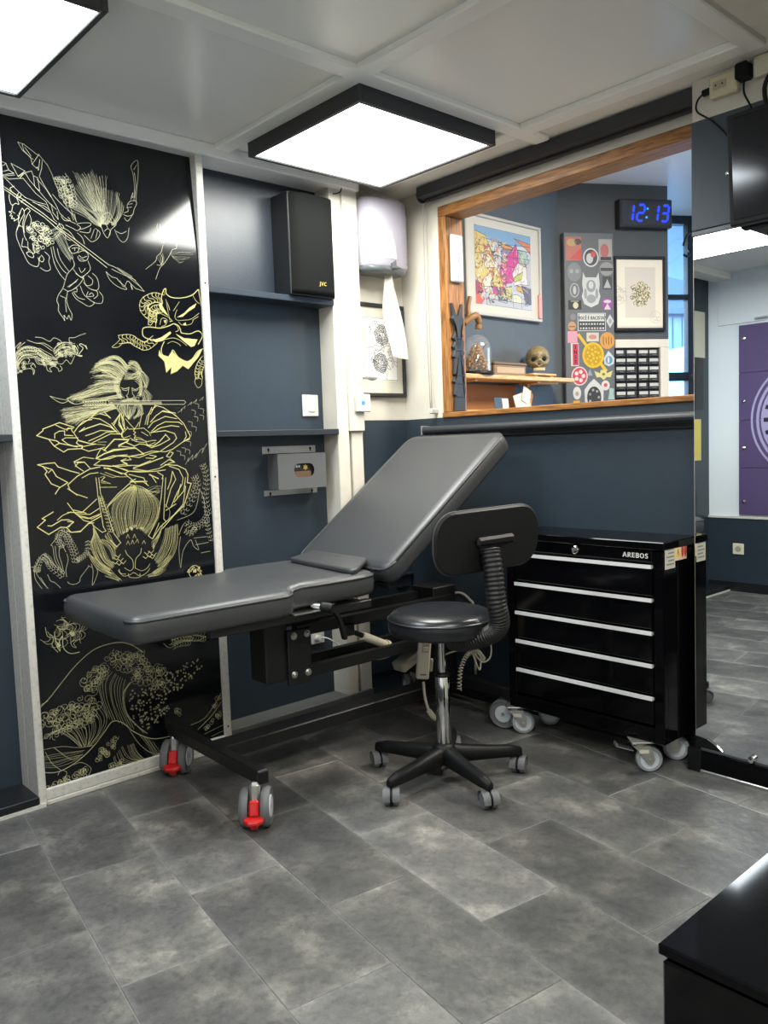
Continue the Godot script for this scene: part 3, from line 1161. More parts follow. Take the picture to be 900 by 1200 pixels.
	c.col = rgb8(206, 196, 128)
	c.cut([239,876,221,892,179,918,163,938,176,961,212,973,232,975], 2.6)
	c.cut([224,892,251,896,284,916,307,943,318,945,321,955], 2.6)
	c.cut([252,879,279,886,286,893], 2.6)
	c.cut([266,873,282,891], 2.6)
	c.cut([179,918,196,902,224,897], 2.6)
	c.cut([181,935,199,922], 2.6)
	c.cut([181,935,208,924,250,911,284,921,301,935], 3.2)
	c.cut([200,948,221,942,249,932,301,936], 2.6)
	c.cut([209,965,248,949,269,938,304,936], 2.6)
	c.cut([219,971,247,959,283,943,318,945], 2.6)
	c.cut([295,916,318,879,313,903,326,933,318,945], 2.6)
	c.cut([288,909,314,943], 2)
	c.cut([325,886,331,910,329,930], 2.6)
	c.cut([316,916,327,932], 2)
	c.cut([49,945,69,930,69,925,121,906,165,921], 3.0)
	c.cut([49,945,86,957,108,962,117,969,100,978,86,959], 3.0)
	c.cut([100,978,128,997,141,989,184,988,188,980,162,980,114,969], 3.0)
	c.cut([103,954,104,940,119,932,135,932,134,945,160,947], 2.6)
	c.cut([109,914,136,927,155,924,160,936], 2.6)
	c.cut([142,931,146,923,162,925], 2.6)
	c.cut([125,959,137,953,176,954], 2.6)
	c.cut([125,959,142,973,171,983], 2.6)
	c.cut([176,961,169,970,178,977,188,979], 2.6)
	c.cut([179,964,212,973,229,975,188,982,187,989,207,997,248,989,259,986], 2.6)
	c.cut([258,994,295,961,338,964], 3.2)
	c.cut([308,987,308,980,338,968], 2.6)
	c.cut([229,1021,258,1006,293,997,336,993], 3.8)
	c.cut([229,1021,237,1005,248,989,265,999], 2.6)
	c.cut([229,1021,246,1025,274,1023,303,1014,335,1013], 3.0)
	c.cut([242,1028,221,1041,276,1048,333,1042], 2.6)
	c.cut([312,1031,330,1025], 2.6)
	c.cut([312,1031,333,1042], 2.6)
	c.cut([239,969,267,969], 1.6)
	c.cut([232,975,263,979], 1.6)
	c.cut([158,1028,189,1015,222,1021], 2.6)
	c.cut([158,1028,171,1032,191,1031,207,1050], 2.6)
	c.cut([161,1043,171,1032], 2.6)
	c.cut([158,1028,164,1043,186,1059], 2.6)
	c.cut([168,1029,191,1031], 2.6)
	c.cut([46,1033,74,1030,98,1029,107,1042,146,1057,172,1065], 3.0)
	c.cut([46,1033,61,1039,89,1050,100,1071,134,1092], 3.0)
	c.cut([61,1039,73,1054,66,1063,83,1093,108,1105], 3.0)
	c.cut([76,1059,87,1050], 2.6)
	c.cut([241,1048,207,1053,165,1074,134,1099,139,1115,161,1133], 3.0)
	c.cut([134,1092,107,1107,93,1125], 3.0)
	c.cut([180,1080,206,1068,233,1066], 2.6)
	c.cut([254,1054,268,1053,313,1075], 2.6)
	c.cut([290,1049,332,1063], 2.6)
	c.cut([240,1068,280,1084,302,1081], 1.6)
	c.ink([239,1082,253,1079,245,1092,255,1096,241,1098], 1.4)
	c.ink([256,1082,245,1089,241,1095], 1.4)
	c.ink([255,1096,272,1104], 1.4)
	c.cut([425,881,443,851,472,858,517,885,545,912,568,955,563,967,541,974,497,1000,471,1007,421,1003,384,1012], 2.6)
	c.cut([430,866,447,854], 2.6)
	c.cut([423,907,445,885,471,869,517,877], 2.6)
	c.cut([467,871,504,877,521,889], 2.6)
	c.cut([414,926,432,907,478,888,520,896], 2.6)
	c.cut([426,937,447,919,477,906,528,908,540,916], 2.6)
	c.cut([423,943,459,926,498,919,527,923], 2.6)
	c.cut([423,941,475,936,509,946,516,962,502,977,455,1003], 2.6)
	c.cut([475,950,452,972,427,987,407,982], 3.0)
	c.cut([475,948,490,965,452,983,422,992,402,982], 2.6)
	c.cut([550,941,553,957,541,974,564,963], 2.6)
	c.cut([411,915,421,877,431,858], 2.6)
	c.cut([403,915,413,885,421,877], 2)
	c.cut([382,922,393,884,401,877], 2)
	c.cut([293,910,318,881,312,914,326,936], 2.6)
	c.cut([322,881,327,917,334,929], 2.6)
	c.cut([339,921,346,929,366,929,398,926,417,941,421,952], 2)
	c.cut([321,954,322,943,342,925], 2)
	c.cut([329,884,331,921], 2)
	c.cut([336,895,355,918,366,929,383,907], 2)
	c.cut([318,943,325,958,349,951], 2)
	c.cut([366,929,361,936,369,940,361,946,368,951,362,959,372,963,367,970], 2)
	c.cut([389,939,412,952], 2)
	c.cut([348,958,367,970,395,974,424,968,440,968], 2)
	c.ink([352,966,380,963,407,971], 1.6)
	c.cut([403,975,410,984,436,975], 2)
	c.cut([364,955,384,959,403,971], 1.6)
	c.cut([257,997,293,961,344,962,335,973,362,985], 3.0)
	c.cut([307,983,339,969], 2.6)
	c.cut([307,983,366,992,358,988], 2.6)
	c.cut([248,1011,288,994,366,992,393,1012,340,1018,286,1014,248,1025], 3.2)
	c.cut([362,985,379,978,407,982], 2.6)
	c.cut([340,1021,347,1029,312,1031,334,1047,374,1049,415,1035], 2.6)
	c.cut([344,1018,376,1023,421,1009,446,1006], 2.6)
	c.cut([400,1025,424,1028,437,1021,413,1016], 2.6)
	c.cut([354,1056,382,1049,461,1026], 3.4000000000000004)
	c.cut([353,1059,401,1069,442,1063,485,1046,503,1043,482,1034,451,1052], 2.6)
	c.cut([474,1022,488,1007,500,1012,487,1027,474,1022], 2.6)
	c.cut([486,1031,503,1043], 2.6)
	c.cut([246,1043,295,1049,346,1048], 2.6)
	c.cut([253,1051,302,1068,329,1077], 2.6)
	c.cut([284,1045,333,1066,401,1069], 2.6)
	c.cut([321,1074,337,1066,373,1071,434,1071,467,1068], 2.6)
	c.cut([321,1074,343,1092,358,1108], 2.6)
	c.cut([337,1077,387,1091,398,1114], 2.6)
	c.cut([408,1081,440,1096], 3.6)
	c.cut([413,1081,431,1109], 2.6)
	c.cut([438,1075,458,1087,453,1098], 2.6)
	c.cut([359,1093,339,1100,399,1103], 2.6)
	c.ink([256,1066,297,1082,332,1084], 1.6)
	c.cut([467,1050,513,1055,543,1070,551,1088,547,1116,562,1119,551,1144,529,1194,490,1224,445,1265], 3.0)
	c.cut([482,1056,518,1069,532,1098,527,1120,507,1147,480,1196], 2.6)
	c.cut([493,1074,504,1102,483,1134,461,1194], 2.6)
	c.cut([493,1074,485,1107,471,1134], 2.6)
	c.cut([507,1147,494,1169], 2.6)
	c.cut([541,1098,532,1143,493,1180], 2.6)
	c.cut([461,1205,499,1186], 2.6)
	c.cut([521,1120,506,1164], 2.6)
	c.cut([132,1111,156,1129,193,1144], 2.6)
	c.cut([129,1156,148,1186,176,1214,205,1225], 2.6)
	c.cut([127,1185,173,1189,223,1150], 2.6)
	c.cut([144,1178,186,1192], 2.6)
	c.cut([152,1191,198,1197,230,1180], 2.6)
	c.cut([156,1195,202,1212,228,1202], 2.6)
	c.cut([125,1214,142,1215,128,1231], 2.6)
	c.cut([123,1243,136,1248,165,1247,192,1226,209,1225], 2.6)
	c.cut([256,1178,304,1138,342,1115], 2.6)
	c.cut([261,1170,295,1138,343,1102,385,1104,403,1118], 2.6)
	c.cut([234,1113,292,1116], 2)
	c.cut([244,1100,270,1102], 1.4)
	c.cut([540,1127,526,1190,489,1223,437,1259,406,1297], 2.6)
	c.cut([83,1180,48,1198,58,1203,32,1223,65,1248,103,1229,121,1232,134,1248,163,1249,193,1224,233,1206], 3.2)
	c.cut([64,1221,75,1223,107,1207,128,1208,144,1217,121,1232], 3.2)
	c.cut([94,1206,111,1193,138,1184], 2.6)
	c.cut([146,1185,167,1203,191,1210,233,1198], 2.6)
	c.col = rgb8(198, 190, 130)
	c.cut([225,1082,228,1142,239,1241,247,1255,234,1258,211,1238,201,1225], 2.4)
	c.cut([234,1083,237,1134,255,1199,273,1266,294,1298,279,1310,258,1286], 2.4)
	c.ink([232,1142,242,1194], 2)
	c.scales([235,1142,251,1195,265,1256], 5, 7, 12)
	c.cut([467,1095,457,1176,451,1234,460,1244], 2.4)
	c.cut([457,1095,446,1161,429,1227,392,1286,406,1297,433,1246], 2.4)
	c.ink([459,1185,475,1209,468,1240], 1.4)
	c.hair([351,1115,295,1142,269,1196,286,1280], [360,1120,352,1177,345,1216,343,1246], 37, 0.79, 4)
	c.hair([360,1120,361,1177,354,1216,347,1247], [397,1131,438,1174,434,1228,388,1282], 37, 0.79, 4)
	c.ink([257,1170,260,1196,271,1227], 1.4)
	c.ink([338,1110,379,1121,406,1136,440,1143], 2)
	c.hair([392,1135,407,1127,427,1120,446,1121], [396,1153,415,1150,435,1143,445,1139], 6, 0.86, 10)
	c.curls([295,1272,324,1249,348,1245,375,1258,383,1272,347,1255], 14, 4)
	c.cut([314,1285,320,1273,325,1286], 1.6)
	c.cut([337,1287,343,1275,348,1288], 1.6)
	c.cut([313,1306,319,1295,324,1308], 1.6)
	c.cut([329,1306,335,1294,340,1307], 1.6)
	c.cut([345,1303,352,1292,356,1305], 1.6)
	c.cut([368,1310,375,1299,380,1311], 1.6)
	c.ink([308,1324,314,1340,331,1360,332,1386], 1.8)
	c.ink([364,1324,360,1341,343,1357,338,1387], 1.8)
	c.ink([332,1386,320,1394,302,1382], 1.6)
	c.ink([338,1387,361,1399,381,1392,391,1380], 1.6)
	c.ink([279,1388,296,1408,319,1407,333,1402,355,1416,380,1406,390,1394], 1.6)
	c.ink([314,1402,318,1415,350,1420,354,1407], 1.6)
	c.ink([283,1384,287,1398,305,1403], 1.6)
	c.cut([267,1344,276,1352,286,1344], 2)
	c.cut([280,1350,290,1358,299,1350], 2)
	c.cut([289,1360,298,1368,308,1359], 2)
	c.cut([275,1362,284,1371,294,1362], 2)
	c.cut([262,1356,271,1365,281,1356], 2)
	c.cut([374,1339,383,1347,394,1338], 2)
	c.cut([388,1336,398,1344,408,1336], 2)
	c.cut([382,1349,392,1357,402,1348], 2)
	c.cut([368,1352,378,1360,388,1351], 2)
	c.cut([397,1346,407,1354,417,1346], 2)
	c.cut([272,1336,282,1344,291,1336], 2)
	c.cut([392,1354,402,1363,412,1354], 2)
	c.hair([207,1264,192,1300,214,1354,252,1385], [205,1233,231,1296,246,1341,267,1365], 20, 1.01, 5)
	c.hair([182,1316,197,1356,217,1380,251,1398], [202,1336,223,1359,243,1379,265,1395], 11, 0.94, 5)
	c.hair([223,1286,248,1306,260,1329,263,1351], [232,1279,258,1294,270,1317,272,1344], 7, 1.01, 5)
	c.hair([502,1256,498,1316,475,1368,424,1398], [456,1266,444,1305,427,1340,411,1369], 22, 0.94, 5)
	c.hair([470,1358,459,1384,438,1404,403,1418], [450,1369,439,1386,424,1398,399,1408], 8, 0.94, 5)
	c.hair([448,1247,436,1282,420,1307,409,1324], [431,1281,415,1298,405,1310,404,1332], 8, 1.01, 6)
	c.hair([233,1400,255,1411,276,1423], [256,1385,273,1405,286,1420], 7, 1.08, 5)
	c.hair([448,1406,422,1420,388,1425], [419,1397,404,1409,379,1419], 7, 1.08, 5)
	c.hair([251,1259,259,1273,271,1296,284,1310], [242,1271,249,1285,262,1299,274,1318], 6, 1.15, 5)
	c.col = rgb8(176, 172, 140)
	c.scales([97,1240,117,1252,126,1277,138,1305,144,1339], 7, 9, 13)
	c.scales([97,1247,92,1268,104,1288], 6, 7, 7)
	c.scales([144,1341,161,1332,181,1316,186,1283], 5, 6, 10)
	c.ink([69,1282,88,1260,97,1240,115,1244,130,1261,134,1278], 1.6)
	c.ink([69,1282,75,1290,78,1328,89,1353,102,1368], 1.6)
	c.ink([82,1286,84,1323,97,1362], 1.6)
	c.ink([96,1287,92,1314,98,1341,102,1366], 1.6)
	c.ink([116,1314,119,1333,110,1364,111,1386], 1.6)
	c.ink([105,1286,109,1297,114,1308], 1.6)
	c.scales([40,1310,57,1325,66,1348,98,1379], 7, 8, 12)
	c.scales([40,1315,25,1340,22,1355], 6, 7, 7)
	c.ink([15,1346,40,1309,55,1315,72,1340,101,1374], 1.6)
	c.ink([15,1346,15,1378,33,1412], 1.6)
	c.ink([19,1363,35,1391,51,1414], 1.6)
	c.ink([31,1377,44,1403], 1.6)
	c.ink([53,1371,61,1392,73,1399,90,1418], 1.6)
	c.ink([3,1341,15,1343], 1.6)
	c.ink([113,1402,118,1408,133,1413,150,1407,154,1394,169,1377,183,1362], 1.6)
	c.ink([192,1355,196,1381,191,1424,210,1388,208,1371], 1.6)
	c.ink([181,1359,194,1367], 1.6)
	c.scales([573,1089,584,1124,562,1168,522,1216], 9, 11, 11)
	c.scales([608,1050,624,1103,613,1171,623,1230], 8, 9, 13)
	c.scales([532,1251,562,1270,595,1262,616,1241], 8, 9, 9)
	c.scales([524,1278,548,1292,568,1277], 6, 7, 6)
	c.scales([615,1252,619,1287,630,1323], 7, 7, 6)
	c.ink([593,1141,580,1192,559,1224,501,1242], 1.6)
	c.ink([593,1141,607,1177,610,1229], 1.6)
	c.ink([510,1300,501,1344,504,1407,516,1351,547,1315,558,1339,577,1352,566,1317], 1.6)
	c.ink([560,1310,612,1310], 1.6)
	c.ink([565,1334,617,1331], 1.6)
	c.ink([586,1365,622,1363], 1.6)
	c.ink([504,1293,518,1266,532,1251], 1.6)
	c.ink([592,844,607,847,605,861], 1.4)
	c.ink([610,861,625,864,623,878], 1.4)
	c.ink([578,866,593,870,591,883], 1.4)
	c.ink([586,889,601,892,599,906], 1.4)
	c.ink([609,883,624,887,622,900], 1.4)
	c.ink([563,906,578,909,576,923], 1.4)
	c.ink([578,923,593,926,591,940], 1.4)
	c.ink([558,939,573,943,571,956], 1.4)
	c.ink([553,973,568,977,566,990], 1.4)
	c.ink([533,995,547,998,545,1012], 1.4)
	c.ink([548,1001,563,1005,561,1018], 1.4)
	c.ink([513,1005,528,1009,526,1022], 1.4)
	c.ink([528,1020,543,1024,541,1037], 1.4)
	c.cut([526,876,542,864,538,874], 1.4)
	c.cut([539,865,555,853,551,863], 1.4)
	c.cut([565,851,581,839,577,849], 1.4)
	c.cut([585,843,601,830,596,840], 1.4)
	c.cut([611,834,627,821,622,832], 1.4)
	c.cut([544,1053,558,1031,554,1043,574,1021,570,1038,591,1016,583,1032,604,1005,617,999,610,1016,631,983], 1.4)
	c.col = rgb8(196, 186, 128)
	c.ring([556,1428], 22, 2.4)
	c.dots([529,1407,584,1414,582,1449,527,1441], 30, 3)
	c.ink([532,1427,556,1415,578,1433], 1.6)
	c.col = rgb8(190, 186, 140)
	c.scales([49,1535,75,1561,104,1552,141,1551], 30, 26, 9)
	c.ink([62,1552,63,1588,75,1615,73,1590,85,1570,86,1607,106,1629,135,1630], 2.4)
	c.ink([110,1575,112,1604,126,1614,119,1599,138,1588], 1.6)
	c.fill([107,1560,122,1563,125,1574,114,1577])
	c.fill([61,1566,67,1585,80,1598,69,1603])
	c.ink([35,1533,40,1562,57,1572,52,1593,68,1618], 1.6)
	c.ink([156,1539,139,1573,141,1603], 1.6)
	c.hair([62,1552,77,1533,106,1534,133,1557], [75,1569,87,1553,104,1552,121,1566], 6, 0.72, 5)
	c.scales([434,1635,486,1629,538,1638,582,1654], 22, 18, 14)
	c.ink([421,1640,452,1615,522,1615,591,1652,554,1673,501,1663,448,1677,424,1657], 1.6)
	c.scales([449,1662,484,1656,519,1659], 16, 16, 7)
	c.ink([-2,1781,34,1754,72,1716,126,1666,187,1630,256,1623,303,1637,349,1673], 2.4)
	c.ink([2,1772,27,1763], 1.6)
	c.curls([137,1720,199,1681,271,1643,349,1673,363,1707,282,1713,204,1727,170,1779,149,1752], 60, 13)
	c.curls([290,1715,363,1707,427,1744,415,1805,373,1803,303,1756], 46, 13)
	c.hair([279,1751,269,1787,273,1849,300,1926], [220,1700,188,1731,192,1792,210,1864], 10, 1.44, 3)
	c.hair([302,1764,276,1796,280,1866,331,1942], [294,1766,268,1802,276,1873,347,1954], 3, 1.58, 2)
	c.curls([-1,1810,38,1799,90,1775,140,1779,191,1806,164,1867,90,1870,32,1884,-1,1868], 75, 13)
	c.hair([-2,1882,34,1863,75,1888,115,1933], [190,1814,210,1864,192,1905,152,1939], 20, 1.3, 4)
	c.ink([-2,1983,46,1994,105,1978,159,1945,199,1907,228,1880,262,1893,300,1934,362,1974,429,1984], 2.6)
	c.ink([3,1912,59,1917,115,1936,159,1941], 1.6)
	c.hair([1,1933,36,1936,78,1941,129,1948], [-1,1969,33,1979,76,1977,120,1968], 7, 1.15, 3)
	c.ink([9,1921,27,1963,53,1992], 1.6)
	c.ink([37,1915,84,1965,113,1966], 1.6)
	c.dots([285,1791,374,1796,426,1760,550,1730,566,1765,509,1818,421,1846,435,1889,364,1943,301,1911], 230, 2.6)
	c.curls([435,1889,470,1886,503,1914,476,1924], 5, 8)
	c.ink([509,1965,564,1954,613,1908,635,1880], 2.2)
	c.ink([535,1988,591,1953,636,1910], 2.2)
	c.curls([553,1984,629,1946,633,1963,570,1997], 12, 7)
	c.curls([583,1934,623,1886,634,1897,602,1939], 7, 8)
	c.ink([560,2011,635,1998], 1.6)
	c.ink([587,2027,636,2019], 1.6)
	c.curls([149,1983,229,1930,243,1949,218,1980,163,2003], 22, 9)
	c.hair([257,1969,271,2003,294,2025,326,2035], [224,1998,230,2022,253,2033,269,2041], 7, 1.15, 3)
	c.hair([297,1972,311,2007,342,2039,384,2035], [273,1973,286,2015,309,2034,334,2037], 7, 1.15, 3)
	c.hair([362,1982,377,2010,392,2030,409,2035], [315,1945,345,1993,359,2028,375,2033], 6, 1.15, 3)
	c.ink([284,1922,313,1976,351,2018,392,2034], 1.6)
	c.curls([184,2031,247,2012,261,2032,205,2053], 10, 9)
	c.curls([-2,2034,45,2019,132,2009,138,2040,64,2047], 26, 10)
	c.ink([93,1986,119,1986,147,2013,138,2033], 1.6)
	c.ink([42,2004,53,1992,70,2005,58,2023], 1.6)


func build_opening():
	var z0 := -0.205
	var z1 := -0.1
	var wb := struct("wall_back", MB.new().span(v3(-0.28, 0, z0), v3(1.6, 1.32, z1)), M.navy, "navy half wall under the oak framed opening", "wall")
	part(wb, "upper_left", MB.new().span(v3(-0.28, 1.32, z0), v3(0.166, 2.75, z1)), M.white_wall)
	part(wb, "upper_head", MB.new().span(v3(0.166, 2.28, z0), v3(1.6, 2.75, z1)), M.white_wall)
	part(wb, "upper_right", MB.new().span(v3(1.5, 1.32, z0), v3(1.6, 2.28, z1)), M.white_wall)
	struct("baseboard_back", MB.new().span(v3(-0.09, 0, z1), v3(1.45, 0.085, z1 + 0.014), 0.003), M.baseboard, "black baseboard along the half wall behind the drawer cabinet", "baseboard")
	# oak frame
	var f := struct("window_1", MB.new().span(v3(0.166, 1.318, z0 - 0.012), v3(1.5, 1.342, z1 + 0.012), 0.003), M.oak, "oak framed opening in the half wall to the back room", "window")
	part(f, "frame_side", MB.new().span(v3(0.166, 1.342, z0 - 0.008), v3(0.213, 2.236, z1 + 0.006), 0.003), M.oak_up)
	part(f, "frame_side", MB.new().span(v3(1.462, 1.342, z0 - 0.008), v3(1.5, 2.236, z1 + 0.006), 0.003), M.oak_up)
	part(f, "frame_head", MB.new().span(v3(0.166, 2.236, z0 - 0.008), v3(1.5, 2.284, z1 + 0.006), 0.003), M.oak)
	# blinds
	var r := thing("roller_blind", "dark grey roller blind cassette above the oak framed opening", "blind", v3(0.78, 2.34, -0.06))
	var prof := PackedVector2Array([Vector2(-0.035, -0.012), Vector2(0.018, -0.02), Vector2(0.03, -0.008), Vector2(0.031, 0.012), Vector2(0.022, 0.03), Vector2(-0.035, 0.034)])
	part(r, "cassette", MB.new().sweep(PackedVector3Array([v3(-0.675, 0, 0), v3(0.672, 0, 0)]), flip(prof)), hue(48, 51, 55))
	part(r, "bottom_bar", MB.new().span(v3(-0.66, -0.03, -0.018), v3(0.672, -0.014, 0.004), 0.004), hue(30, 32, 35))
	part(r, "end_cap", MB.new().cyl(v3(-0.682, 0.002, 0), v3(-0.672, 0.002, 0), 0.032, 20), hue(36, 38, 42))
	for dx in [-0.672, -0.652]:
		part(r, "pull_cord", MB.new().tube(curve([v3(dx, -0.03, 0.0), v3(dx + 0.002, -0.5, 0.002), v3(-0.659 + (0.006 if dx > -0.66 else -0.003), -0.985, 0.0)]), 0.0022, 6), hue(150, 148, 140))
	part(r, "cord_clip", MB.new().span(v3(-0.668, -1.0, -0.04), v3(-0.65, -0.975, 0.006), 0.004), M.white_plastic)
	var s := thing("roller_blind", "black roller blind tube on the navy wall below the oak sill", "blind", v3(0.755, 1.262, -0.06))
	part(s, "tube", MB.new().cyl(v3(-0.682, 0, 0), v3(0.69, 0, 0), 0.019, 20), hue(40, 43, 47))
	part(s, "bracket", MB.new().span(v3(-0.69, -0.022, -0.04), v3(-0.68, 0.022, 0.02), 0.003), hue(120, 120, 118))
	part(s, "bottom_bar", MB.new().span(v3(-0.64, -0.04, -0.04), v3(0.69, -0.018, -0.024), 0.003), hue(16, 18, 20))


func flip(p: PackedVector2Array) -> PackedVector2Array:
	# profile drawn as (towards the room, up) for a path along +x
	var o := PackedVector2Array()
	for q in p:
		o.append(Vector2(q.x, q.y))
	return o


func build_mirror_side():
	var w := struct("wall_back", MB.new().span(v3(1.455, 0, -0.1), v3(4.3, 2.38, 0.0)), M.white_wall, "white wall above the mirror beside the opening", "wall")
	part(w, "navy_board", MB.new().span(v3(1.456, 1.886, 0), v3(3.2, 2.243, 0.012), 0.002), M.navy)
	var m := thing("wall_mirror", "large frameless wall mirror in a black floor channel beside the drawer cabinet", "mirror", v3(2.2, 0, 0))
	part(m, "glass", MB.new().span(v3(-0.742, 0.083, 0.0), v3(0.9, 1.868, 0.005), 0.0015), M.mirror)
	part(m, "top_rail", MB.new().span(v3(-0.744, 1.868, 0), v3(0.9, 1.884, 0.012), 0.002), hue(96, 102, 108))
	part(m, "floor_channel", MB.new().span(v3(-0.757, 0.012, 0), v3(0.9, 0.08, 0.02), 0.003), M.black_gloss)
	part(m, "channel_lip", MB.new().span(v3(-0.72, 0.078, 0.004), v3(0.9, 0.088, 0.012), 0.001), hue(70, 72, 75))
	part(m, "floor_strip", MB.new().span(v3(-0.757, 0, 0), v3(0.9, 0.012, 0.024), 0.002), M.steel)
	part(m, "corner_block", MB.new().span(v3(-0.765, 0.0, 0.0), v3(-0.715, 0.084, 0.025), 0.003), M.black_plastic)
	part(m, "corner_patch", MB.new().at(Transform3D(Basis.IDENTITY, v3(0, 0, 0.005))).plate(PackedVector2Array([Vector2(-0.742, 0.086), Vector2(-0.645, 0.086), Vector2(-0.672, 0.108), Vector2(-0.70, 0.122), Vector2(-0.742, 0.126)]), 0.003), M.black_plastic)
	part(m, "patch_edge", MB.new().tube(curve([v3(-0.64, 0.088, 0.008), v3(-0.668, 0.109, 0.008), v3(-0.70, 0.124, 0.008)]), 0.002, 6), M.chrome)
	part(m, "clip", MB.new().lathe([Vector2(0, 0), Vector2(0.012, 0), Vector2(0.012, 0.012), Vector2(0.009, 0.018), Vector2(0, 0.02)], 16).at(Transform3D.IDENTITY), M.chrome).transform = spin(Vector3.RIGHT, 90, v3(-0.538, 0.092, 0.006))
	# television
	var t := thing("television", "black flat television on the navy board above the mirror", "television", v3(2.05, 2.03, 0.022))
	t.rotation_degrees.x = 4.4
	part(t, "housing", MB.new().span(v3(-0.44, -0.165, 0.016), v3(0.44, 0.175, 0.05), 0.004), M.black_plastic)
	part(t, "screen", MB.new().span(v3(-0.425, -0.148, 0.048), v3(0.425, 0.163, 0.052), 0.001), M.screen)
	part(t, "bracket", MB.new().span(v3(-0.2, -0.1, 0.0), v3(0.2, 0.1, 0.018)), M.black_steel)
	part(t, "lower_lip", MB.new().span(v3(-0.3, -0.175, 0.02), v3(0.3, -0.162, 0.045), 0.002), M.black_plastic)
	solo("wall_stud", MB.new().at(spin(Vector3.RIGHT, 90, v3(1.583, 2.045, 0.012))).lathe([Vector2(0, 0), Vector2(0.007, 0), Vector2(0.007, 0.006), Vector2(0, 0.009)], 12), M.chrome, "small chrome stud on the navy board beside the television", "stud")
	# sockets and plugs
	var s := thing("power_socket", "cream double wall socket with two plugs high above the television", "socket", v3(1.575, 2.325, 0.0))
	part(s, "body", MB.new().span(v3(-0.046, -0.034, 0), v3(0.046, 0.034, 0.034), 0.005), hue(206, 198, 168))
	part(s, "face", MB.new().span(v3(-0.032, -0.01, 0.034), v3(0.012, 0.014, 0.036), 0.001), hue(176, 166, 138))
	for x in [-0.022, 0.0]:
		part(s, "hole", MB.new().cyl(v3(x, 0.002, 0.0355), v3(x, 0.002, 0.0368), 0.003, 8), M.hole)
	var k := thing("plug", "black plug with a cable looping down left of the wall socket", "plug", v3(1.522, 2.325, 0.016), 0.0, "plugs above the television")
	part(k, "body", MB.new().cyl(v3(0.008, 0, 0), v3(-0.022, -0.002, 0), 0.011, 12), M.black_plastic)
	part(k, "cable", MB.new().tube(curve([v3(-0.02, -0.002, 0), v3(-0.042, -0.02, 0.0), v3(-0.04, -0.055, 0.004), v3(0.005, -0.095, 0.0), v3(0.06, -0.16, 0.0)]), 0.0032, 7), M.black_plastic)
	var a := thing("plug", "square black power adapter hanging down from the wall socket", "adapter", v3(1.645, 2.34, 0.0), 0.0, "plugs above the television")
	part(a, "body", MB.new().span(v3(-0.026, -0.022, 0.0), v3(0.016, 0.028, 0.048), 0.005), M.black_plastic)
	part(a, "cable", MB.new().tube(curve([v3(-0.006, -0.02, 0.02), v3(-0.006, -0.06, 0.02), v3(0.01, -0.1, 0.015), v3(0.02, -0.14, 0.008)]), 0.0032, 7), M.black_plastic)
	solo("junction_box", MB.new().span(v3(1.672, 2.312, 0), v3(1.76, 2.376, 0.03), 0.004), hue(206, 200, 178), "cream junction box in the ceiling corner right of the black adapter", "box")
	solo("cable", MB.new().tube(curve([v3(1.72, 2.312, 0.02), v3(1.705, 2.27, 0.024), v3(1.712, 2.2, 0.02)]), 0.007, 8), M.black_plastic, "thick black cable running from the junction box behind the television", "cable")


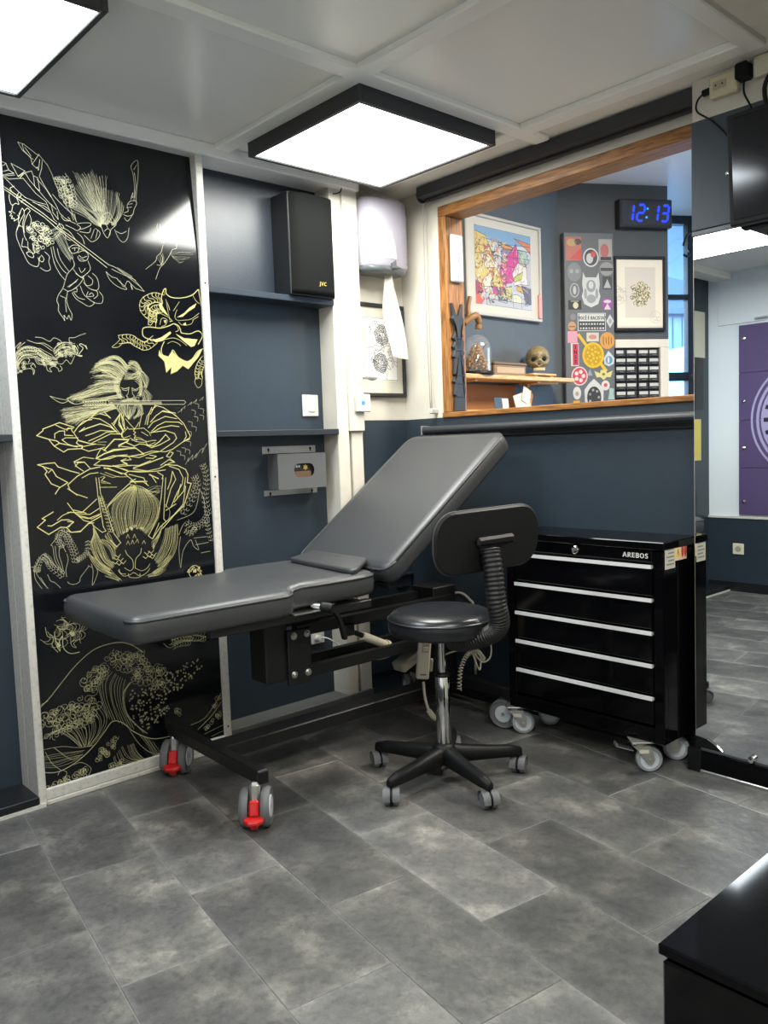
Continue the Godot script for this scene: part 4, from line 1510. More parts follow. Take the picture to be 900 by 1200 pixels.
func build_rear():
	var z := 3.39
	var w := struct("wall_front", MB.new().span(v3(-0.42, 0, z), v3(4.42, 2.38, z + 0.11)), M.rear_wall, "white wall opposite the mirror, seen in the mirror", "wall")
	part(w, "dado", MB.new().span(v3(-0.16, 0.075, z - 0.012), v3(4.3, 0.555, z)), M.navy)
	part(w, "dado_rail", MB.new().span(v3(-0.16, 0.555, z - 0.02), v3(4.3, 0.572, z), 0.002), M.white_trim)
	struct("baseboard_front", MB.new().span(v3(-0.16, 0, z - 0.022), v3(4.3, 0.075, z), 0.003), M.baseboard, "black baseboard of the wall seen in the mirror", "baseboard")
	var d := thing("wall_cupboard", "flush white cupboard door on the wall seen in the mirror", "cupboard", v3(0.4, 2.0, z - 0.0))
	part(d, "door", MB.new().span(v3(-0.48, 0.0, -0.012), v3(0.6, 0.36, 0.0), 0.002), M.rear_wall)
	part(d, "handle", MB.new().span(v3(-0.2, 0.012, -0.035), v3(0.2, 0.026, -0.012), 0.003), M.steel)
	var p := thing("round_emblem_plaque", "dark purple boarded plaque with a pale round emblem, seen in the mirror", "plaque", v3(0.6, 0.585, z))
	for i in 4:
		var ya := 1.4 * i / 4.0
		part(p, "board", MB.new().span(v3(-0.52, ya + 0.001, -0.02), v3(0.52, ya + 0.349, 0.0), 0.003), M.purple)
	for q in [[0.415, 0.43], [0.37, 0.39], [0.24, 0.355]]:
		var b := MB.new()
		for s in 48:
			var a0 := TAU * s / 48
			var a1 := TAU * (s + 1) / 48
			for zz in [[q[0], -0.0225, q[1], -0.0225, Vector3.FORWARD], [q[1], -0.0225, q[1], -0.019, Vector3(cos(a0), sin(a0), 0)], [q[0], -0.0225, q[0], -0.019, -Vector3(cos(a0), sin(a0), 0)]]:
				b.quad(v3(cos(a0) * zz[0], 0.7 + sin(a0) * zz[0], zz[1]), v3(cos(a1) * zz[0], 0.7 + sin(a1) * zz[0], zz[1]), v3(cos(a1) * zz[2], 0.7 + sin(a1) * zz[2], zz[3]), v3(cos(a0) * zz[2], 0.7 + sin(a0) * zz[2], zz[3]), zz[4])
		part(p, "ring", b, M.lilac)
	for s in 22:
		var a := TAU * s / 22
		part(p, "ring_mark", MB.new().at(Transform3D(Basis(Vector3(0, 0, 1), a), v3(cos(a) * 0.3, 0.7 + sin(a) * 0.3, -0.024))).box(Vector3.ZERO, v3(0.07, 0.03, 0.004), 0.001), hue(44, 36, 56))
	for y in [0.1, 0.5, 0.84, 1.3]:
		for x in [-0.48, 0.48]:
			part(p, "stud", MB.new().at(spin(Vector3.RIGHT, -90, v3(x, y, -0.02))).lathe([Vector2(0, 0), Vector2(0.013, 0), Vector2(0.013, 0.008), Vector2(0, 0.013)], 14), M.chrome)
	var o := thing("power_socket", "white round-holed wall socket in the navy dado, seen in the mirror", "socket", v3(0.075, 0.325, z - 0.012))
	part(o, "plate", MB.new().span(v3(-0.042, -0.042, -0.01), v3(0.042, 0.042, 0), 0.004), hue(226, 218, 190))
	part(o, "well", MB.new().cyl(v3(0, 0, -0.0115), v3(0, 0, -0.01), 0.022, 18), hue(170, 162, 138))
	# black cabinet close to the viewer
	var c := thing("side_cabinet", "glossy black low cabinet cut off at the lower right of the room", "cabinet", v3(2.75, 0, 1.3))
	part(c, "body", MB.new().span(v3(-0.49, 0.0, -0.3), v3(0.5, 0.425, 0.345), 0.003), M.black_drawer)
	part(c, "top", MB.new().span(v3(-0.5, 0.432, -0.31), v3(0.52, 0.45, 0.37), 0.003), M.black_gloss)
	part(c, "front", MB.new().span(v3(-0.495, 0.02, 0.345), v3(0.5, 0.424, 0.366), 0.004), M.black_drawer)
	part(c, "seam_strip", MB.new().span(v3(-0.488, 0.425, -0.3), v3(0.5, 0.432, 0.352), 0.001), hue(60, 58, 52))


func build_back_room():
	struct("floor", MB.new().span(v3(-1.2, -0.08, -5.2), v3(4.4, 0.0, -0.2)), hue(176, 168, 154), "grey floor of the back room beyond the opening", "floor")
	struct("ceiling", MB.new().span(v3(-1.2, 2.7, -5.2), v3(4.4, 2.8, -0.2)), hue(226, 226, 224), "white ceiling of the back room beyond the opening", "ceiling")
	struct("wall_left", MB.new().span(v3(-0.3, 0, -1.75), v3(-0.1, 2.7, -0.2)), M.slate, "slate blue wall of the back room carrying the colourful print", "wall")
	struct("wall_right", MB.new().span(v3(4.3, 0, -5.2), v3(4.42, 2.7, -0.2)), M.slate, "slate wall closing the back room, hidden by the mirror wall", "wall")
	# everything on the slanted wall is built in a frame of its own: x along it, z out of it
	var w := struct("wall_back", MB.new().span(v3(-0.12, 0, -0.62), v3(0.714, 2.7, 0)), tri(mat(rgb8(68, 72, 74), 0.6), Vector3.ONE), "slate wall of the back room behind the sticker board and clock", "wall")
	w.transform = slant()
	var d := struct("door_1", MB.new().span(v3(0.714, 2.645, -0.66), v3(2.6, 2.72, -0.6)), hue(24, 26, 30), "black framed glazed door letting daylight into the back room", "door")
	d.transform = slant()
	part(d, "frame_post", MB.new().span(v3(1.233, 0.0, -0.66), v3(1.3, 2.7, -0.6), 0.004), hue(24, 26, 30))
	part(d, "frame_post", MB.new().span(v3(0.714, 0.0, -0.66), v3(1.0, 2.7, -0.61)), hue(24, 26, 30))
	part(d, "frame_infill", MB.new().span(v3(1.3, 0.0, -0.66), v3(2.9, 2.7, -0.61)), M.slate)
	part(d, "rail", MB.new().span(v3(0.98, 2.133, -0.655), v3(1.24, 2.168, -0.605), 0.003), hue(24, 26, 30))
	part(d, "rail", MB.new().span(v3(0.98, 1.575, -0.655), v3(1.24, 1.634, -0.605), 0.003), hue(24, 26, 30))
	part(d, "pane", MB.new().span(v3(1.0, 0.4, -0.634), v3(1.235, 2.65, -0.63)), M.glass)
	part(d, "lower_board", MB.new().span(v3(0.98, 0.0, -0.655), v3(1.24, 0.4, -0.605)), hue(24, 26, 30))
	part(d, "knob", MB.new().ball(v3(1.255, 1.6, -0.57), v3(0.022, 0.022, 0.02), 14, 8), hue(70, 60, 48))
	part(d, "hook", MB.new().tube(curve([v3(1.24, 2.56, -0.6), v3(1.22, 2.57, -0.55), v3(1.175, 2.54, -0.53), v3(1.155, 2.48, -0.53)]), 0.009, 7), hue(16, 16, 18))
	part(d, "hook", MB.new().tube(curve([v3(1.24, 2.47, -0.6), v3(1.22, 2.44, -0.55), v3(1.185, 2.41, -0.53), v3(1.155, 2.42, -0.53)]), 0.009, 7), hue(16, 16, 18))
	# outdoors
	struct("ground", MB.new().span(v3(-14, -0.2, -24), v3(14, -0.02, -5.2)), hue(150, 152, 152), "pale paved ground outside the glazed door", "ground")
	var h := thing("house", "grey house with a slate gable roof outside the glazed door", "house")
	h.transform = slant() * Transform3D(Basis.IDENTITY, v3(6.6, 0, -9))
	part(h, "wall", MB.new().span(v3(-1.6, 0, -3), v3(3.0, 3.5, 0)), hue(116, 132, 150))
	part(h, "roof", MB.new().at(Transform3D(Basis.IDENTITY, v3(0, 0, -3.2))).plate(PackedVector2Array([Vector2(-2.0, 3.35), Vector2(3.4, 3.35), Vector2(0.7, 4.9)]), 3.4), hue(84, 98, 116))
	for x in 9:
		part(h, "cladding_board", MB.new().span(v3(-0.9 + x * 0.19, 1.7, 0), v3(-0.74 + x * 0.19, 3.3, 0.03)), hue(132, 148, 166))
	var v := thing("van", "white parked van outside the glazed door", "van")
	v.transform = slant() * Transform3D(Basis.IDENTITY, v3(4.3, 0, -6))
	part(v, "body", MB.new().at(Transform3D(Basis.IDENTITY, v3(0, 0, -1.8))).plate(PackedVector2Array([Vector2(-0.4, 0.5), Vector2(3.2, 0.5), Vector2(3.2, 2.55), Vector2(0.9, 2.55), Vector2(0.15, 1.9), Vector2(-0.35, 1.7)]), 1.8, 0.05), hue(226, 232, 240))
	part(v, "side_window", MB.new().span(v3(0.3, 1.95, 0), v3(0.95, 2.3, 0.01)), hue(120, 150, 190))
	part(v, "stripe", MB.new().span(v3(-0.38, 1.62, 0.0), v3(3.2, 1.7, 0.012)), hue(150, 176, 212))
	for x in [0.5, 2.5]:
		part(v, "wheel", MB.new().cyl(v3(x, 0.35, 0.04), v3(x, 0.35, -0.2), 0.35, 24), M.rubber_dark)
	# back room lamp, above the head of the opening
	var l := thing("ceiling_lamp", "white square ceiling panel lamp of the back room, above the opening", "lamp", v3(1.5, 2.67, -0.75), 0.0)
	part(l, "frame", MB.new().span(v3(-0.3, 0.012, -0.3), v3(0.3, 0.03, 0.3), 0.003), M.white_plastic)
	part(l, "diffuser", MB.new().span(v3(-0.28, 0.004, -0.28), v3(0.28, 0.013, 0.28)), M.lens)
	var al := AreaLight3D.new()
	al.name = "light"
	al.area_size = Vector2(0.56, 0.56)
	al.light_color = Color(1, 0.96, 0.9)
	al.light_energy = 6.5
	al.shadow_enabled = true
	al.area_range = 8.0
	al.area_attenuation = 2.0
	al.rotation_degrees = Vector3(-90, 0, 0)
	al.position = Vector3(0, 0.001, 0)
	l.add_child(al)


func slant() -> Transform3D:
	return Transform3D(Basis(v3(0.5, 0, -0.866025), Vector3.UP, v3(0.866025, 0, 0.5)), v3(-0.1, 0, -1.4))


# ---------- treatment bed ----------
func L(w: float, y: float, s: float) -> Vector3:
	return Vector3(w, y, -s)


func twin_caster(up: Node3D, where: Vector3, turn: float, top: float):
	# two grey wheels either side of a metal fork with a red brake pedal
	var r := 0.063
	var b := MB.new()
	b.cyl(v3(0, top - 0.02, -0.012), v3(0, top, -0.012), 0.016, 14)
	b.at(spin(Vector3.RIGHT, -12, v3(0, 0.086, 0.0))).box(v3(0, 0.012, 0.008), v3(0.036, 0.09, 0.05), 0.01)
	b.at(Transform3D.IDENTITY).cyl(v3(-0.05, r, 0), v3(0.05, r, 0), 0.008, 10)
	var c := part(up, "caster", b, M.zinc)
	c.transform = spin(Vector3.UP, turn, where)
	for sx in [-1.0, 1.0]:
		var wb := MB.new().at(Transform3D(Basis(Vector3(0, 0, 1), -PI / 2), v3(sx * 0.034, r, 0)))
		wb.soft(1).lathe([Vector2(r - 0.006, -0.014), Vector2(r, -0.008), Vector2(r, 0.008), Vector2(r - 0.006, 0.014)], 30)
		wb.flat().lathe([Vector2(0, -0.011), Vector2(r - 0.014, -0.011), Vector2(r - 0.008, -0.014), Vector2(r - 0.006, -0.014)], 30)
		wb.lathe([Vector2(r - 0.006, 0.014), Vector2(r - 0.008, 0.014), Vector2(r - 0.014, 0.011), Vector2(0, 0.011)], 30)
		part(c, "wheel", wb, M.rubber)
		part(c, "hub_disc", MB.new().cyl(v3(sx * 0.03, r, 0), v3(sx * 0.049, r, 0), 0.036, 24, 0.003), M.wheel_rim)
	var p := MB.new()
	p.at(spin(Vector3.RIGHT, -18, v3(0, 0.074, 0.042))).box(Vector3.ZERO, v3(0.032, 0.05, 0.03), 0.006)
	p.at(spin(Vector3.RIGHT, 8, v3(0, 0.044, 0.066))).slab(PackedVector2Array([Vector2(-0.034, -0.014), Vector2(0.034, -0.014), Vector2(0.03, 0.008), Vector2(0.014, 0.022), Vector2(-0.014, 0.022), Vector2(-0.03, 0.008)]), [Vector2(0.002, -0.007), Vector2(0, -0.003), Vector2(0, 0.004), Vector2(0.003, 0.008)])
	p.at(Transform3D(Basis.IDENTITY, v3(0, 0.026, 0.052))).box(Vector3.ZERO, v3(0.026, 0.03, 0.02), 0.004)
	part(c, "brake_pedal", p, M.red, "red brake pedal")


func build_bed():
	var o := thing("treatment_bed", "black padded treatment bed with raised backrest on a wheeled steel base", "treatment bed", v3(0.061, 0, 1.706), -0.0345)
	var W := 0.586
	# leg and seat cushion in one piece, waisted behind the knees
	var out := PackedVector2Array()
	var half := [Vector2(0.05, 0.0), Vector2(0.034, 0.003), Vector2(0.018, 0.011), Vector2(0.007, 0.024), Vector2(0.001, 0.04), Vector2(0.0, 0.25), Vector2(0.0, 0.48), Vector2(0.001, 0.54), Vector2(0.01, 0.562), Vector2(0.03, 0.572), Vector2(0.036, 0.585), Vector2(0.028, 0.61), Vector2(0.02, 0.66), Vector2(0.018, 0.80), Vector2(0.022, 0.88), Vector2(0.035, 0.925), Vector2(0.06, 0.95)]
	for q in half:
		out.append(Vector2(W - q.x, -q.y))
	for i in range(half.size() - 1, -1, -1):
		out.append(Vector2(half[i].x, -half[i].y))
	var b := MB.new()
	b.slab(out, [Vector2(0.016, 0.648), Vector2(0.005, 0.654), Vector2(0.0, 0.664), Vector2(-0.002, 0.69), Vector2(0.001, 0.71), Vector2(0.004, 0.718), Vector2(0.010, 0.725), Vector2(0.018, 0.730), Vector2(0.028, 0.733)], true, Vector3(-0.54, -0.62, 0.017))
	var cu := part(o, "seat_cushion", b, M.leather)
	var pipe := PackedVector3Array()
	for i in range(0, out.size()):
		var q := out[i]
		var cx := (q.x - W / 2) * 0.996 + W / 2
		pipe.append(v3(cx, 0.7165 + 0.017 * smoothstep(0.54, 0.62, -q.y), q.y * 0.996 - 0.002))
	part(cu, "piping", MB.new().tube(pipe, 0.0045, 6), M.piping)
	# backrest
	var al := 0.634
	var T := Transform3D(Basis(v3(1, 0, 0), v3(0, cos(al), sin(al)), v3(0, -sin(al), cos(al)).normalized() * 1.0), L(0, 0.755, 0.962))
	T.basis = Basis(v3(1, 0, 0), v3(0, cos(al), sin(al)), v3(0, -sin(al), cos(al)))
	# in this frame x runs across, y out of the pad, -z up the slope
	var bo := PackedVector2Array()
	bo = rounded(W, 0.824, 0.05, 6, Vector2(W / 2, -0.411))
	var bk := MB.new().at(T)
	bk.slab(bo, [Vector2(0.018, -0.082), Vector2(0.005, -0.077), Vector2(0, -0.066), Vector2(-0.003, -0.04), Vector2(0.0, -0.018), Vector2(0.004, -0.011), Vector2(0.012, -0.005), Vector2(0.024, -0.001), Vector2(0.038, 0.001)], true)
	var ba := part(o, "backrest_cushion", bk, M.leather)
	var bp := PackedVector3Array()
	for q in bo:
		bp.append(T * v3((q.x - W / 2) * 0.99 + W / 2, -0.0115, q.y * 0.992 - 0.003))
	bp.append(bp[0])
	part(ba, "piping", MB.new().tube(bp, 0.0045, 6), M.piping)
	part(o, "backrest_frame", MB.new().at(T).span(v3(0.06, -0.115, -0.72), v3(0.12, -0.082, 0.0), 0.003).span(v3(W - 0.12, -0.115, -0.72), v3(W - 0.06, -0.082, 0.0), 0.003).span(v3(0.12, -0.11, -0.5), v3(W - 0.12, -0.084, -0.45), 0.003), M.black_steel)
	# small wedge pillow at the hinge
	var po := PackedVector2Array([Vector2(0.55, -0.835), Vector2(0.545, -0.86), Vector2(0.46, -0.975), Vector2(0.44, -0.982), Vector2(0.11, -0.992), Vector2(0.098, -0.985), Vector2(0.10, -0.875), Vector2(0.115, -0.866), Vector2(0.53, -0.83)])
	part(o, "wedge_pillow", MB.new().slab(po, [Vector2(0.003, 0.748), Vector2(0.0, 0.752), Vector2(0.0, 0.762), Vector2(0.002, 0.766), Vector2(0.008, 0.768)], true, Vector3(-0.85, -0.99, 0.018)), M.leather)
	# seat frame
	for w in [0.06, 0.515]:
		part(o, "side_rail", MB.new().span(L(w, 0.618, 0.27), L(w + 0.035, 0.648, 0.92), 0.003), M.black_steel)
	for s in [0.3, 0.6, 0.86]:
		part(o, "cross_rail", MB.new().span(L(0.095, 0.62, s), L(0.515, 0.646, s + 0.035), 0.003), M.black_steel)
	var po2 := part(o, "lift_post", MB.new().span(L(0.27, 0.37, 0.57), L(0.375, 0.62, 0.665), 0.004), M.black_steel)
	var pl := part(o, "bolt_plate", MB.new().span(L(0.375, 0.35, 0.655), L(0.392, 0.552, 0.755), 0.003), M.black_steel)
	for q in [[0.68, 0.53], [0.738, 0.53], [0.676, 0.39], [0.736, 0.388]]:
		var bt := MB.new().at(Transform3D(Basis(Vector3(0, 0, 1), -PI / 2), L(0.392, q[1], q[0])))
		bt.lathe([Vector2(0, 0), Vector2(0.013, 0), Vector2(0.013, 0.003), Vector2(0, 0.003)], 18)
		bt.lathe([Vector2(0.009, 0.003), Vector2(0.009, 0.009), Vector2(0, 0.009)], 6, false)
		bt.lathe([Vector2(0.0055, 0.009), Vector2(0.0055, 0.014), Vector2(0, 0.0145)], 10)
		part(pl, "bolt", bt, M.steel)
	# parallelogram lift arms
	for q in [[0.345, 0.352 + 0.04, 0.53], [0.24, 0.27, 0.545]]:
		part(o, "upper_arm", MB.new().sweep(PackedVector3Array([L(0.5 * (q[0] + q[1]), q[2] + 0.012, 0.70), L(0.5 * (q[0] + q[1]), q[2] + 0.012, 1.5)]), PackedVector2Array([Vector2(-0.018, -0.02), Vector2(0.018, -0.02), Vector2(0.018, 0.02), Vector2(-0.018, 0.02)])), M.black_steel)
	for w in [0.38, 0.245]:
		part(o, "lower_arm", MB.new().sweep(PackedVector3Array([L(w, 0.388, 0.745), L(w, 0.392, 1.5)]), PackedVector2Array([Vector2(-0.014, -0.021), Vector2(0.014, -0.021), Vector2(0.014, 0.021), Vector2(-0.014, 0.021)])), M.black_steel)
	part(o, "arm_web", MB.new().span(L(0.259, 0.369, 0.75), L(0.366, 0.376, 1.5)), M.black_steel)
	part(o, "pillar", MB.new().span(L(0.23, 0.175, 1.40), L(0.365, 0.6, 1.53), 0.004), M.black_steel)
	# actuator
	var A := L(0.40, 0.507, 0.93)
	var B := L(0.33, 0.36, 1.24)
	part(o, "actuator_rod", MB.new().cyl(A, A.lerp(B, 0.35), 0.0095, 12), M.black_plastic)
	var tu := part(o, "actuator_tube", MB.new().cyl(A.lerp(B, 0.22), A.lerp(B, 0.7), 0.0165, 16), M.beige)
	part(tu, "collar", MB.new().cyl(A.lerp(B, 0.67), A.lerp(B, 0.73), 0.021, 16), M.beige)
	part(o, "actuator_bracket", MB.new().span(L(0.392, 0.49, 0.9), L(0.41, 0.535, 0.945), 0.003), M.black_steel)
	part(o, "motor_box", MB.new().at(Transform3D(Basis(Vector3.RIGHT, 0.4), L(0.33, 0.315, 1.275))).box(Vector3.ZERO, v3(0.07, 0.042, 0.12), 0.006), M.beige_dark)
	# tilting lever under the seat
	var lv := part(o, "clamp_lever", MB.new().cyl(L(0.548, 0.665, 0.66), L(0.60, 0.657, 0.69), 0.012, 14).cyl(L(0.578, 0.662, 0.675), L(0.604, 0.655, 0.70), 0.0175, 16), M.black_plastic)
	part(lv, "grip", MB.new().sweep(curve([L(0.595, 0.655, 0.69), L(0.60, 0.64, 0.715), L(0.60, 0.60, 0.735), L(0.60, 0.54, 0.752)], 4), PackedVector2Array([Vector2(-0.0095, -0.006), Vector2(0.0095, -0.006), Vector2(0.0095, 0.006), Vector2(-0.0095, 0.006)])), M.black_plastic)
	part(lv, "stud", MB.new().cyl(L(0.55, 0.667, 0.655), L(0.575, 0.662, 0.672), 0.0105, 8), M.steel, "bright steel stud")
	part(o, "slide_plate", MB.new().span(L(0.50, 0.649, 0.56), L(0.585, 0.653, 0.70)), M.steel)
	# base
	for s in [0.395, 1.60]:
		var cb := part(o, "cross_bar", MB.new().span(L(-0.035, 0.135, s - 0.02), L(0.612, 0.182, s + 0.02), 0.004), M.black_steel)
		part(cb, "end_cap", MB.new().span(L(0.612, 0.138, s - 0.018), L(0.617, 0.179, s + 0.018), 0.002), M.black_plastic)
	part(o, "base_beam", MB.new().span(L(0.235, 0.128, 0.415), L(0.325, 0.176, 1.58), 0.004), M.black_steel)
	twin_caster(o, L(0.594, 0, 0.375), 50, 0.135)
	twin_caster(o, L(0.004, 0, 0.390), 46, 0.135)
	twin_caster(o, L(0.548, 0, 1.63), 112, 0.135)
	twin_caster(o, L(0.004, 0, 1.60), 60, 0.135)
	# hand control hanging on the lower arm
	var k := thing("hand_control", "beige wired hand control hanging from the bed's lower lift arm", "remote control")
	k.transform = o.transform * Transform3D(Basis(Vector3.UP, 0.9) * Basis(Vector3(0, 0, 1), -0.1) * Basis.from_scale(Vector3(1.08, 1.08, 1.0)), L(0.45, 0.352, 1.255))
	part(k, "case", MB.new().box(Vector3.ZERO, v3(0.048, 0.165, 0.024), 0.005), M.beige)
	part(k, "key_field", MB.new().box(v3(0.004, 0.045, 0.0125), v3(0.026, 0.05, 0.002), 0.001), M.beige_dark)
	for y in [0.032, 0.058]:
		part(k, "key", MB.new().box(v3(0.004, y, 0.0145), v3(0.018, 0.016, 0.003), 0.001), M.beige)
	part(k, "badge", MB.new().box(v3(0.002, -0.064, 0.0122), v3(0.022, 0.006, 0.001)), M.grey_plastic)
	part(k, "side_grip", MB.new().box(v3(0.03, -0.03, -0.004), v3(0.014, 0.05, 0.014), 0.004), M.beige_dark)
	part(k, "hook", MB.new().tube(curve([v3(-0.022, 0.083, 0.0), v3(-0.034, 0.086, -0.004), v3(-0.04, 0.08, -0.02)]), 0.004, 7), M.beige)
	var inv := k.transform.affine_inverse() * o.transform
	var cord := curve([inv * L(0.435, 0.245, 1.262), inv * L(0.44, 0.18, 1.265), inv * L(0.445, 0.125, 1.28), inv * L(0.45, 0.088, 1.31), inv * L(0.43, 0.082, 1.37), inv * L(0.36, 0.10, 1.44)])
	part(k, "cord", MB.new().tube(cord, 0.0052, 7), M.beige)
	part(k, "coiled_cord", coil(cord.slice(12, 29), 0.008, 22, 0.0034), M.beige)
	# spare cable wound up behind the stool
	var q := thing("cable", "beige coiled cable bundled on the lift pillar behind the stool", "cable")
	q.transform = o.transform
	part(q, "coil", coil(curve([L(0.49, 0.19, 1.41), L(0.49, 0.27, 1.42), L(0.49, 0.325, 1.46), L(0.49, 0.33, 1.52), L(0.49, 0.29, 1.56)]), 0.008, 24, 0.003), M.beige)
	part(q, "loop", MB.new().tube(curve([L(0.49, 0.355, 1.44), L(0.49, 0.36, 1.52), L(0.49, 0.35, 1.60), L(0.49, 0.29, 1.60), L(0.49, 0.28, 1.55), L(0.49, 0.33, 1.50), L(0.49, 0.355, 1.47), L(0.42, 0.33, 1.44), L(0.36, 0.3, 1.43)]), 0.004, 7), M.beige)
	part(q, "loop", MB.new().tube(curve([L(0.49, 0.36, 1.48), L(0.49, 0.29, 1.51), L(0.49, 0.25, 1.535), L(0.49, 0.31, 1.54), L(0.49, 0.36, 1.50)]), 0.0035, 7), M.beige)
	solo("cable", MB.new().tube(curve([v3(0.18, 0.45, -0.09), v3(0.21, 0.487, -0.085), v3(0.26, 0.495, -0.085), v3(0.31, 0.47, -0.085), v3(0.33, 0.42, -0.09), v3(0.33, 0.12, -0.09)]), 0.006, 8), M.beige, "beige cable arching against the navy wall just above the stool seat", "cable")
	# mains plug and lead in the niche
	var s := thing("power_socket", "white wall socket low in the niche with a white lead, under the bed", "socket", v3(-0.115, 0.334, 0.49))
	part(s, "plate", MB.new().span(v3(0, -0.026, -0.036), v3(0.012, 0.026, 0.036), 0.003), M.white_plastic)
	part(s, "plug", MB.new().cyl(v3(0.012, 0.0, 0.01), v3(0.04, 0.004, 0.01), 0.013, 12), M.white_plastic)
	part(s, "lead", MB.new().tube(curve([v3(0.035, 0.004, 0.01), v3(0.06, 0.0, -0.02), v3(0.09, -0.06, -0.1), v3(0.16, -0.12, -0.22), v3(0.3, -0.06, -0.24), v3(0.4, -0.02, -0.2)]), 0.0038, 7), M.white_plastic)


# ---------- stool ----------
func stool_wheel(up: Node3D, where: Vector3, turn: float):
	var b := MB.new()
	b.cyl(v3(0, 0.05, -0.008), v3(0, 0.078, -0.008), 0.009, 12)
	b.at(spin(Vector3(0, 0, 1), -90, v3(0, 0.03, 0))).soft(1).lathe([Vector2(0.027, -0.006), Vector2(0.031, -0.003), Vector2(0.031, 0.003), Vector2(0.027, 0.006)], 20)
	b.at(Transform3D.IDENTITY)
	var c := part(up, "caster", b, M.black_plastic)
	c.transform = spin(Vector3.UP, turn, where)
	for sx in [-1.0, 1.0]:
		var w := MB.new().at(Transform3D(Basis(Vector3(0, 0, 1), -PI / 2), v3(sx * 0.0145, 0.0285, 0)))
		w.soft(1).lathe([Vector2(0.024, -0.010), Vector2(0.0285, -0.006), Vector2(0.0285, 0.006), Vector2(0.024, 0.010)], 22)
		w.flat().lathe([Vector2(0.0, -0.009), Vector2(0.018, -0.009), Vector2(0.024, -0.010)], 22)
		w.lathe([Vector2(0.024, 0.010), Vector2(0.018, 0.009), Vector2(0, 0.009)], 22)
		part(c, "wheel", w, M.rubber)
	var h := MB.new().soft(1)
	for sx in [-1.0, 1.0]:
		for s in 9:
			var a0 := -0.35 + (PI + 0.5) * s / 9.0
			var a1 := -0.35 + (PI + 0.5) * (s + 1) / 9.0
			var o0 := v3(0, sin(a0) * 0.0335 + 0.0285, -cos(a0) * 0.0335)
			var o1 := v3(0, sin(a1) * 0.0335 + 0.0285, -cos(a1) * 0.0335)
			h.quad(o0 + v3(sx * 0.004, 0, 0), o1 + v3(sx * 0.004, 0, 0), o1 + v3(sx * 0.028, 0, 0), o0 + v3(sx * 0.028, 0, 0), v3(0, sin(a0), -cos(a0)))
	part(c, "hood", h, M.rubber)


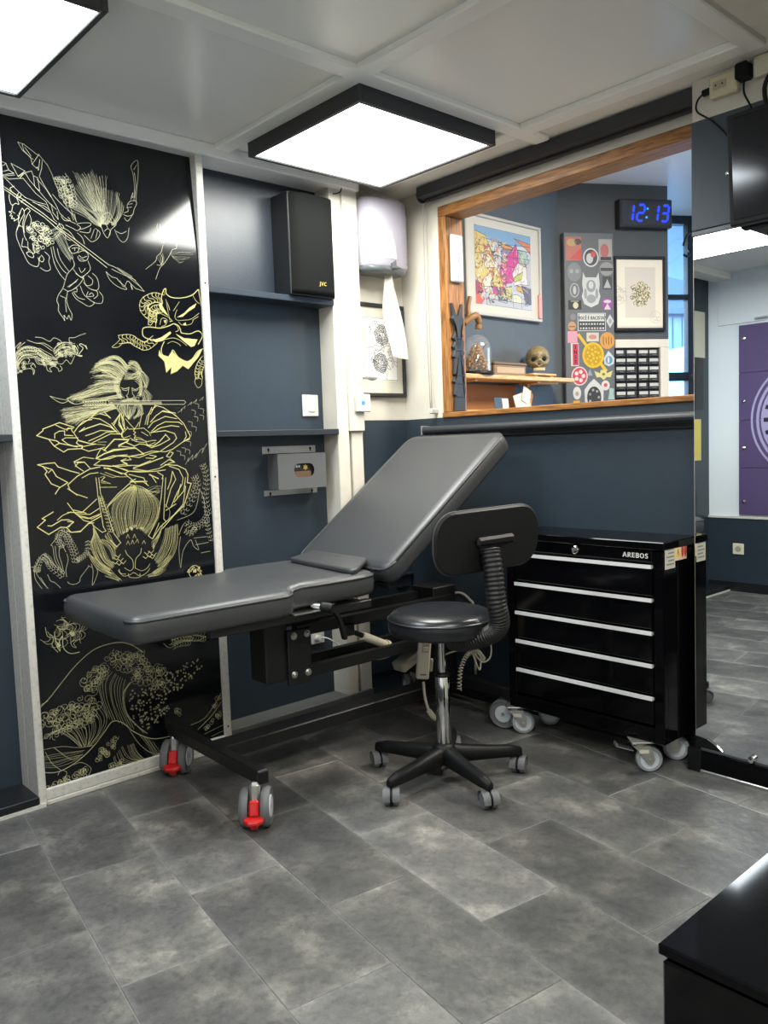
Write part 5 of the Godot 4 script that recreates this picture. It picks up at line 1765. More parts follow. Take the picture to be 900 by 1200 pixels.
func build_stool():
	var o := thing("swivel_stool", "black round swivel stool with low backrest and five star base beside the bed", "stool", v3(0.86, 0, 0.68))
	part(o, "hub", MB.new().soft(1).lathe([Vector2(0, 0.062), Vector2(0.034, 0.062), Vector2(0.042, 0.075), Vector2(0.042, 0.12), Vector2(0.032, 0.135), Vector2(0, 0.136)], 24), M.black_plastic)
	for a in [15.0, 87.0, 163.0, 233.0, 303.0]:
		var d := v3(cos(deg_to_rad(a)), 0, sin(deg_to_rad(a)))
		var b := MB.new().soft(1)
		var path := PackedVector3Array()
		var rows := []
		var e := v3(-d.z, 0, d.x)
		for k in 7:
			var f := k / 6.0
			var rr := lerpf(0.025, 0.285, f)
			var w := lerpf(0.026, 0.018, f)
			var yt := lerpf(0.128, 0.1, f) - 0.004 * sin(f * PI)
			var yb := lerpf(0.07, 0.066, f)
			if k == 6:
				w = 0.012
				yt -= 0.008
			rows.append([d * rr - e * w + Vector3.UP * yb, d * rr - e * w + Vector3.UP * (yt - 0.01), d * rr - e * w * 0.55 + Vector3.UP * yt, d * rr + e * w * 0.55 + Vector3.UP * yt, d * rr + e * w + Vector3.UP * (yt - 0.01), d * rr + e * w + Vector3.UP * yb])
		for k in 6:
			for j in 6:
				var jj := (j + 1) % 6
				var mid := d * lerpf(0.025, 0.285, (k + 0.5) / 6.0) + Vector3.UP * 0.09
				var c: Vector3 = (rows[k][j] + rows[k + 1][jj]) * 0.5
				b.quad(rows[k][j], rows[k][jj], rows[k + 1][jj], rows[k + 1][j], c - mid)
		for j in range(1, 5):
			b.tri(rows[6][0], rows[6][j], rows[6][j + 1], d)
		part(o, "base_arm", b, M.black_plastic)
		stool_wheel(o, d * 0.275, {15.0: 62.0, 87.0: 46.0, 163.0: 66.0, 233.0: 50.0, 303.0: 24.0}[a])
	part(o, "gas_column", MB.new().soft(1).lathe([Vector2(0.0, 0.04), Vector2(0.016, 0.042), Vector2(0.016, 0.1), Vector2(0.0255, 0.13), Vector2(0.0255, 0.378), Vector2(0.0235, 0.382)], 28), M.chrome, "chrome gas column")
	part(o, "collar", MB.new().soft(1).lathe([Vector2(0.02, 0.376), Vector2(0.027, 0.378), Vector2(0.027, 0.386), Vector2(0.0175, 0.394), Vector2(0.0155, 0.394)], 24), M.black_plastic)
	part(o, "piston_rod", MB.new().soft(1).lathe([Vector2(0.0145, 0.385), Vector2(0.0145, 0.53)], 20), M.chrome)
	part(o, "seat_plate", MB.new().soft(1).lathe([Vector2(0.0, 0.512), Vector2(0.05, 0.512), Vector2(0.09, 0.534), Vector2(0.0, 0.536)], 24), M.black_plastic)
	var se := part(o, "seat", MB.new().soft(1).lathe([Vector2(0.0, 0.534), Vector2(0.15, 0.534), Vector2(0.174, 0.538), Vector2(0.183, 0.548), Vector2(0.186, 0.568), Vector2(0.184, 0.588), Vector2(0.178, 0.602), Vector2(0.168, 0.611), Vector2(0.14, 0.619), Vector2(0.08, 0.623), Vector2(0.0, 0.625)], 48), M.leather_black)
	part(se, "piping", MB.new().soft(1).lathe([Vector2(0.1845, 0.5855), Vector2(0.1885, 0.588), Vector2(0.1885, 0.592), Vector2(0.183, 0.5945)], 48), M.leather_black)
	# backrest
	var n := v3(0.9903, 0, 0.1392)
	var u := v3(0.1392, 0, -0.9903)
	var F := Transform3D(Basis(u, Vector3.UP, n), Vector3.ZERO)
	var lean := F * Transform3D(Basis(Vector3.RIGHT, 0.06) * Basis(Vector3(0, 0, 1), 0.02), v3(0.07, 0.873, 0.178))
	var shape := rounded(0.46, 0.21, 0.085, 7)
	part(o, "backrest_shell", MB.new().at(lean).plate(shape, 0.014, 0.006), M.black_plastic)
	part(o, "backrest_pad", MB.new().at(lean * Transform3D(Basis(Vector3.UP, PI), v3(0, 0, 0.0))).plate(rounded(0.445, 0.196, 0.08, 7), 0.03, 0.014), M.leather_black)
	part(o, "backrest_rim", MB.new().at(lean).tube(loop3(shape, 0.003), 0.0035, 6), M.rubber_dark)
	var br := part(o, "backrest_bracket", MB.new().at(lean).span(v3(-0.066, -0.018, 0.012), v3(0.1, 0.014, 0.036), 0.009).span(v3(-0.05, -0.044, 0.012), v3(0.02, -0.01, 0.03), 0.006), M.black_plastic)
	for x in [-0.048, 0.082]:
		part(br, "screw", MB.new().at(lean).cyl(v3(x, -0.002, 0.035), v3(x, -0.002, 0.0375), 0.006, 10), M.hole)
	var path := curve([F * v3(0.052, 0.846, 0.212), F * v3(0.05, 0.76, 0.23), F * v3(0.05, 0.67, 0.24), F * v3(0.066, 0.60, 0.236), F * v3(0.062, 0.562, 0.212), F * v3(0.036, 0.535, 0.165), F * v3(0.012, 0.518, 0.11), F * v3(0, 0.516, 0.06)], 8)
	part(o, "bellows_sleeve", bellows(path, 0.0325, 0.0362, 44), hue(15, 15, 16, 0.5), "ribbed black bellows sleeve")


func loop3(p: PackedVector2Array, z: float) -> PackedVector3Array:
	var o := PackedVector3Array()
	for q in p:
		o.append(v3(q.x, q.y, z))
	o.append(o[0])
	return o


func bellows(path: PackedVector3Array, r0: float, r1: float, n: int) -> MB:
	var b := MB.new().soft(1)
	var rings := []
	var m := n * 4
	for i in m + 1:
		var f := float(i) / m * (path.size() - 1)
		var k := mini(int(f), path.size() - 2)
		var d := (path[k + 1] - path[k]).normalized()
		if k > 0 and k < path.size() - 2:
			d = (path[k + 2] - path[k]).normalized().lerp((path[k + 1] - path[k - 1]).normalized(), 1.0 - (f - k)).normalized()
		var x := d.cross(v3(0.9903, 0.0, 0.1392).cross(Vector3.UP)).normalized()
		var y := x.cross(d)
		var rr: float = [r0, r1, r1, r0][i % 4]
		var row := []
		for s in 16:
			row.append(path[k].lerp(path[k + 1], f - k) + (x * cos(TAU * s / 16) * 0.9 + y * sin(TAU * s / 16)) * rr)
		rings.append([row, path[k].lerp(path[k + 1], f - k)])
	for i in m:
		for s in 16:
			var t := (s + 1) % 16
			var c: Vector3 = (rings[i][0][s] + rings[i + 1][0][t]) * 0.5
			b.quad(rings[i][0][s], rings[i][0][t], rings[i + 1][0][t], rings[i + 1][0][s], c - (rings[i][1] + rings[i + 1][1]) * 0.5)
	return b


# ---------- drawer cabinet ----------
func fork_caster(up: Node3D, where: Vector3, turn: float, top: float, brake: bool):
	var r := 0.047
	var b := MB.new()
	b.span(v3(-0.035, top - 0.005, -0.03), v3(0.035, top, 0.05), 0.002)
	b.cyl(v3(0, top - 0.02, 0.015), v3(0, top - 0.004, 0.015), 0.024, 20)
	for sx in [-1.0, 1.0]:
		b.at(Transform3D(Basis(Vector3.UP, PI / 2), v3(sx * 0.0205 - 0.0015, 0, 0)))
		b.plate(PackedVector2Array([Vector2(-0.04, top - 0.02), Vector2(0.018, top - 0.02), Vector2(0.03, 0.07), Vector2(0.034, 0.05), Vector2(0.028, 0.034), Vector2(0.012, 0.034), Vector2(0.0, 0.05), Vector2(-0.02, 0.078)]), 0.003)
	b.at(Transform3D.IDENTITY).span(v3(-0.02, top - 0.022, -0.018), v3(0.02, top - 0.018, 0.04))
	b.cyl(v3(-0.026, r, -0.018), v3(0.026, r, -0.018), 0.006, 8)
	var c := part(up, "caster", b, M.zinc)
	c.transform = spin(Vector3.UP, turn, where - Basis(Vector3.UP, deg_to_rad(turn)) * v3(0, 0, -0.018))
	var w := MB.new().at(Transform3D(Basis(Vector3(0, 0, 1), -PI / 2), v3(0, r, -0.018)))
	w.soft(1).lathe([Vector2(r - 0.004, -0.0125), Vector2(r, -0.008), Vector2(r, 0.008), Vector2(r - 0.004, 0.0125)], 28)
	w.flat().lathe([Vector2(r - 0.013, -0.0125), Vector2(r - 0.004, -0.0125)], 28)
	w.lathe([Vector2(r - 0.004, 0.0125), Vector2(r - 0.013, 0.0125)], 28)
	part(c, "tyre", w, M.wheel_grey)
	var h := MB.new().at(Transform3D(Basis(Vector3(0, 0, 1), -PI / 2), v3(0, r, -0.018)))
	h.lathe([Vector2(0, -0.014), Vector2(0.014, -0.014), Vector2(0.016, -0.010), Vector2(r - 0.013, -0.0125)], 28)
	h.lathe([Vector2(r - 0.013, 0.0125), Vector2(0.016, 0.010), Vector2(0.014, 0.014), Vector2(0, 0.014)], 28)
	part(c, "wheel_centre", h, M.wheel_rim)
	if brake:
		part(c, "brake_lever", MB.new().at(spin(Vector3.RIGHT, -16, v3(0, top - 0.03, 0.06))).span(v3(-0.018, -0.002, -0.02), v3(0.018, 0.002, 0.045), 0.001).span(v3(-0.018, -0.002, 0.04), v3(0.018, 0.012, 0.046), 0.001), M.steel)
	part(c, "tag", MB.new().span(v3(0.0225, 0.074, -0.012), v3(0.0235, 0.088, 0.022)), M.cream)


func build_drawer_cabinet():
	var p := v3(1.079, 0, 0.035)
	var o := thing("drawer_cabinet", "glossy black rolling tool cabinet with five silver handled drawers under the opening", "tool cabinet", p)
	var I := Transform3D(Basis.IDENTITY, -p)
	var b := MB.new().at(I)
	b.span(v3(0.734, 0.118, -0.09), v3(1.424, 0.802, 0.135), 0.004)
	b.span(v3(0.734, 0.118, 0.13), v3(0.774, 0.802, 0.16), 0.004)
	b.span(v3(1.384, 0.118, 0.13), v3(1.424, 0.802, 0.16), 0.004)
	b.span(v3(0.77, 0.118, 0.13), v3(1.39, 0.172, 0.157), 0.004)
	part(o, "body", b, M.black_gloss)
	part(o, "lid", MB.new().at(I).span(v3(0.730, 0.806, -0.092), v3(1.428, 0.834, 0.163), 0.003), M.black_gloss)
	var tp := part(o, "top_panel", MB.new().at(I).span(v3(0.778, 0.762, 0.13), v3(1.380, 0.803, 0.158), 0.003), M.black_drawer)
	lettering(tp, "brand_lettering", "AREBOS", 0.024, Transform3D(Basis.IDENTITY, v3(1.316, 0.7825, 0.1575) - p), M.white_plastic, "Droid Sans", 1.12, true)
	var lk := part(o, "lock", MB.new().at(spin(Vector3.RIGHT, 90, v3(1.067, 0.785, 0.157) - p)).lathe([Vector2(0, 0), Vector2(0.0155, 0), Vector2(0.0155, 0.006), Vector2(0.012, 0.009), Vector2(0.0, 0.009)], 24), M.chrome)
	part(lk, "key", MB.new().at(I).span(v3(1.0655, 0.779, 0.165), v3(1.0685, 0.792, 0.18), 0.001), M.steel)
	var ys := [0.747, 0.629, 0.512, 0.396, 0.279, 0.168]
	for i in 5:
		var y: float = ys[i]
		var d := part(o, "drawer", MB.new().at(I).span(v3(0.778, ys[i + 1] + 0.014, 0.12), v3(1.380, y - 0.004, 0.159), 0.003), M.black_drawer)
		var h := MB.new().at(I)
		h.sweep(PackedVector3Array([v3(0.778, y, 0.162), v3(1.380, y, 0.162)]), PackedVector2Array([Vector2(-0.004, -0.007), Vector2(0.006, -0.007), Vector2(0.011, -0.004), Vector2(0.012, 0.0), Vector2(0.008, 0.005), Vector2(-0.004, 0.006)]), Vector3.UP, false)
		part(d, "handle", h, M.alu, "silver full width handle rail")
	# warning labels on the side
	part(o, "label_sticker", MB.new().at(I).span(v3(1.424, 0.739, 0.082), v3(1.4252, 0.821, 0.15)), M.cream)
	for k in 5:
		part(o, "label_print", MB.new().at(I).span(v3(1.4252, 0.752 + k * 0.013, 0.09), v3(1.4255, 0.757 + k * 0.013, 0.14 - 0.01 * (k % 2))), hue(120, 120, 110))
	part(o, "warning_sticker", MB.new().at(I).span(v3(1.424, 0.762, 0.0), v3(1.4252, 0.822, 0.082)), hue(232, 196, 170))
	var wt := MB.new().at(Transform3D(Basis(v3(0, 0, -1), Vector3.UP, v3(1, 0, 0)), v3(1.4252, 0.792, 0.062) - p))
	wt.plate(PackedVector2Array([Vector2(-0.018, -0.017), Vector2(0.018, -0.017), Vector2(0, 0.02)]), 0.0004)
	part(o, "warning_triangle", wt, M.yellow)
	part(o, "warning_mark", MB.new().at(I).span(v3(1.4256, 0.783, 0.0605), v3(1.426, 0.801, 0.0635)), M.ink)
	for z in [0.03, 0.01]:
		part(o, "warning_ring", MB.new().at(Transform3D(Basis(v3(0, 0, -1), Vector3.UP, v3(1, 0, 0)), v3(1.4252, 0.792, z) - p)).plate(oval(0.009, 0.022, 16), 0.0004), hue(196, 70, 60))
	fork_caster(o, v3(1.345, 0, 0.13) - p, -44, 0.118, true)
	fork_caster(o, v3(0.772, 0, 0.12) - p, -52, 0.118, false)
	fork_caster(o, v3(1.36, 0, -0.035) - p, -62, 0.118, false)
	fork_caster(o, v3(0.79, 0, -0.035) - p, -62, 0.118, false)


# ---------- things on the studio walls ----------
func build_wall_things():
	# loudspeaker
	var s := thing("loudspeaker", "tall black loudspeaker with a bowed cloth front on the upper niche shelf", "speaker", v3(-0.04, 1.846, 0.52))
	part(s, "cabinet", MB.new().span(v3(-0.074, 0, -0.117), v3(0.05, 0.425, 0.12), 0.004), hue(25, 27, 29))
	var R := Transform3D(Basis(v3(0, 0, -1), Vector3.UP, v3(1, 0, 0)), v3(0.05, 0, 0))
	part(s, "grille", grille(), M.dark_grille)
	lettering(s, "badge_lettering", "JVC", 0.022, R * Transform3D(Basis.IDENTITY, v3(0.03, 0.052, 0.028)), M.gold, "Droid Sans", 1.1, true)
	# light switch in the niche
	var w := thing("light_switch", "white rocker light switch in the niche beside the white post", "light switch", v3(-0.115, 1.388, 0.475))
	part(w, "plate", MB.new().span(v3(0, -0.048, -0.044), v3(0.009, 0.048, 0.044), 0.003), M.white_plastic)
	part(w, "rocker", MB.new().at(Transform3D(Basis(v3(0, 0, -1), Vector3.UP, v3(1, 0, 0)), v3(0.0085, 0, -0.004))).plate(rounded(0.036, 0.056, 0.008, 3), 0.004, 0.0015), M.white_plastic)
	# tissue holder
	var t := thing("tissue_box_holder", "grey steel tissue box holder screwed to the navy niche wall", "tissue holder", v3(-0.115, 1.105, 0.595))
	var fb := MB.new()
	for q in [[0.075, 0.107], [-0.107, -0.082]]:
		fb.span(v3(0, q[0], -0.14), v3(0.003, q[1], 0.146), 0.001)
	part(t, "wall_bracket", fb, M.steel)
	for q in [[0.094, 0.115], [0.094, -0.11], [-0.096, 0.115], [-0.096, -0.11]]:
		part(t, "keyhole", MB.new().cyl(v3(0.003, q[0], q[1]), v3(0.0036, q[0], q[1]), 0.006, 10).span(v3(0.003, q[0] - 0.012, q[1] - 0.003), v3(0.0036, q[0], q[1] + 0.003)), M.hole)
	var bx := MB.new()
	bx.span(v3(0.0, 0.070, -0.14), v3(0.075, 0.073, 0.12))
	bx.span(v3(0.0, -0.080, -0.14), v3(0.075, -0.077, 0.12))
	bx.span(v3(0.0, -0.078, 0.117), v3(0.075, 0.072, 0.12))
	bx.span(v3(0.0, -0.078, -0.14), v3(0.075, 0.072, -0.137))
	part(t, "box", bx, M.grey_paint)
	part(t, "front", holed_plate(), M.grey_paint)
	var pk := part(t, "tissue_pack", MB.new().span(v3(0.004, -0.076, -0.134), v3(0.062, 0.066, 0.114), 0.003), hue(30, 27, 24))
	part(pk, "paper_slit", MB.new().span(v3(0.0615, -0.034, -0.065), v3(0.064, -0.006, 0.045), 0.001), hue(92, 72, 52))
	part(pk, "pack_mark", MB.new().at(Transform3D(Basis(v3(0, 0, -1), Vector3.UP, v3(1, 0, 0)), v3(0.0622, 0.012, -0.035))).plate(star(0.014, 0.008, 6), 0.0006), M.gold)
	for k in 4:
		part(pk, "pack_mark", MB.new().span(v3(0.062, 0.012, 0.034 - k * 0.013), v3(0.0628, 0.022, 0.042 - k * 0.013)), M.white_plastic)
	# towel dispenser and towel
	var d := thing("towel_dispenser", "pale lilac white towel dispenser high in the corner", "dispenser", v3(-0.09, 1.985, 0.105))
	var prof := PackedVector2Array([Vector2(0, -0.135), Vector2(0.10, -0.135), Vector2(0.125, -0.125), Vector2(0.145, -0.10), Vector2(0.152, -0.06), Vector2(0.155, 0.0), Vector2(0.150, 0.06), Vector2(0.138, 0.105), Vector2(0.115, 0.128), Vector2(0.085, 0.135), Vector2(0, 0.135)])
	part(d, "cover", MB.new().slab(prof, [Vector2(0.012, 0.02), Vector2(0.0, 0.034), Vector2(-0.001, 0.20), Vector2(0.002, 0.32), Vector2(0.012, 0.332), Vector2(0.03, 0.336)], true), M.dispenser)
	part(d, "base_tray", MB.new().slab(prof, [Vector2(0.03, 0.0), Vector2(0.012, 0.006), Vector2(0.006, 0.03)], true), M.grey_plastic)
	part(d, "window_lip", MB.new().at(Transform3D(Basis(v3(0, 0, -1), Vector3.UP, v3(1, 0, 0)), v3(0.147, 0, 0)) * Transform3D(Basis(Vector3.UP, 0.2), Vector3.ZERO)).plate(PackedVector2Array([Vector2(0.0, 0.018), Vector2(0.10, 0.03), Vector2(0.118, 0.05), Vector2(0.112, 0.062), Vector2(0.02, 0.058), Vector2(-0.012, 0.04)]), 0.012, 0.002), M.grey_plastic)
	part(d, "view_slot", MB.new().at(Transform3D(Basis(v3(0, 0, -1), Vector3.UP, v3(1, 0, 0)), v3(0.1535, 0, 0))).plate(PackedVector2Array([Vector2(-0.028, 0.06), Vector2(0.03, 0.06), Vector2(0.024, 0.12), Vector2(0.002, 0.185), Vector2(-0.004, 0.185), Vector2(-0.022, 0.12)]), 0.003, 0.001), hue(186, 180, 186))
	for k in 3:
		part(d, "maker_mark", MB.new().span(v3(0.134, 0.25 + 0.008 * k, -0.118), v3(0.1385, 0.254 + 0.008 * k, -0.098 + 0.003 * k)), hue(150, 150, 170))
	var tw := MB.new().soft(2)
	var rows := []
	for k in 25:
		var f := k / 24.0
		var row := []
		for j in 9:
			var g := j / 8.0 - 0.5
			var wd := lerpf(0.07, 0.104, smoothstep(0.0, 0.6, f))
			row.append(v3(0.005 + 0.012 * sin(g * 9.0 + f * 5.0) * (1.0 - f * 0.4) + 0.014 * f, 2.005 - 0.4 * f - 0.012 * g * f, lerpf(0.075, 0.037, f) - g * wd + 0.012 * sin(f * 4.0)))
		rows.append(row)
	for k in 24:
		for j in 8:
			for e in [0.0, 0.0018]:
				var off := v3(e, 0, 0)
				tw.quad(rows[k][j] + off, rows[k][j + 1] + off, rows[k + 1][j + 1] + off, rows[k + 1][j] + off, Vector3.RIGHT if e > 0.0 else Vector3.LEFT)
	solo("paper_towel", tw, M.paper, "long white paper towel hanging out of the corner dispenser", "paper towel")
	# framed flower drawing
	var f := thing("framed_print", "black framed ink drawing of two dark roses behind the hanging paper towel", "picture", v3(-0.09, 1.43, 0.067), 0.0, "framed pictures")
	frame(f, 0.31, 0.437, 0.018, 0.024, hue(30, 31, 33), M.card, rose_sheet(), Rect2(-0.105, 0.078, 0.21, 0.293))
	# post fittings
	var th := thing("thermostat", "small white square thermostat with a blue display on the white post", "thermostat", v3(0.0, 1.394, 0.268))
	part(th, "case", MB.new().span(v3(0, -0.04, -0.04), v3(0.022, 0.04, 0.04), 0.004), M.white_plastic)
	part(th, "display", MB.new().span(v3(0.022, -0.022, -0.026), v3(0.0228, 0.02, 0.012)), hue(186, 204, 216))
	part(th, "dial", MB.new().at(Transform3D(Basis(v3(0, 0, -1), Vector3.UP, v3(1, 0, 0)), v3(0.0228, 0, 0.007))).plate(oval(0.01, 0.01, 16), 0.001), hue(70, 140, 196))
	solo("door_sensor", MB.new().ball(v3(0.03, 1.516, 0.224), v3(0.02, 0.022, 0.034), 20, 12).cyl(v3(-0.01, 1.516, 0.245), v3(0.02, 1.516, 0.235), 0.012, 12), M.white_plastic, "egg shaped white knob on the edge of the white post above the thermostat", "knob")
	solo("cable", MB.new().tube(curve([v3(0.004, 2.30, 0.39), v3(0.016, 2.302, 0.375), v3(0.02, 2.31, 0.36), v3(0.006, 2.335, 0.34)]), 0.003, 6), M.black_plastic, "short dark wire looping at the top of the white post", "cable")


func grille() -> MB:
	var b := MB.new().soft(2)
	var rows := []
	var nz := 14
	var ny := 22
	for i in ny + 1:
		var y := 0.006 + 0.413 * i / ny
		var row := []
		for j in nz + 1:
			var g := float(j) / nz * 2.0 - 1.0
			var wave := 0.004 * sin(i * 0.45)
			row.append(v3(0.05 + 0.026 * sqrt(maxf(1.0 - pow(absf(g), 3.0), 0.0)) + 0.003 * cos((y - 0.2) * 8.0), y, 0.0015 - g * (0.115 - 0.002 * cos((y - 0.25) * 9.0)) + 0.0 * wave))
		rows.append(row)
	for i in ny:
		for j in nz:
			b.quad(rows[i][j], rows[i][j + 1], rows[i + 1][j + 1], rows[i + 1][j], Vector3.RIGHT)
	for j in nz:
		for q in [[0, Vector3.DOWN], [ny, Vector3.UP]]:
			var a: Vector3 = rows[q[0]][j]
			var c: Vector3 = rows[q[0]][j + 1]
			b.quad(a, c, v3(0.05, c.y, c.z), v3(0.05, a.y, a.z), q[1])
	return b


func holed_plate() -> MB:
	# front sheet with an oval opening
	var b := MB.new()
	var o := PackedVector2Array()
	var inn := PackedVector2Array()
	var n := 40
	var c := Vector2(-0.02, -0.001)
	for i in n:
		var d := Vector2.from_angle(TAU * (i + 0.5) / n)
		var k := minf(0.13 / maxf(absf(d.x), 1e-4), 0.0765 / maxf(absf(d.y), 1e-4))
		o.append(Vector2(-0.01, -0.0035) + d * k)
		inn.append(c + Vector2(signf(d.x) * 0.027, 0) + Vector2(d.x * 0.028, d.y * 0.03))
	for i in n:
		var j := (i + 1) % n
		for x in [0.0752, 0.0722]:
			b.quad(v3(x, o[i].y, o[i].x), v3(x, o[j].y, o[j].x), v3(x, inn[j].y, inn[j].x), v3(x, inn[i].y, inn[i].x), Vector3.RIGHT if x > 0.074 else Vector3.LEFT)
		b.quad(v3(0.0752, inn[i].y, inn[i].x), v3(0.0752, inn[j].y, inn[j].x), v3(0.0722, inn[j].y, inn[j].x), v3(0.0722, inn[i].y, inn[i].x), v3(0, c.y - inn[i].y, c.x - inn[i].x))
		b.quad(v3(0.0752, o[i].y, o[i].x), v3(0.0752, o[j].y, o[j].x), v3(0.0722, o[j].y, o[j].x), v3(0.0722, o[i].y, o[i].x), v3(0, o[i].y, o[i].x))
	return b


func frame(o: Node3D, w: float, h: float, bar: float, deep: float, fm: Material, mm: Material, sheet: Material, art: Rect2, wall := Basis(Vector3(0, 0, -1), Vector3.UP, Vector3(1, 0, 0))):
	# a picture whose frame stands on the node's origin, x across, z out of the wall
	var X := Transform3D(wall, Vector3.ZERO)
	var b := MB.new().at(X)
	b.span(v3(-w / 2, 0, 0), v3(w / 2, bar, deep), 0.003)
	b.span(v3(-w / 2, h - bar, 0), v3(w / 2, h, deep), 0.003)
	b.span(v3(-w / 2, bar, 0), v3(-w / 2 + bar, h - bar, deep), 0.003)
	b.span(v3(w / 2 - bar, bar, 0), v3(w / 2, h - bar, deep), 0.003)
	part(o, "frame", b, fm)
	part(o, "mat", MB.new().at(X).span(v3(-w / 2 + bar * 0.8, bar * 0.8, 0.002), v3(w / 2 - bar * 0.8, h - bar * 0.8, deep * 0.6)), mm)
	var p := MB.new().at(X)
	var z := deep * 0.6 + 0.0008
	p.uvquad(v3(art.position.x, art.end.y, z), v3(art.end.x, art.end.y, z), v3(art.end.x, art.position.y, z), v3(art.position.x, art.position.y, z), Vector3(0, 0, 1))
	part(o, "print", p, sheet)


func rose_sheet() -> Material:
	var c := Sheet.new(220, 300, rgb8(226, 225, 222))
	c.col = rgb8(40, 40, 44)
	for q in [[120, 80, 46], [105, 215, 44]]:
		for k in 60:
			var a := k * 2.399
			var rr: float = q[2] * sqrt(k / 60.0)
			c.col = rgb8(40, 40, 44) if k % 3 else rgb8(120, 120, 124)
			var m := Vector2(q[0], q[1]) + Vector2.from_angle(a) * rr
			c.line(c.bend(PackedVector2Array([m + Vector2.from_angle(a + 1.2) * 9, m + Vector2.from_angle(a) * 6, m + Vector2.from_angle(a - 1.2) * 9])), 3.4)
	c.col = rgb8(58, 58, 62)
	for k in 34:
		var g := Vector2(c.r.randf_range(6, 214), c.r.randf_range(6, 294))
		var a := c.r.randf() * TAU
		var e := Vector2.from_angle(a) * c.r.randf_range(12, 26)
		c.line(c.bend(PackedVector2Array([g - e, g + e.orthogonal() * 0.4, g + e])), 1.6)
		c.line(c.bend(PackedVector2Array([g - e, g - e.orthogonal() * 0.4, g + e])), 1.6)
	c.ink([10, 150, 60, 140, 90, 160, 150, 130, 210, 150], 2)
	c.ink([2, 2, 217, 2, 217, 2, 217, 297, 217, 297, 2, 297, 2, 297, 2, 2], 2)
	return printed(c, 0.35)


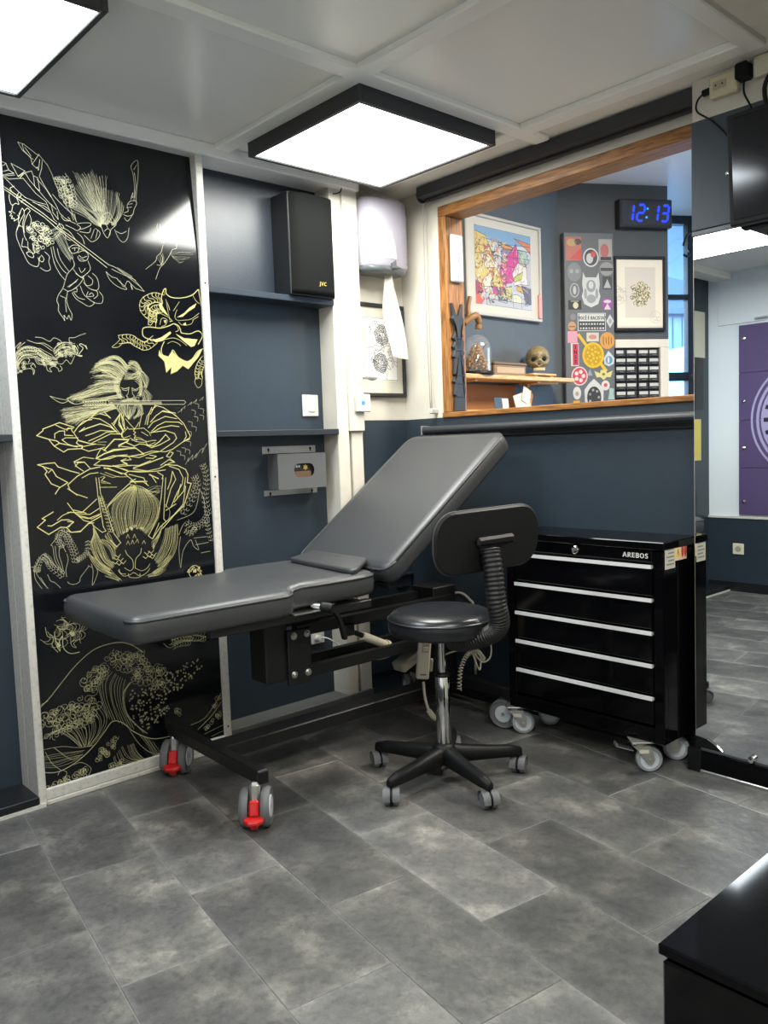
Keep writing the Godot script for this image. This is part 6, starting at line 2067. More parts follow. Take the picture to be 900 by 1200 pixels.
# ---------- back room ----------
func build_back_room_things():
	# colourful print on the side wall
	var p := thing("framed_print", "white framed colourful comic style print on the back room side wall", "picture", v3(-0.1, 1.872, -0.872), 0.0, "framed pictures")
	frame(p, 0.645, 0.53, 0.016, 0.03, hue(182, 178, 168), M.card, colour_sheet(), Rect2(-0.24, 0.06, 0.475, 0.41))
	part(p, "side_sticker", MB.new().span(v3(0.0185, 0.02, -0.318), v3(0.0312, 0.15, -0.292)), hue(216, 150, 140))
	# shelf along that wall, with its things
	var sh := thing("wall_shelf", "narrow pine shelf along the back room wall, seen through the opening", "shelf", v3(-0.1, 1.52, -0.75))
	part(sh, "board", MB.new().span(v3(0, 0, -0.55), v3(0.17, 0.024, 0.5), 0.004), M.pine)
	var brk := curve([v3(0.02, -0.22, -0.245), v3(0.05, -0.20, -0.245), v3(0.062, -0.1, -0.245), v3(0.07, -0.02, -0.245), v3(0.1, -0.006, -0.29), v3(0.12, -0.006, -0.42)], 5)
	part(sh, "bracket", MB.new().sweep(brk, PackedVector2Array([Vector2(-0.03, -0.006), Vector2(0.03, -0.006), Vector2(0.03, 0.006), Vector2(-0.03, 0.006)])), M.pine)
	for q in [0.28, -0.24]:
		part(sh, "cleat", MB.new().span(v3(0.02, -0.012, q - 0.012), v3(0.15, 0, q + 0.012), 0.002), M.pine)
	solo("cork_board", MB.new().span(v3(-0.1, 1.32, -0.95), v3(-0.085, 1.508, -0.3), 0.003), M.cork, "brown cork board under the pine shelf", "board")
	var y := 1.544
	var d := thing("glass_dome", "glass dome on a black foot over a brown dried bloom on the pine shelf", "dome", v3(0.0, y, -0.53))
	part(d, "foot", MB.new().lathe([Vector2(0, 0), Vector2(0.088, 0), Vector2(0.09, 0.006), Vector2(0.086, 0.016), Vector2(0.0, 0.018)], 32), M.black_plastic)
	part(d, "dome", MB.new().soft(1).lathe([Vector2(0.076, 0.018), Vector2(0.077, 0.13), Vector2(0.072, 0.158), Vector2(0.058, 0.184), Vector2(0.036, 0.2), Vector2(0.012, 0.207), Vector2(0, 0.208)], 32), M.glass)
	var bl := MB.new()
	for k in 90:
		var f := k / 90.0
		var a := k * 2.4
		var rr := 0.062 * (1.0 - f * 0.85)
		bl.at(Transform3D(Basis(Vector3(cos(a), 0.3, sin(a)).normalized(), a) * Basis.from_scale(Vector3.ONE * rng.randf_range(0.7, 1.3)), v3(cos(a) * rr, 0.024 + f * 0.125, sin(a) * rr)))
		bl.box(Vector3.ZERO, v3(0.024, 0.011, 0.017), 0.003)
	part(d, "dried_bloom", bl, hue(150, 106, 44))
	part(d, "stem", MB.new().tube(curve([v3(0.0, 0.06, 0), v3(0.01, 0.12, -0.03), v3(0.015, 0.165, -0.065)]), 0.004, 6), hue(52, 40, 26))
	var wb := thing("wooden_box", "worn wooden box on the pine shelf between dome and skull", "box", v3(-0.03, y, -0.77))
	part(wb, "body", MB.new().span(v3(-0.05, 0.0, -0.135), v3(0.06, 0.06, 0.135), 0.006), hue(128, 100, 66))
	part(wb, "lid", MB.new().span(v3(-0.054, 0.056, -0.14), v3(0.064, 0.074, 0.14), 0.006), hue(106, 84, 56))
	part(wb, "inlay", MB.new().span(v3(0.06, 0.014, -0.115), v3(0.0625, 0.046, 0.115), 0.001), hue(172, 142, 98))
	solo("wooden_stand", MB.new().span(v3(-0.06, y + 0.008, -1.14), v3(0.06, y + 0.02, -0.93), 0.003).span(v3(-0.05, y, -1.12), v3(0.05, y + 0.009, -1.09)).span(v3(-0.05, y, -0.98), v3(0.05, y + 0.009, -0.95)), M.pine, "small pale wooden stand under the skull", "stand")
	skull(v3(0.0, y + 0.02, -1.045))
	solo("antler_carving", MB.new().tube(curve([v3(0.02, 1.80, -0.44), v3(0.025, 1.84, -0.45), v3(0.02, 1.88, -0.455), v3(0.02, 1.935, -0.47)]), 0.012, 8).tube(curve([v3(0.02, 1.80, -0.42), v3(0.04, 1.83, -0.46), v3(0.04, 1.84, -0.495), v3(0.035, 1.81, -0.515), v3(0.03, 1.775, -0.515)]), 0.017, 8), hue(150, 108, 62), "small brown carved wooden branch behind the black totem", "carving")
	# papers standing under the shelf
	solo("low_shelf", MB.new().span(v3(-0.085, 1.345, -1.1), v3(0.1, 1.36, -0.32), 0.003), M.pine, "lower pine board behind the oak sill", "shelf")
	for q in [["paper_note", -0.86, 0.12, 1.362, 1.455, 14.0, M.card, "white paper notes leaning under the pine shelf"], ["paper_note", -0.90, 0.07, 1.40, 1.485, -24.0, M.card, "tilted white note sticking up behind the other paper under the shelf"], ["leaflet", -0.72, 0.05, 1.362, 1.425, 0.0, M.white_plastic, "pale leaflet standing beside the dark card under the shelf"], ["leaflet", -0.66, 0.06, 1.362, 1.43, 0.0, hue(48, 56, 62), "dark card standing beside the pale leaflet under the shelf"]]:
		var b := MB.new().at(Transform3D(Basis(Vector3.RIGHT, deg_to_rad(q[5])) * Basis(Vector3(0, 0, 1), 0.12), v3(0.03, 0.5 * (q[3] + q[4]), q[1])))
		b.box(Vector3.ZERO, v3(0.002, q[4] - q[3], q[2]))
		solo(q[0], b, q[6], q[7], "paper", "papers under the shelf")
	# black totem on the jamb, remote above it
	var tp := PackedVector2Array()
	for q in [[-0.038, 0.0], [0.036, 0.0], [0.038, 0.06], [0.03, 0.075], [0.041, 0.085], [0.04, 0.125], [0.03, 0.135], [0.042, 0.165], [0.034, 0.175], [0.036, 0.245], [0.026, 0.25], [0.042, 0.275], [0.034, 0.285], [0.04, 0.325], [0.03, 0.34], [0.036, 0.355], [0.02, 0.375], [0.025, 0.395], [0.038, 0.41], [0.042, 0.43], [0.03, 0.445], [0.036, 0.5], [0.028, 0.5], [0.006, 0.445], [-0.008, 0.445], [-0.032, 0.5], [-0.04, 0.5], [-0.034, 0.445], [-0.044, 0.43], [-0.032, 0.41], [-0.022, 0.395], [-0.018, 0.375], [-0.03, 0.355], [-0.04, 0.34], [-0.026, 0.325], [-0.04, 0.3], [-0.03, 0.285], [-0.042, 0.255], [-0.03, 0.245], [-0.036, 0.175], [-0.026, 0.165], [-0.042, 0.14], [-0.032, 0.13], [-0.04, 0.08], [-0.03, 0.07]]:
		tp.append(Vector2(q[0], q[1]))
	var tm := thing("totem_carving", "tall notched black wooden totem standing against the oak jamb", "carving", v3(0.214, 1.343, -0.15))
	part(tm, "figure", MB.new().at(Transform3D(Basis(v3(0, 0, -1), Vector3.UP, v3(1, 0, 0)), Vector3.ZERO)).plate(tp, 0.016, 0.005), tri(mat(rgb8(38, 40, 42), 0.6), Vector3.ONE * 20.0))
	for yy in [0.07, 0.13, 0.17, 0.25, 0.285, 0.34]:
		part(tm, "carved_band", MB.new().span(v3(0.013, yy - 0.004, -0.024), v3(0.0175, yy + 0.003, 0.024), 0.0015), hue(22, 23, 25))
	var rc := thing("remote_holder", "white wall remote on the oak jamb above the black totem", "remote", v3(0.213, 1.94, -0.155))
	part(rc, "case", MB.new().span(v3(0, 0, -0.038), v3(0.022, 0.215, 0.038), 0.006), M.white_plastic)
	part(rc, "screen", MB.new().span(v3(0.022, 0.14, -0.025), v3(0.0228, 0.2, 0.025)), hue(206, 212, 200))
	for k in 3:
		part(rc, "key", MB.new().span(v3(0.022, 0.09 + 0.016 * k, -0.004), v3(0.024, 0.098 + 0.016 * k, 0.004), 0.001), hue(170, 140, 120))
	part(rc, "key", MB.new().span(v3(0.022, 0.022, -0.004), v3(0.024, 0.03, 0.004), 0.001), hue(150, 150, 150))
	# slanted wall: everything below stands in its frame
	var S := slant()
	var bd := thing("sticker_board", "tall grey board covered with stickers on the back room wall", "board")
	bd.transform = S * Transform3D(Basis.IDENTITY, v3(0.172, 1.36, 0))
	part(bd, "board", MB.new().span(v3(-0.159, 0, 0), v3(0.159, 1.045, 0.045), 0.004), hue(90, 93, 96))
	stickers(bd)
	var cl := thing("digital_clock", "black wall clock with slanted blue digits reading twelve thirteen", "clock")
	cl.transform = S * Transform3D(Basis.IDENTITY, v3(0.536, 2.437, 0))
	part(cl, "case", MB.new().span(v3(-0.172, 0, 0), v3(0.172, 0.165, 0.06), 0.004), hue(30, 31, 34))
	part(cl, "face", MB.new().span(v3(-0.158, 0.014, 0.06), v3(0.158, 0.152, 0.062), 0.001), hue(44, 46, 50))
	var xs := [-0.118, -0.047, 0.045, 0.112]
	var seg := ["bc", "abged", "bc", "abgcd"]
	for i in 4:
		digit(cl, v3(xs[i] + 0.012, 0.083, 0.0625), seg[i])
	for yy in [0.058, 0.108]:
		part(cl, "colon_dot", MB.new().span(v3(0.0 + (yy - 0.083) * 0.15, yy - 0.005, 0.062), v3(0.011 + (yy - 0.083) * 0.15, yy + 0.005, 0.064)), M.led_dot)
	var fp := thing("framed_print", "black framed pale print of entwined line-drawn figures under the clock", "picture", Vector3.ZERO, 0.0, "framed pictures")
	fp.transform = S * Transform3D(Basis.IDENTITY, v3(0.513, 1.835, 0))
	frame(fp, 0.34, 0.441, 0.017, 0.028, hue(22, 22, 24), M.card, figure_sheet(), Rect2(-0.158, 0.03, 0.316, 0.39), Basis.IDENTITY)
	var og := thing("parts_organizer", "white framed rack of small black labelled drawers beside the sticker board", "organizer")
	og.transform = S * Transform3D(Basis.IDENTITY, v3(0.5, 1.3, 0))
	part(og, "frame_top", MB.new().span(v3(-0.168, 0.43, 0), v3(0.184, 0.48, 0.055), 0.003), M.card)
	part(og, "frame_side", MB.new().span(v3(0.127, 0.0, 0), v3(0.184, 0.43, 0.055), 0.003), M.card)
	part(og, "rack", MB.new().span(v3(-0.168, 0.0, 0), v3(0.127, 0.43, 0.035)), hue(20, 20, 22))
	for r in 8:
		for c in 4:
			var x: float = [-0.166, -0.096, -0.017, 0.053][c]
			var yy := 0.378 - 0.0492 * r
			var dr := part(og, "drawer", MB.new().span(v3(x, yy, 0.035), v3(x + 0.064, yy + 0.042, 0.05), 0.002), hue(48, 50, 52))
			part(dr, "name_slip", MB.new().span(v3(x + 0.003, yy + 0.019, 0.05), v3(x + (0.049 if (r + c) % 3 == 0 else 0.061), yy + 0.037, 0.0512)), hue(176, 174, 168))
			part(dr, "pull", MB.new().span(v3(x + 0.018, yy + 0.004, 0.05), v3(x + 0.046, yy + 0.012, 0.058), 0.002), hue(84, 86, 88))


func digit(up: Node3D, c: Vector3, on: String):
	var b := MB.new()
	var w := 0.021
	var h := 0.046
	var th := 0.0058
	var sk := 0.15
	var q := {"a": [0.0, h, 1], "g": [0.0, 0.0, 1], "d": [0.0, -h, 1], "b": [w, h / 2, 0], "c": [w, -h / 2, 0], "f": [-w, h / 2, 0], "e": [-w, -h / 2, 0]}
	for k in on:
		var e: Array = q[k]
		var l: float = (w if e[2] == 1 else h / 2) - 0.003
		var p := PackedVector2Array()
		for v in [Vector2(-l, 0), Vector2(-l + th, th), Vector2(l - th, th), Vector2(l, 0), Vector2(l - th, -th), Vector2(-l + th, -th)]:
			var u: Vector2 = v if e[2] == 1 else Vector2(v.y, v.x)
			u += Vector2(e[0], e[1])
			p.append(Vector2(u.x + u.y * sk, u.y))
		b.at(Transform3D(Basis.IDENTITY, c)).plate(p, 0.002)
	part(up, "digit", b, M.led)


func skull(at: Vector3):
	var o := thing("skull", "life-size ornamental human skull on the pine shelf", "skull", at, 0.0)
	o.rotation.y = deg_to_rad(44)
	var b := MB.new().soft(1)
	var R := 40
	var C := 48
	var pt := func(i: int, j: int) -> Vector3:
		var a := PI * i / R
		var f := TAU * j / C
		var d := v3(sin(a) * sin(f), cos(a), sin(a) * cos(f))
		# cranium, then the narrower face and jaw
		var r := v3(0.066, 0.07, 0.082)
		var p := v3(d.x * r.x, d.y * r.y + 0.088, d.z * r.z)
		var face := smoothstep(0.15, 0.8, d.z) * smoothstep(0.25, -0.5, d.y)
		p.x *= 1.0 - 0.28 * face
		p.y -= 0.02 * face
		p.z += 0.004 * face
		if d.z < 0.2 and d.y < -0.3:
			p.y = maxf(p.y, 0.045)
		for sx in [-1.0, 1.0]:
			var e := Vector2(p.x - sx * 0.028, p.y - 0.078)
			if d.z > 0.0:
				p.z -= 0.03 * exp(-e.length_squared() / 0.00022)
		if d.z > 0.0:
			var nz := Vector2(p.x * 1.4, p.y - 0.05)
			p.z -= 0.018 * exp(-nz.length_squared() / 0.00012)
			p.x += 0.008 * signf(p.x) * exp(-pow((p.y - 0.058) / 0.012, 2.0)) * smoothstep(0.2, 0.5, d.z)
			p.x -= 0.012 * signf(p.x) * exp(-pow((p.y - 0.03) / 0.014, 2.0)) * smoothstep(0.0, 0.4, d.z)
		p.y = maxf(p.y, 0.0)
		return p
	for i in R:
		for j in C:
			var v := []
			for q in [[i, j], [i, j + 1], [i + 1, j + 1], [i + 1, j]]:
				v.append((pt as Callable).call(q[0], q[1] % C))
			var m: Vector3 = (v[0] + v[2]) * 0.5 - v3(0, 0.08, 0)
			if i == 0:
				b.tri(v[0], v[2], v[3], m)
			elif i == R - 1:
				b.tri(v[0], v[1], v[2], m)
			else:
				b.quad(v[0], v[1], v[2], v[3], m)
	var m := tri(mat(rgb8(150, 132, 92), 0.5), Vector3.ONE * 14.0)
	m.albedo_texture = noise(71, 0.02, 256, 4, ramp([[0.0, grey(0.35)], [0.5, grey(0.9)], [1.0, grey(1.0)]]))
	part(o, "bone", b, m)
	for sx in [-1.0, 1.0]:
		part(o, "eye_socket", MB.new().ball(v3(sx * 0.026, 0.079, 0.055), v3(0.016, 0.014, 0.012), 14, 8), M.hole)
	part(o, "nose_hole", MB.new().at(Transform3D(Basis.IDENTITY, v3(0, 0.048, 0.066))).plate(PackedVector2Array([Vector2(-0.009, 0), Vector2(0.009, 0), Vector2(0, 0.02)]), 0.004), M.hole)
	for k in 9:
		var a := -0.75 + 1.5 * k / 8.0
		part(o, "tooth", MB.new().at(Transform3D(Basis(Vector3.UP, a), v3(sin(a) * 0.04, 0.022, 0.044 + cos(a) * 0.042))).box(Vector3.ZERO, v3(0.0085, 0.016, 0.007), 0.0015), hue(188, 172, 128))


func colour_sheet() -> Material:
	var c := Sheet.new(330, 285, rgb8(176, 176, 176))
	var P := [[rgb8(120, 160, 196), [0, 0, 330, 0, 330, 60, 0, 70]], [rgb8(190, 208, 214), [40, 40, 180, 50, 330, 40, 330, 90, 0, 100]], [rgb8(206, 120, 84), [230, 20, 330, 30, 330, 70, 300, 50]], [rgb8(126, 118, 150), [150, 50, 225, 55, 225, 130, 150, 130]], [rgb8(220, 150, 70), [155, 50, 215, 52, 218, 66, 160, 68]], [rgb8(206, 60, 130), [170, 110, 240, 40, 260, 90, 250, 150, 210, 190, 150, 200, 140, 150]], [rgb8(196, 70, 120), [90, 200, 180, 190, 160, 250, 100, 240]], [rgb8(214, 190, 104), [0, 20, 60, 30, 100, 90, 130, 150, 160, 210, 90, 215, 30, 220, 0, 180]], [rgb8(196, 120, 70), [50, 70, 80, 60, 110, 120, 100, 190, 70, 150]], [rgb8(224, 214, 180), [30, 100, 70, 90, 130, 140, 60, 150]], [rgb8(230, 222, 196), [45, 190, 90, 160, 95, 210, 50, 230]], [rgb8(150, 60, 70), [0, 200, 35, 210, 40, 240, 0, 250]], [rgb8(214, 90, 70), [0, 240, 50, 262, 30, 285, 0, 285]], [rgb8(226, 216, 206), [215, 150, 250, 110, 300, 110, 310, 190, 260, 190, 225, 200]], [rgb8(196, 200, 70), [220, 170, 280, 140, 270, 170, 230, 185]], [rgb8(160, 186, 160), [250, 60, 300, 60, 320, 100, 290, 120, 255, 110]], [rgb8(214, 168, 52), [235, 195, 300, 205, 312, 250, 290, 270, 285, 225, 240, 215]], [rgb8(232, 222, 176), [215, 235, 245, 232, 268, 240, 270, 285, 218, 285]], [rgb8(86, 86, 96), [270, 195, 330, 200, 330, 260, 300, 270]], [rgb8(90, 92, 98), [120, 215, 190, 220, 180, 270, 130, 265]], [rgb8(180, 180, 178), [60, 262, 330, 262, 330, 285, 60, 285]], [rgb8(200, 196, 110), [170, 210, 210, 205, 205, 260, 180, 250]]]
	for q in P:
		c.col = (q[0] as Color).lerp(rgb8(150, 142, 136), 0.22)
		c.fill(q[1])
	c.col = rgb8(60, 52, 56)
	for q in P:
		var a: Array = q[1].duplicate()
		a.append_array([a[0], a[1]])
		c.line(c.pts(a), 1.4)
	var tones := [rgb8(206, 192, 140), rgb8(190, 124, 80), rgb8(76, 68, 70), rgb8(218, 212, 196), rgb8(176, 84, 116), rgb8(140, 124, 92), rgb8(196, 178, 110), rgb8(96, 90, 92)]
	for k in 260:
		c.col = tones[k % 8]
		var g := Vector2(c.r.randf_range(2, 175), c.r.randf_range(40, 270))
		var e := Vector2.from_angle(c.r.randf() * TAU) * c.r.randf_range(4, 12)
		c.line(c.bend(PackedVector2Array([g - e, g + e.orthogonal() * 0.6, g + e])), c.r.randf_range(1.5, 4.5))
	for k in 110:
		c.col = [rgb8(120, 60, 90), rgb8(214, 204, 196), rgb8(104, 128, 104), rgb8(90, 84, 92), rgb8(196, 120, 150)][k % 5]
		var g := Vector2(c.r.randf_range(170, 320), c.r.randf_range(60, 250))
		var e := Vector2.from_angle(c.r.randf() * TAU) * c.r.randf_range(4, 12)
		c.line(PackedVector2Array([g - e, g + e]), 1.8)
	return printed(c, 0.12)


func figure_sheet() -> Material:
	var c := Sheet.new(316, 390, rgb8(216, 208, 190))
	c.col = rgb8(198, 190, 178)
	c.fill([62, 42, 262, 42, 262, 342, 62, 342])
	for k in 70:
		c.col = [rgb8(120, 110, 70), rgb8(80, 76, 60), rgb8(206, 196, 140)][k % 3]
		var a := k * 2.4
		var g := Vector2(165, 200) + Vector2(cos(a) * 62, sin(a) * 70) * sqrt(k / 70.0)
		var e := Vector2.from_angle(a * 1.7) * 13
		c.line(c.bend(PackedVector2Array([g - e, g + e.orthogonal() * 0.8, g + e, g + e * 0.4 - e.orthogonal() * 0.7])), 3.2)
	c.col = rgb8(170, 166, 156)
	for k in 18:
		var g := Vector2(40 + c.r.randf_range(-26, 30), 205 + c.r.randf_range(-50, 50))
		c.ring([g.x, g.y], c.r.randf_range(6, 15), 2.0)
	c.ring([262, 338], 36, 2.4)
	for k in 8:
		c.line(PackedVector2Array([Vector2(262, 338) + Vector2.from_angle(k) * 30, Vector2(262, 338) - Vector2.from_angle(k * 1.6) * 20]), 2.0)
	return printed(c, 0.25)


func stick(up: Node3D, x: float, y: float, shape: PackedVector2Array, m: Material, label := "", z := 0.045) -> MeshInstance3D:
	return part(up, "sticker", MB.new().at(Transform3D(Basis.IDENTITY, v3(x, y, z))).plate(shape, 0.0008), m, label)


func over(up: Node3D, x: float, y: float, shape: PackedVector2Array, m: Material, k := 1):
	part(up, "sticker_print", MB.new().at(Transform3D(Basis.IDENTITY, v3(x, y, 0.0458 + 0.0005 * (k - 1)))).plate(shape, 0.0005), m)


func rect(w: float, h: float) -> PackedVector2Array:
	return PackedVector2Array([Vector2(-w / 2, -h / 2), Vector2(w / 2, -h / 2), Vector2(w / 2, h / 2), Vector2(-w / 2, h / 2)])


func stickers(bd: Node3D):
	# positions: across and up from the foot of the board's middle line
	var s := stick(bd, -0.098, 0.95, rect(0.1, 0.135), hue(167, 96, 84), "orange and red collage sticker")
	over(s, -0.09, 0.925, PackedVector2Array([Vector2(-0.035, -0.035), Vector2(0.04, -0.04), Vector2(0.04, 0.03)]), hue(181, 68, 58))
	over(s, -0.11, 0.985, oval(0.03, 0.022), hue(172, 140, 96))
	over(s, -0.07, 0.99, oval(0.022, 0.018), hue(61, 61, 63))
	s = stick(bd, 0.012, 0.90, oval(0.05, 0.055), hue(181, 181, 179), "round black, white and red sticker")
	over(s, 0.012, 0.9, oval(0.041, 0.046), hue(63, 63, 66))
	over(s, 0.004, 0.895, oval(0.022, 0.03), hue(176, 176, 176), 2)
	over(s, 0.026, 0.918, oval(0.016, 0.018), hue(181, 73, 73), 3)
	s = stick(bd, 0.105, 0.945, rect(0.085, 0.125), hue(147, 144, 137), "grey and red picture sticker")
	over(s, 0.1, 0.94, oval(0.026, 0.04), hue(160, 91, 88))
	over(s, 0.108, 0.895, rect(0.07, 0.02), hue(52, 52, 54))
	s = stick(bd, 0.112, 0.835, oval(0.045, 0.04), hue(132, 132, 130), "grey round sticker with a dark strip")
	over(s, 0.112, 0.832, rect(0.08, 0.018), hue(61, 61, 63))
	s = stick(bd, -0.095, 0.815, oval(0.045, 0.055), hue(112, 117, 117), "pale skull shaped sticker")
	for x in [-0.113, -0.077]:
		over(s, x, 0.82, oval(0.012, 0.013, 14), hue(140, 144, 142))
	s = stick(bd, -0.095, 0.71, oval(0.03, 0.042), hue(149, 151, 151), "small oval white-edged sticker")
	over(s, -0.095, 0.71, oval(0.024, 0.036), hue(98, 100, 102))
	over(s, -0.095, 0.71, oval(0.01, 0.024), hue(167, 167, 165), 2)
	s = stick(bd, 0.01, 0.715, PackedVector2Array([Vector2(-0.05, 0.1), Vector2(-0.035, 0.07), Vector2(0.035, 0.07), Vector2(0.05, 0.1), Vector2(0.056, 0.03), Vector2(0.05, -0.01), Vector2(0.06, -0.04), Vector2(0.045, -0.085), Vector2(0.0, -0.105), Vector2(-0.045, -0.085), Vector2(-0.06, -0.04), Vector2(-0.05, -0.01), Vector2(-0.056, 0.03)]), hue(179, 181, 179), "large ornate white mask shaped sticker")
	over(s, 0.01, 0.735, oval(0.03, 0.036), hue(128, 132, 132))
	over(s, 0.01, 0.74, oval(0.015, 0.022), hue(181, 181, 179), 2)
	over(s, 0.01, 0.66, oval(0.03, 0.025), hue(132, 135, 135))
	for x in [-0.026, 0.046]:
		over(s, x, 0.69, oval(0.009, 0.03), hue(132, 135, 135))
	s = stick(bd, 0.115, 0.753, rect(0.062, 0.075), hue(61, 63, 65), "dark square sticker with a pale triangle")
	over(s, 0.115, 0.75, PackedVector2Array([Vector2(-0.024, -0.026), Vector2(0.024, -0.026), Vector2(0.0, 0.026)]), hue(154, 156, 154))
	s = stick(bd, -0.095, 0.625, rect(0.084, 0.054), hue(35, 35, 36), "black sticker with a cream disc")
	over(s, -0.09, 0.622, oval(0.017, 0.019), hue(181, 177, 140))
	over(s, -0.095, 0.646, rect(0.05, 0.006), hue(132, 130, 114))
	s = stick(bd, 0.114, 0.63, oval(0.036, 0.038), hue(132, 73, 128), "round purple sticker")
	over(s, 0.114, 0.645, oval(0.024, 0.01), hue(188, 172, 186))
	over(s, 0.114, 0.61, PackedVector2Array([Vector2(-0.022, -0.012), Vector2(0.022, -0.012), Vector2(0, 0.024)]), hue(188, 172, 186))
	s = stick(bd, -0.108, 0.555, oval(0.025, 0.028), hue(88, 89, 92), "faint grey round sticker")
	over(s, -0.108, 0.555, oval(0.018, 0.02), hue(112, 114, 117))
	s = stick(bd, 0.012, 0.525, rect(0.18, 0.105), hue(181, 183, 179), "white text sign sticker")
	over(s, 0.012, 0.525, rect(0.17, 0.096), hue(45, 47, 49))
	over(s, 0.012, 0.55, rect(0.162, 0.042), hue(188, 190, 184), 2)
	over(s, 0.012, 0.513, rect(0.162, 0.018), hue(65, 66, 68), 2)
	over(s, 0.012, 0.488, rect(0.162, 0.018), hue(65, 66, 68), 2)
	for q in [0.513, 0.488]:
		for k in 9:
			over(s, -0.06 + k * 0.018, q, rect(0.012 if k % 3 else 0.008, 0.01), hue(174, 176, 172), 3)
	lettering(s, "sticker_lettering", "VOCÊ É RACISTA?", 0.028, Transform3D(Basis.IDENTITY, v3(0.012, 0.548, 0.0472)), M.ink, "Droid Sans", 0.78, true)
	s = stick(bd, 0.13, 0.53, PackedVector2Array([Vector2(0, -0.04), Vector2(0.024, 0), Vector2(0, 0.04), Vector2(-0.024, 0)]), hue(181, 181, 177), "white diamond shaped sticker")
	over(s, 0.13, 0.53, oval(0.01, 0.016), hue(140, 142, 140))
	s = stick(bd, -0.115, 0.502, oval(0.025, 0.026), hue(172, 132, 91), "small tan round sticker")
	over(s, -0.115, 0.498, rect(0.04, 0.006), hue(96, 70, 52))
	s = stick(bd, -0.113, 0.438, rect(0.062, 0.068), hue(197, 132, 147), "pink square sticker")
	over(s, -0.11, 0.436, oval(0.014, 0.016), hue(172, 147, 154))
	s = stick(bd, 0.016, 0.437, rect(0.078, 0.052), hue(181, 177, 156), "cream oblong sticker")
	over(s, 0.016, 0.437, oval(0.026, 0.014), hue(172, 123, 114))
	s = stick(bd, 0.11, 0.415, oval(0.048, 0.05), hue(186, 135, 65), "round orange sticker")
	for k in 4:
		over(s, 0.085 + 0.017 * k, 0.415, rect(0.005, 0.05 - 0.014 * (k % 2)), hue(105, 73, 38))
	s = stick(bd, 0.018, 0.33, oval(0.07, 0.077, 32), hue(195, 160, 26), "large round yellow sticker with two straps")
	over(s, 0.018, 0.33, oval(0.056, 0.062, 28), hue(167, 132, 21))
	for k in 16:
		over(s, 0.018 + cos(k * 2.4) * 0.05 * sqrt(k / 16.0), 0.33 + sin(k * 2.4) * 0.055 * sqrt(k / 16.0), oval(0.007, 0.007, 8), hue(200, 168, 42), 2)
	stick(bd, -0.05, 0.415, PackedVector2Array([Vector2(-0.035, 0.036), Vector2(-0.02, 0.045), Vector2(0.03, -0.02), Vector2(0.018, -0.034)]), hue(195, 160, 26), "yellow strap", 0.0446)
	stick(bd, 0.082, 0.258, PackedVector2Array([Vector2(-0.025, 0.02), Vector2(-0.012, 0.03), Vector2(0.03, -0.02), Vector2(0.005, -0.024)]), hue(195, 160, 26), "yellow strap", 0.0446)
	s = stick(bd, -0.1, 0.335, rect(0.05, 0.135), hue(190, 181, 181), "tall red and white letter sticker")
	over(s, -0.096, 0.335, rect(0.036, 0.125), hue(172, 45, 65))
	var word := "INST"
	for k in 4:
		lettering(s, "sticker_lettering", word[k], 0.03, Transform3D(Basis.IDENTITY, v3(-0.096, 0.378 - 0.029 * k, 0.0465)), M.ink, "Droid Sans", 1.0, true)
	s = stick(bd, 0.12, 0.305, PackedVector2Array([Vector2(-0.03, -0.03), Vector2(0.0, -0.042), Vector2(0.03, -0.028), Vector2(0.036, 0.005), Vector2(0.014, 0.032), Vector2(-0.004, 0.05), Vector2(-0.016, 0.03), Vector2(-0.034, 0.006)]), hue(172, 181, 188), "blue and white round sticker")
	over(s, 0.12, 0.3, oval(0.022, 0.024), hue(96, 123, 144))
	over(s, 0.116, 0.3, oval(0.006, 0.018), hue(188, 193, 197), 2)
	s = stick(bd, -0.072, 0.208, oval(0.052, 0.056, 28), hue(195, 181, 179), "round red swirl sticker")
	over(s, -0.072, 0.208, oval(0.045, 0.049), hue(179, 61, 73))
	for k in 5:
		over(s, -0.072 + cos(k * TAU / 5) * 0.024, 0.208 + sin(k * TAU / 5) * 0.026, oval(0.012, 0.012, 12), hue(198, 184, 183), 2)
	stick(bd, -0.005, 0.228, PackedVector2Array([Vector2(-0.017, -0.018), Vector2(0.017, -0.018), Vector2(0, 0.02)]), hue(132, 140, 149), "tiny grey triangle sticker")
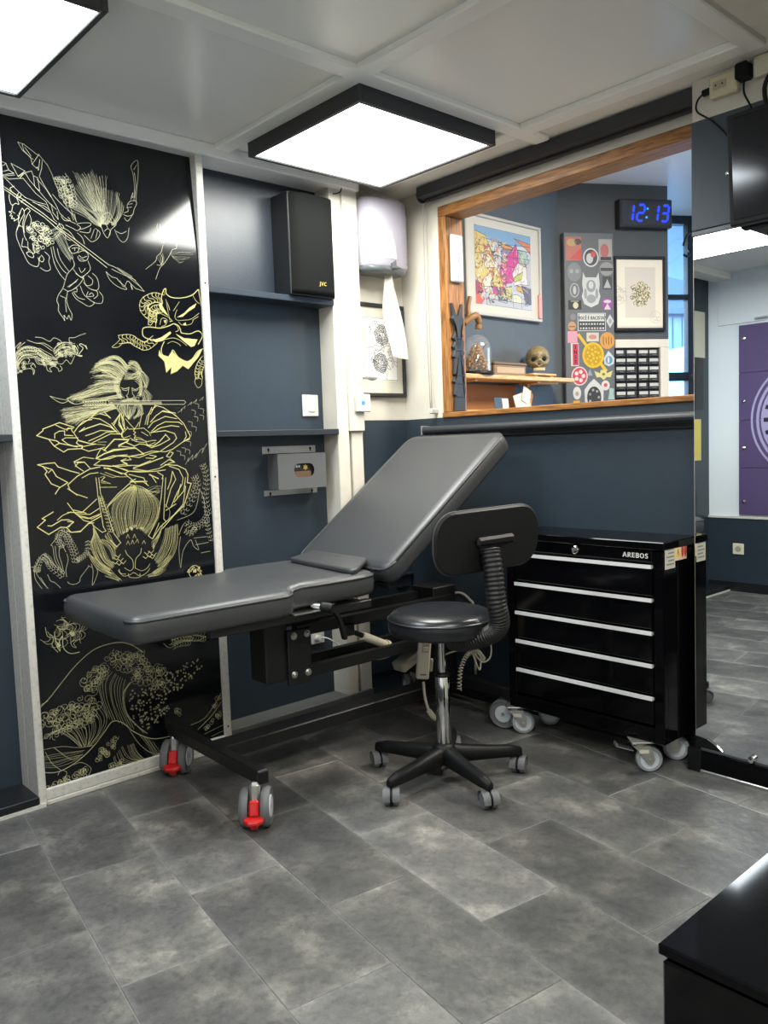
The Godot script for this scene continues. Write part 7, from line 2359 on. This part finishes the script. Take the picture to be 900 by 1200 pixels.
	s = stick(bd, 0.083, 0.212, PackedVector2Array([Vector2(-0.06, 0.025), Vector2(-0.022, 0.01), Vector2(-0.018, 0.03), Vector2(0.018, 0.03), Vector2(0.022, 0.01), Vector2(0.06, 0.025), Vector2(0.045, -0.014), Vector2(0.02, -0.012), Vector2(0.0, -0.03), Vector2(-0.02, -0.012), Vector2(-0.045, -0.014)]), hue(188, 179, 117), "cream winged sticker")
	over(s, 0.083, 0.216, oval(0.01, 0.008, 12), hue(105, 95, 52))
	s = stick(bd, 0.095, 0.15, oval(0.027, 0.03), hue(188, 183, 179), "small white round sticker")
	over(s, 0.095, 0.152, oval(0.012, 0.012), hue(179, 73, 73))
	s = stick(bd, -0.09, 0.108, oval(0.026, 0.038), hue(188, 186, 183), "white oval sticker at the shelf end")
	over(s, -0.09, 0.104, oval(0.011, 0.013), hue(149, 137, 112))
	s = stick(bd, 0.02, 0.085, PackedVector2Array([Vector2(-0.058, -0.07), Vector2(-0.02, -0.1), Vector2(0.02, -0.1), Vector2(0.058, -0.07), Vector2(0.062, 0.04), Vector2(0.035, 0.075), Vector2(0.0, 0.105), Vector2(-0.035, 0.075), Vector2(-0.062, 0.04)]), hue(181, 181, 177), "large black and white ornate shield sticker")
	over(s, 0.02, 0.08, oval(0.046, 0.065), hue(52, 52, 54))
	for k in 12:
		over(s, 0.02 + cos(k * 0.9) * 0.03, 0.08 + sin(k * 0.9) * 0.045, oval(0.008, 0.008, 8), hue(174, 174, 170), 2)
	s = stick(bd, 0.13, 0.1, PackedVector2Array([Vector2(-0.02, -0.035), Vector2(0.022, -0.035), Vector2(0.016, 0.0), Vector2(0.02, 0.03), Vector2(-0.01, 0.034), Vector2(-0.012, 0.0)]), hue(140, 167, 158), "pale green figure shaped sticker")
	stick(bd, -0.094, 0.046, rect(0.042, 0.034), hue(195, 151, 35), "small yellow oblong sticker")
	stick(bd, -0.085, 0.004, rect(0.068, 0.028), hue(73, 38, 45), "dark red oblong sticker")
	s = stick(bd, 0.125, 0.025, oval(0.034, 0.034), hue(154, 144, 116), "beige round sticker")
	over(s, 0.125, 0.025, rect(0.05, 0.012), hue(105, 98, 84))
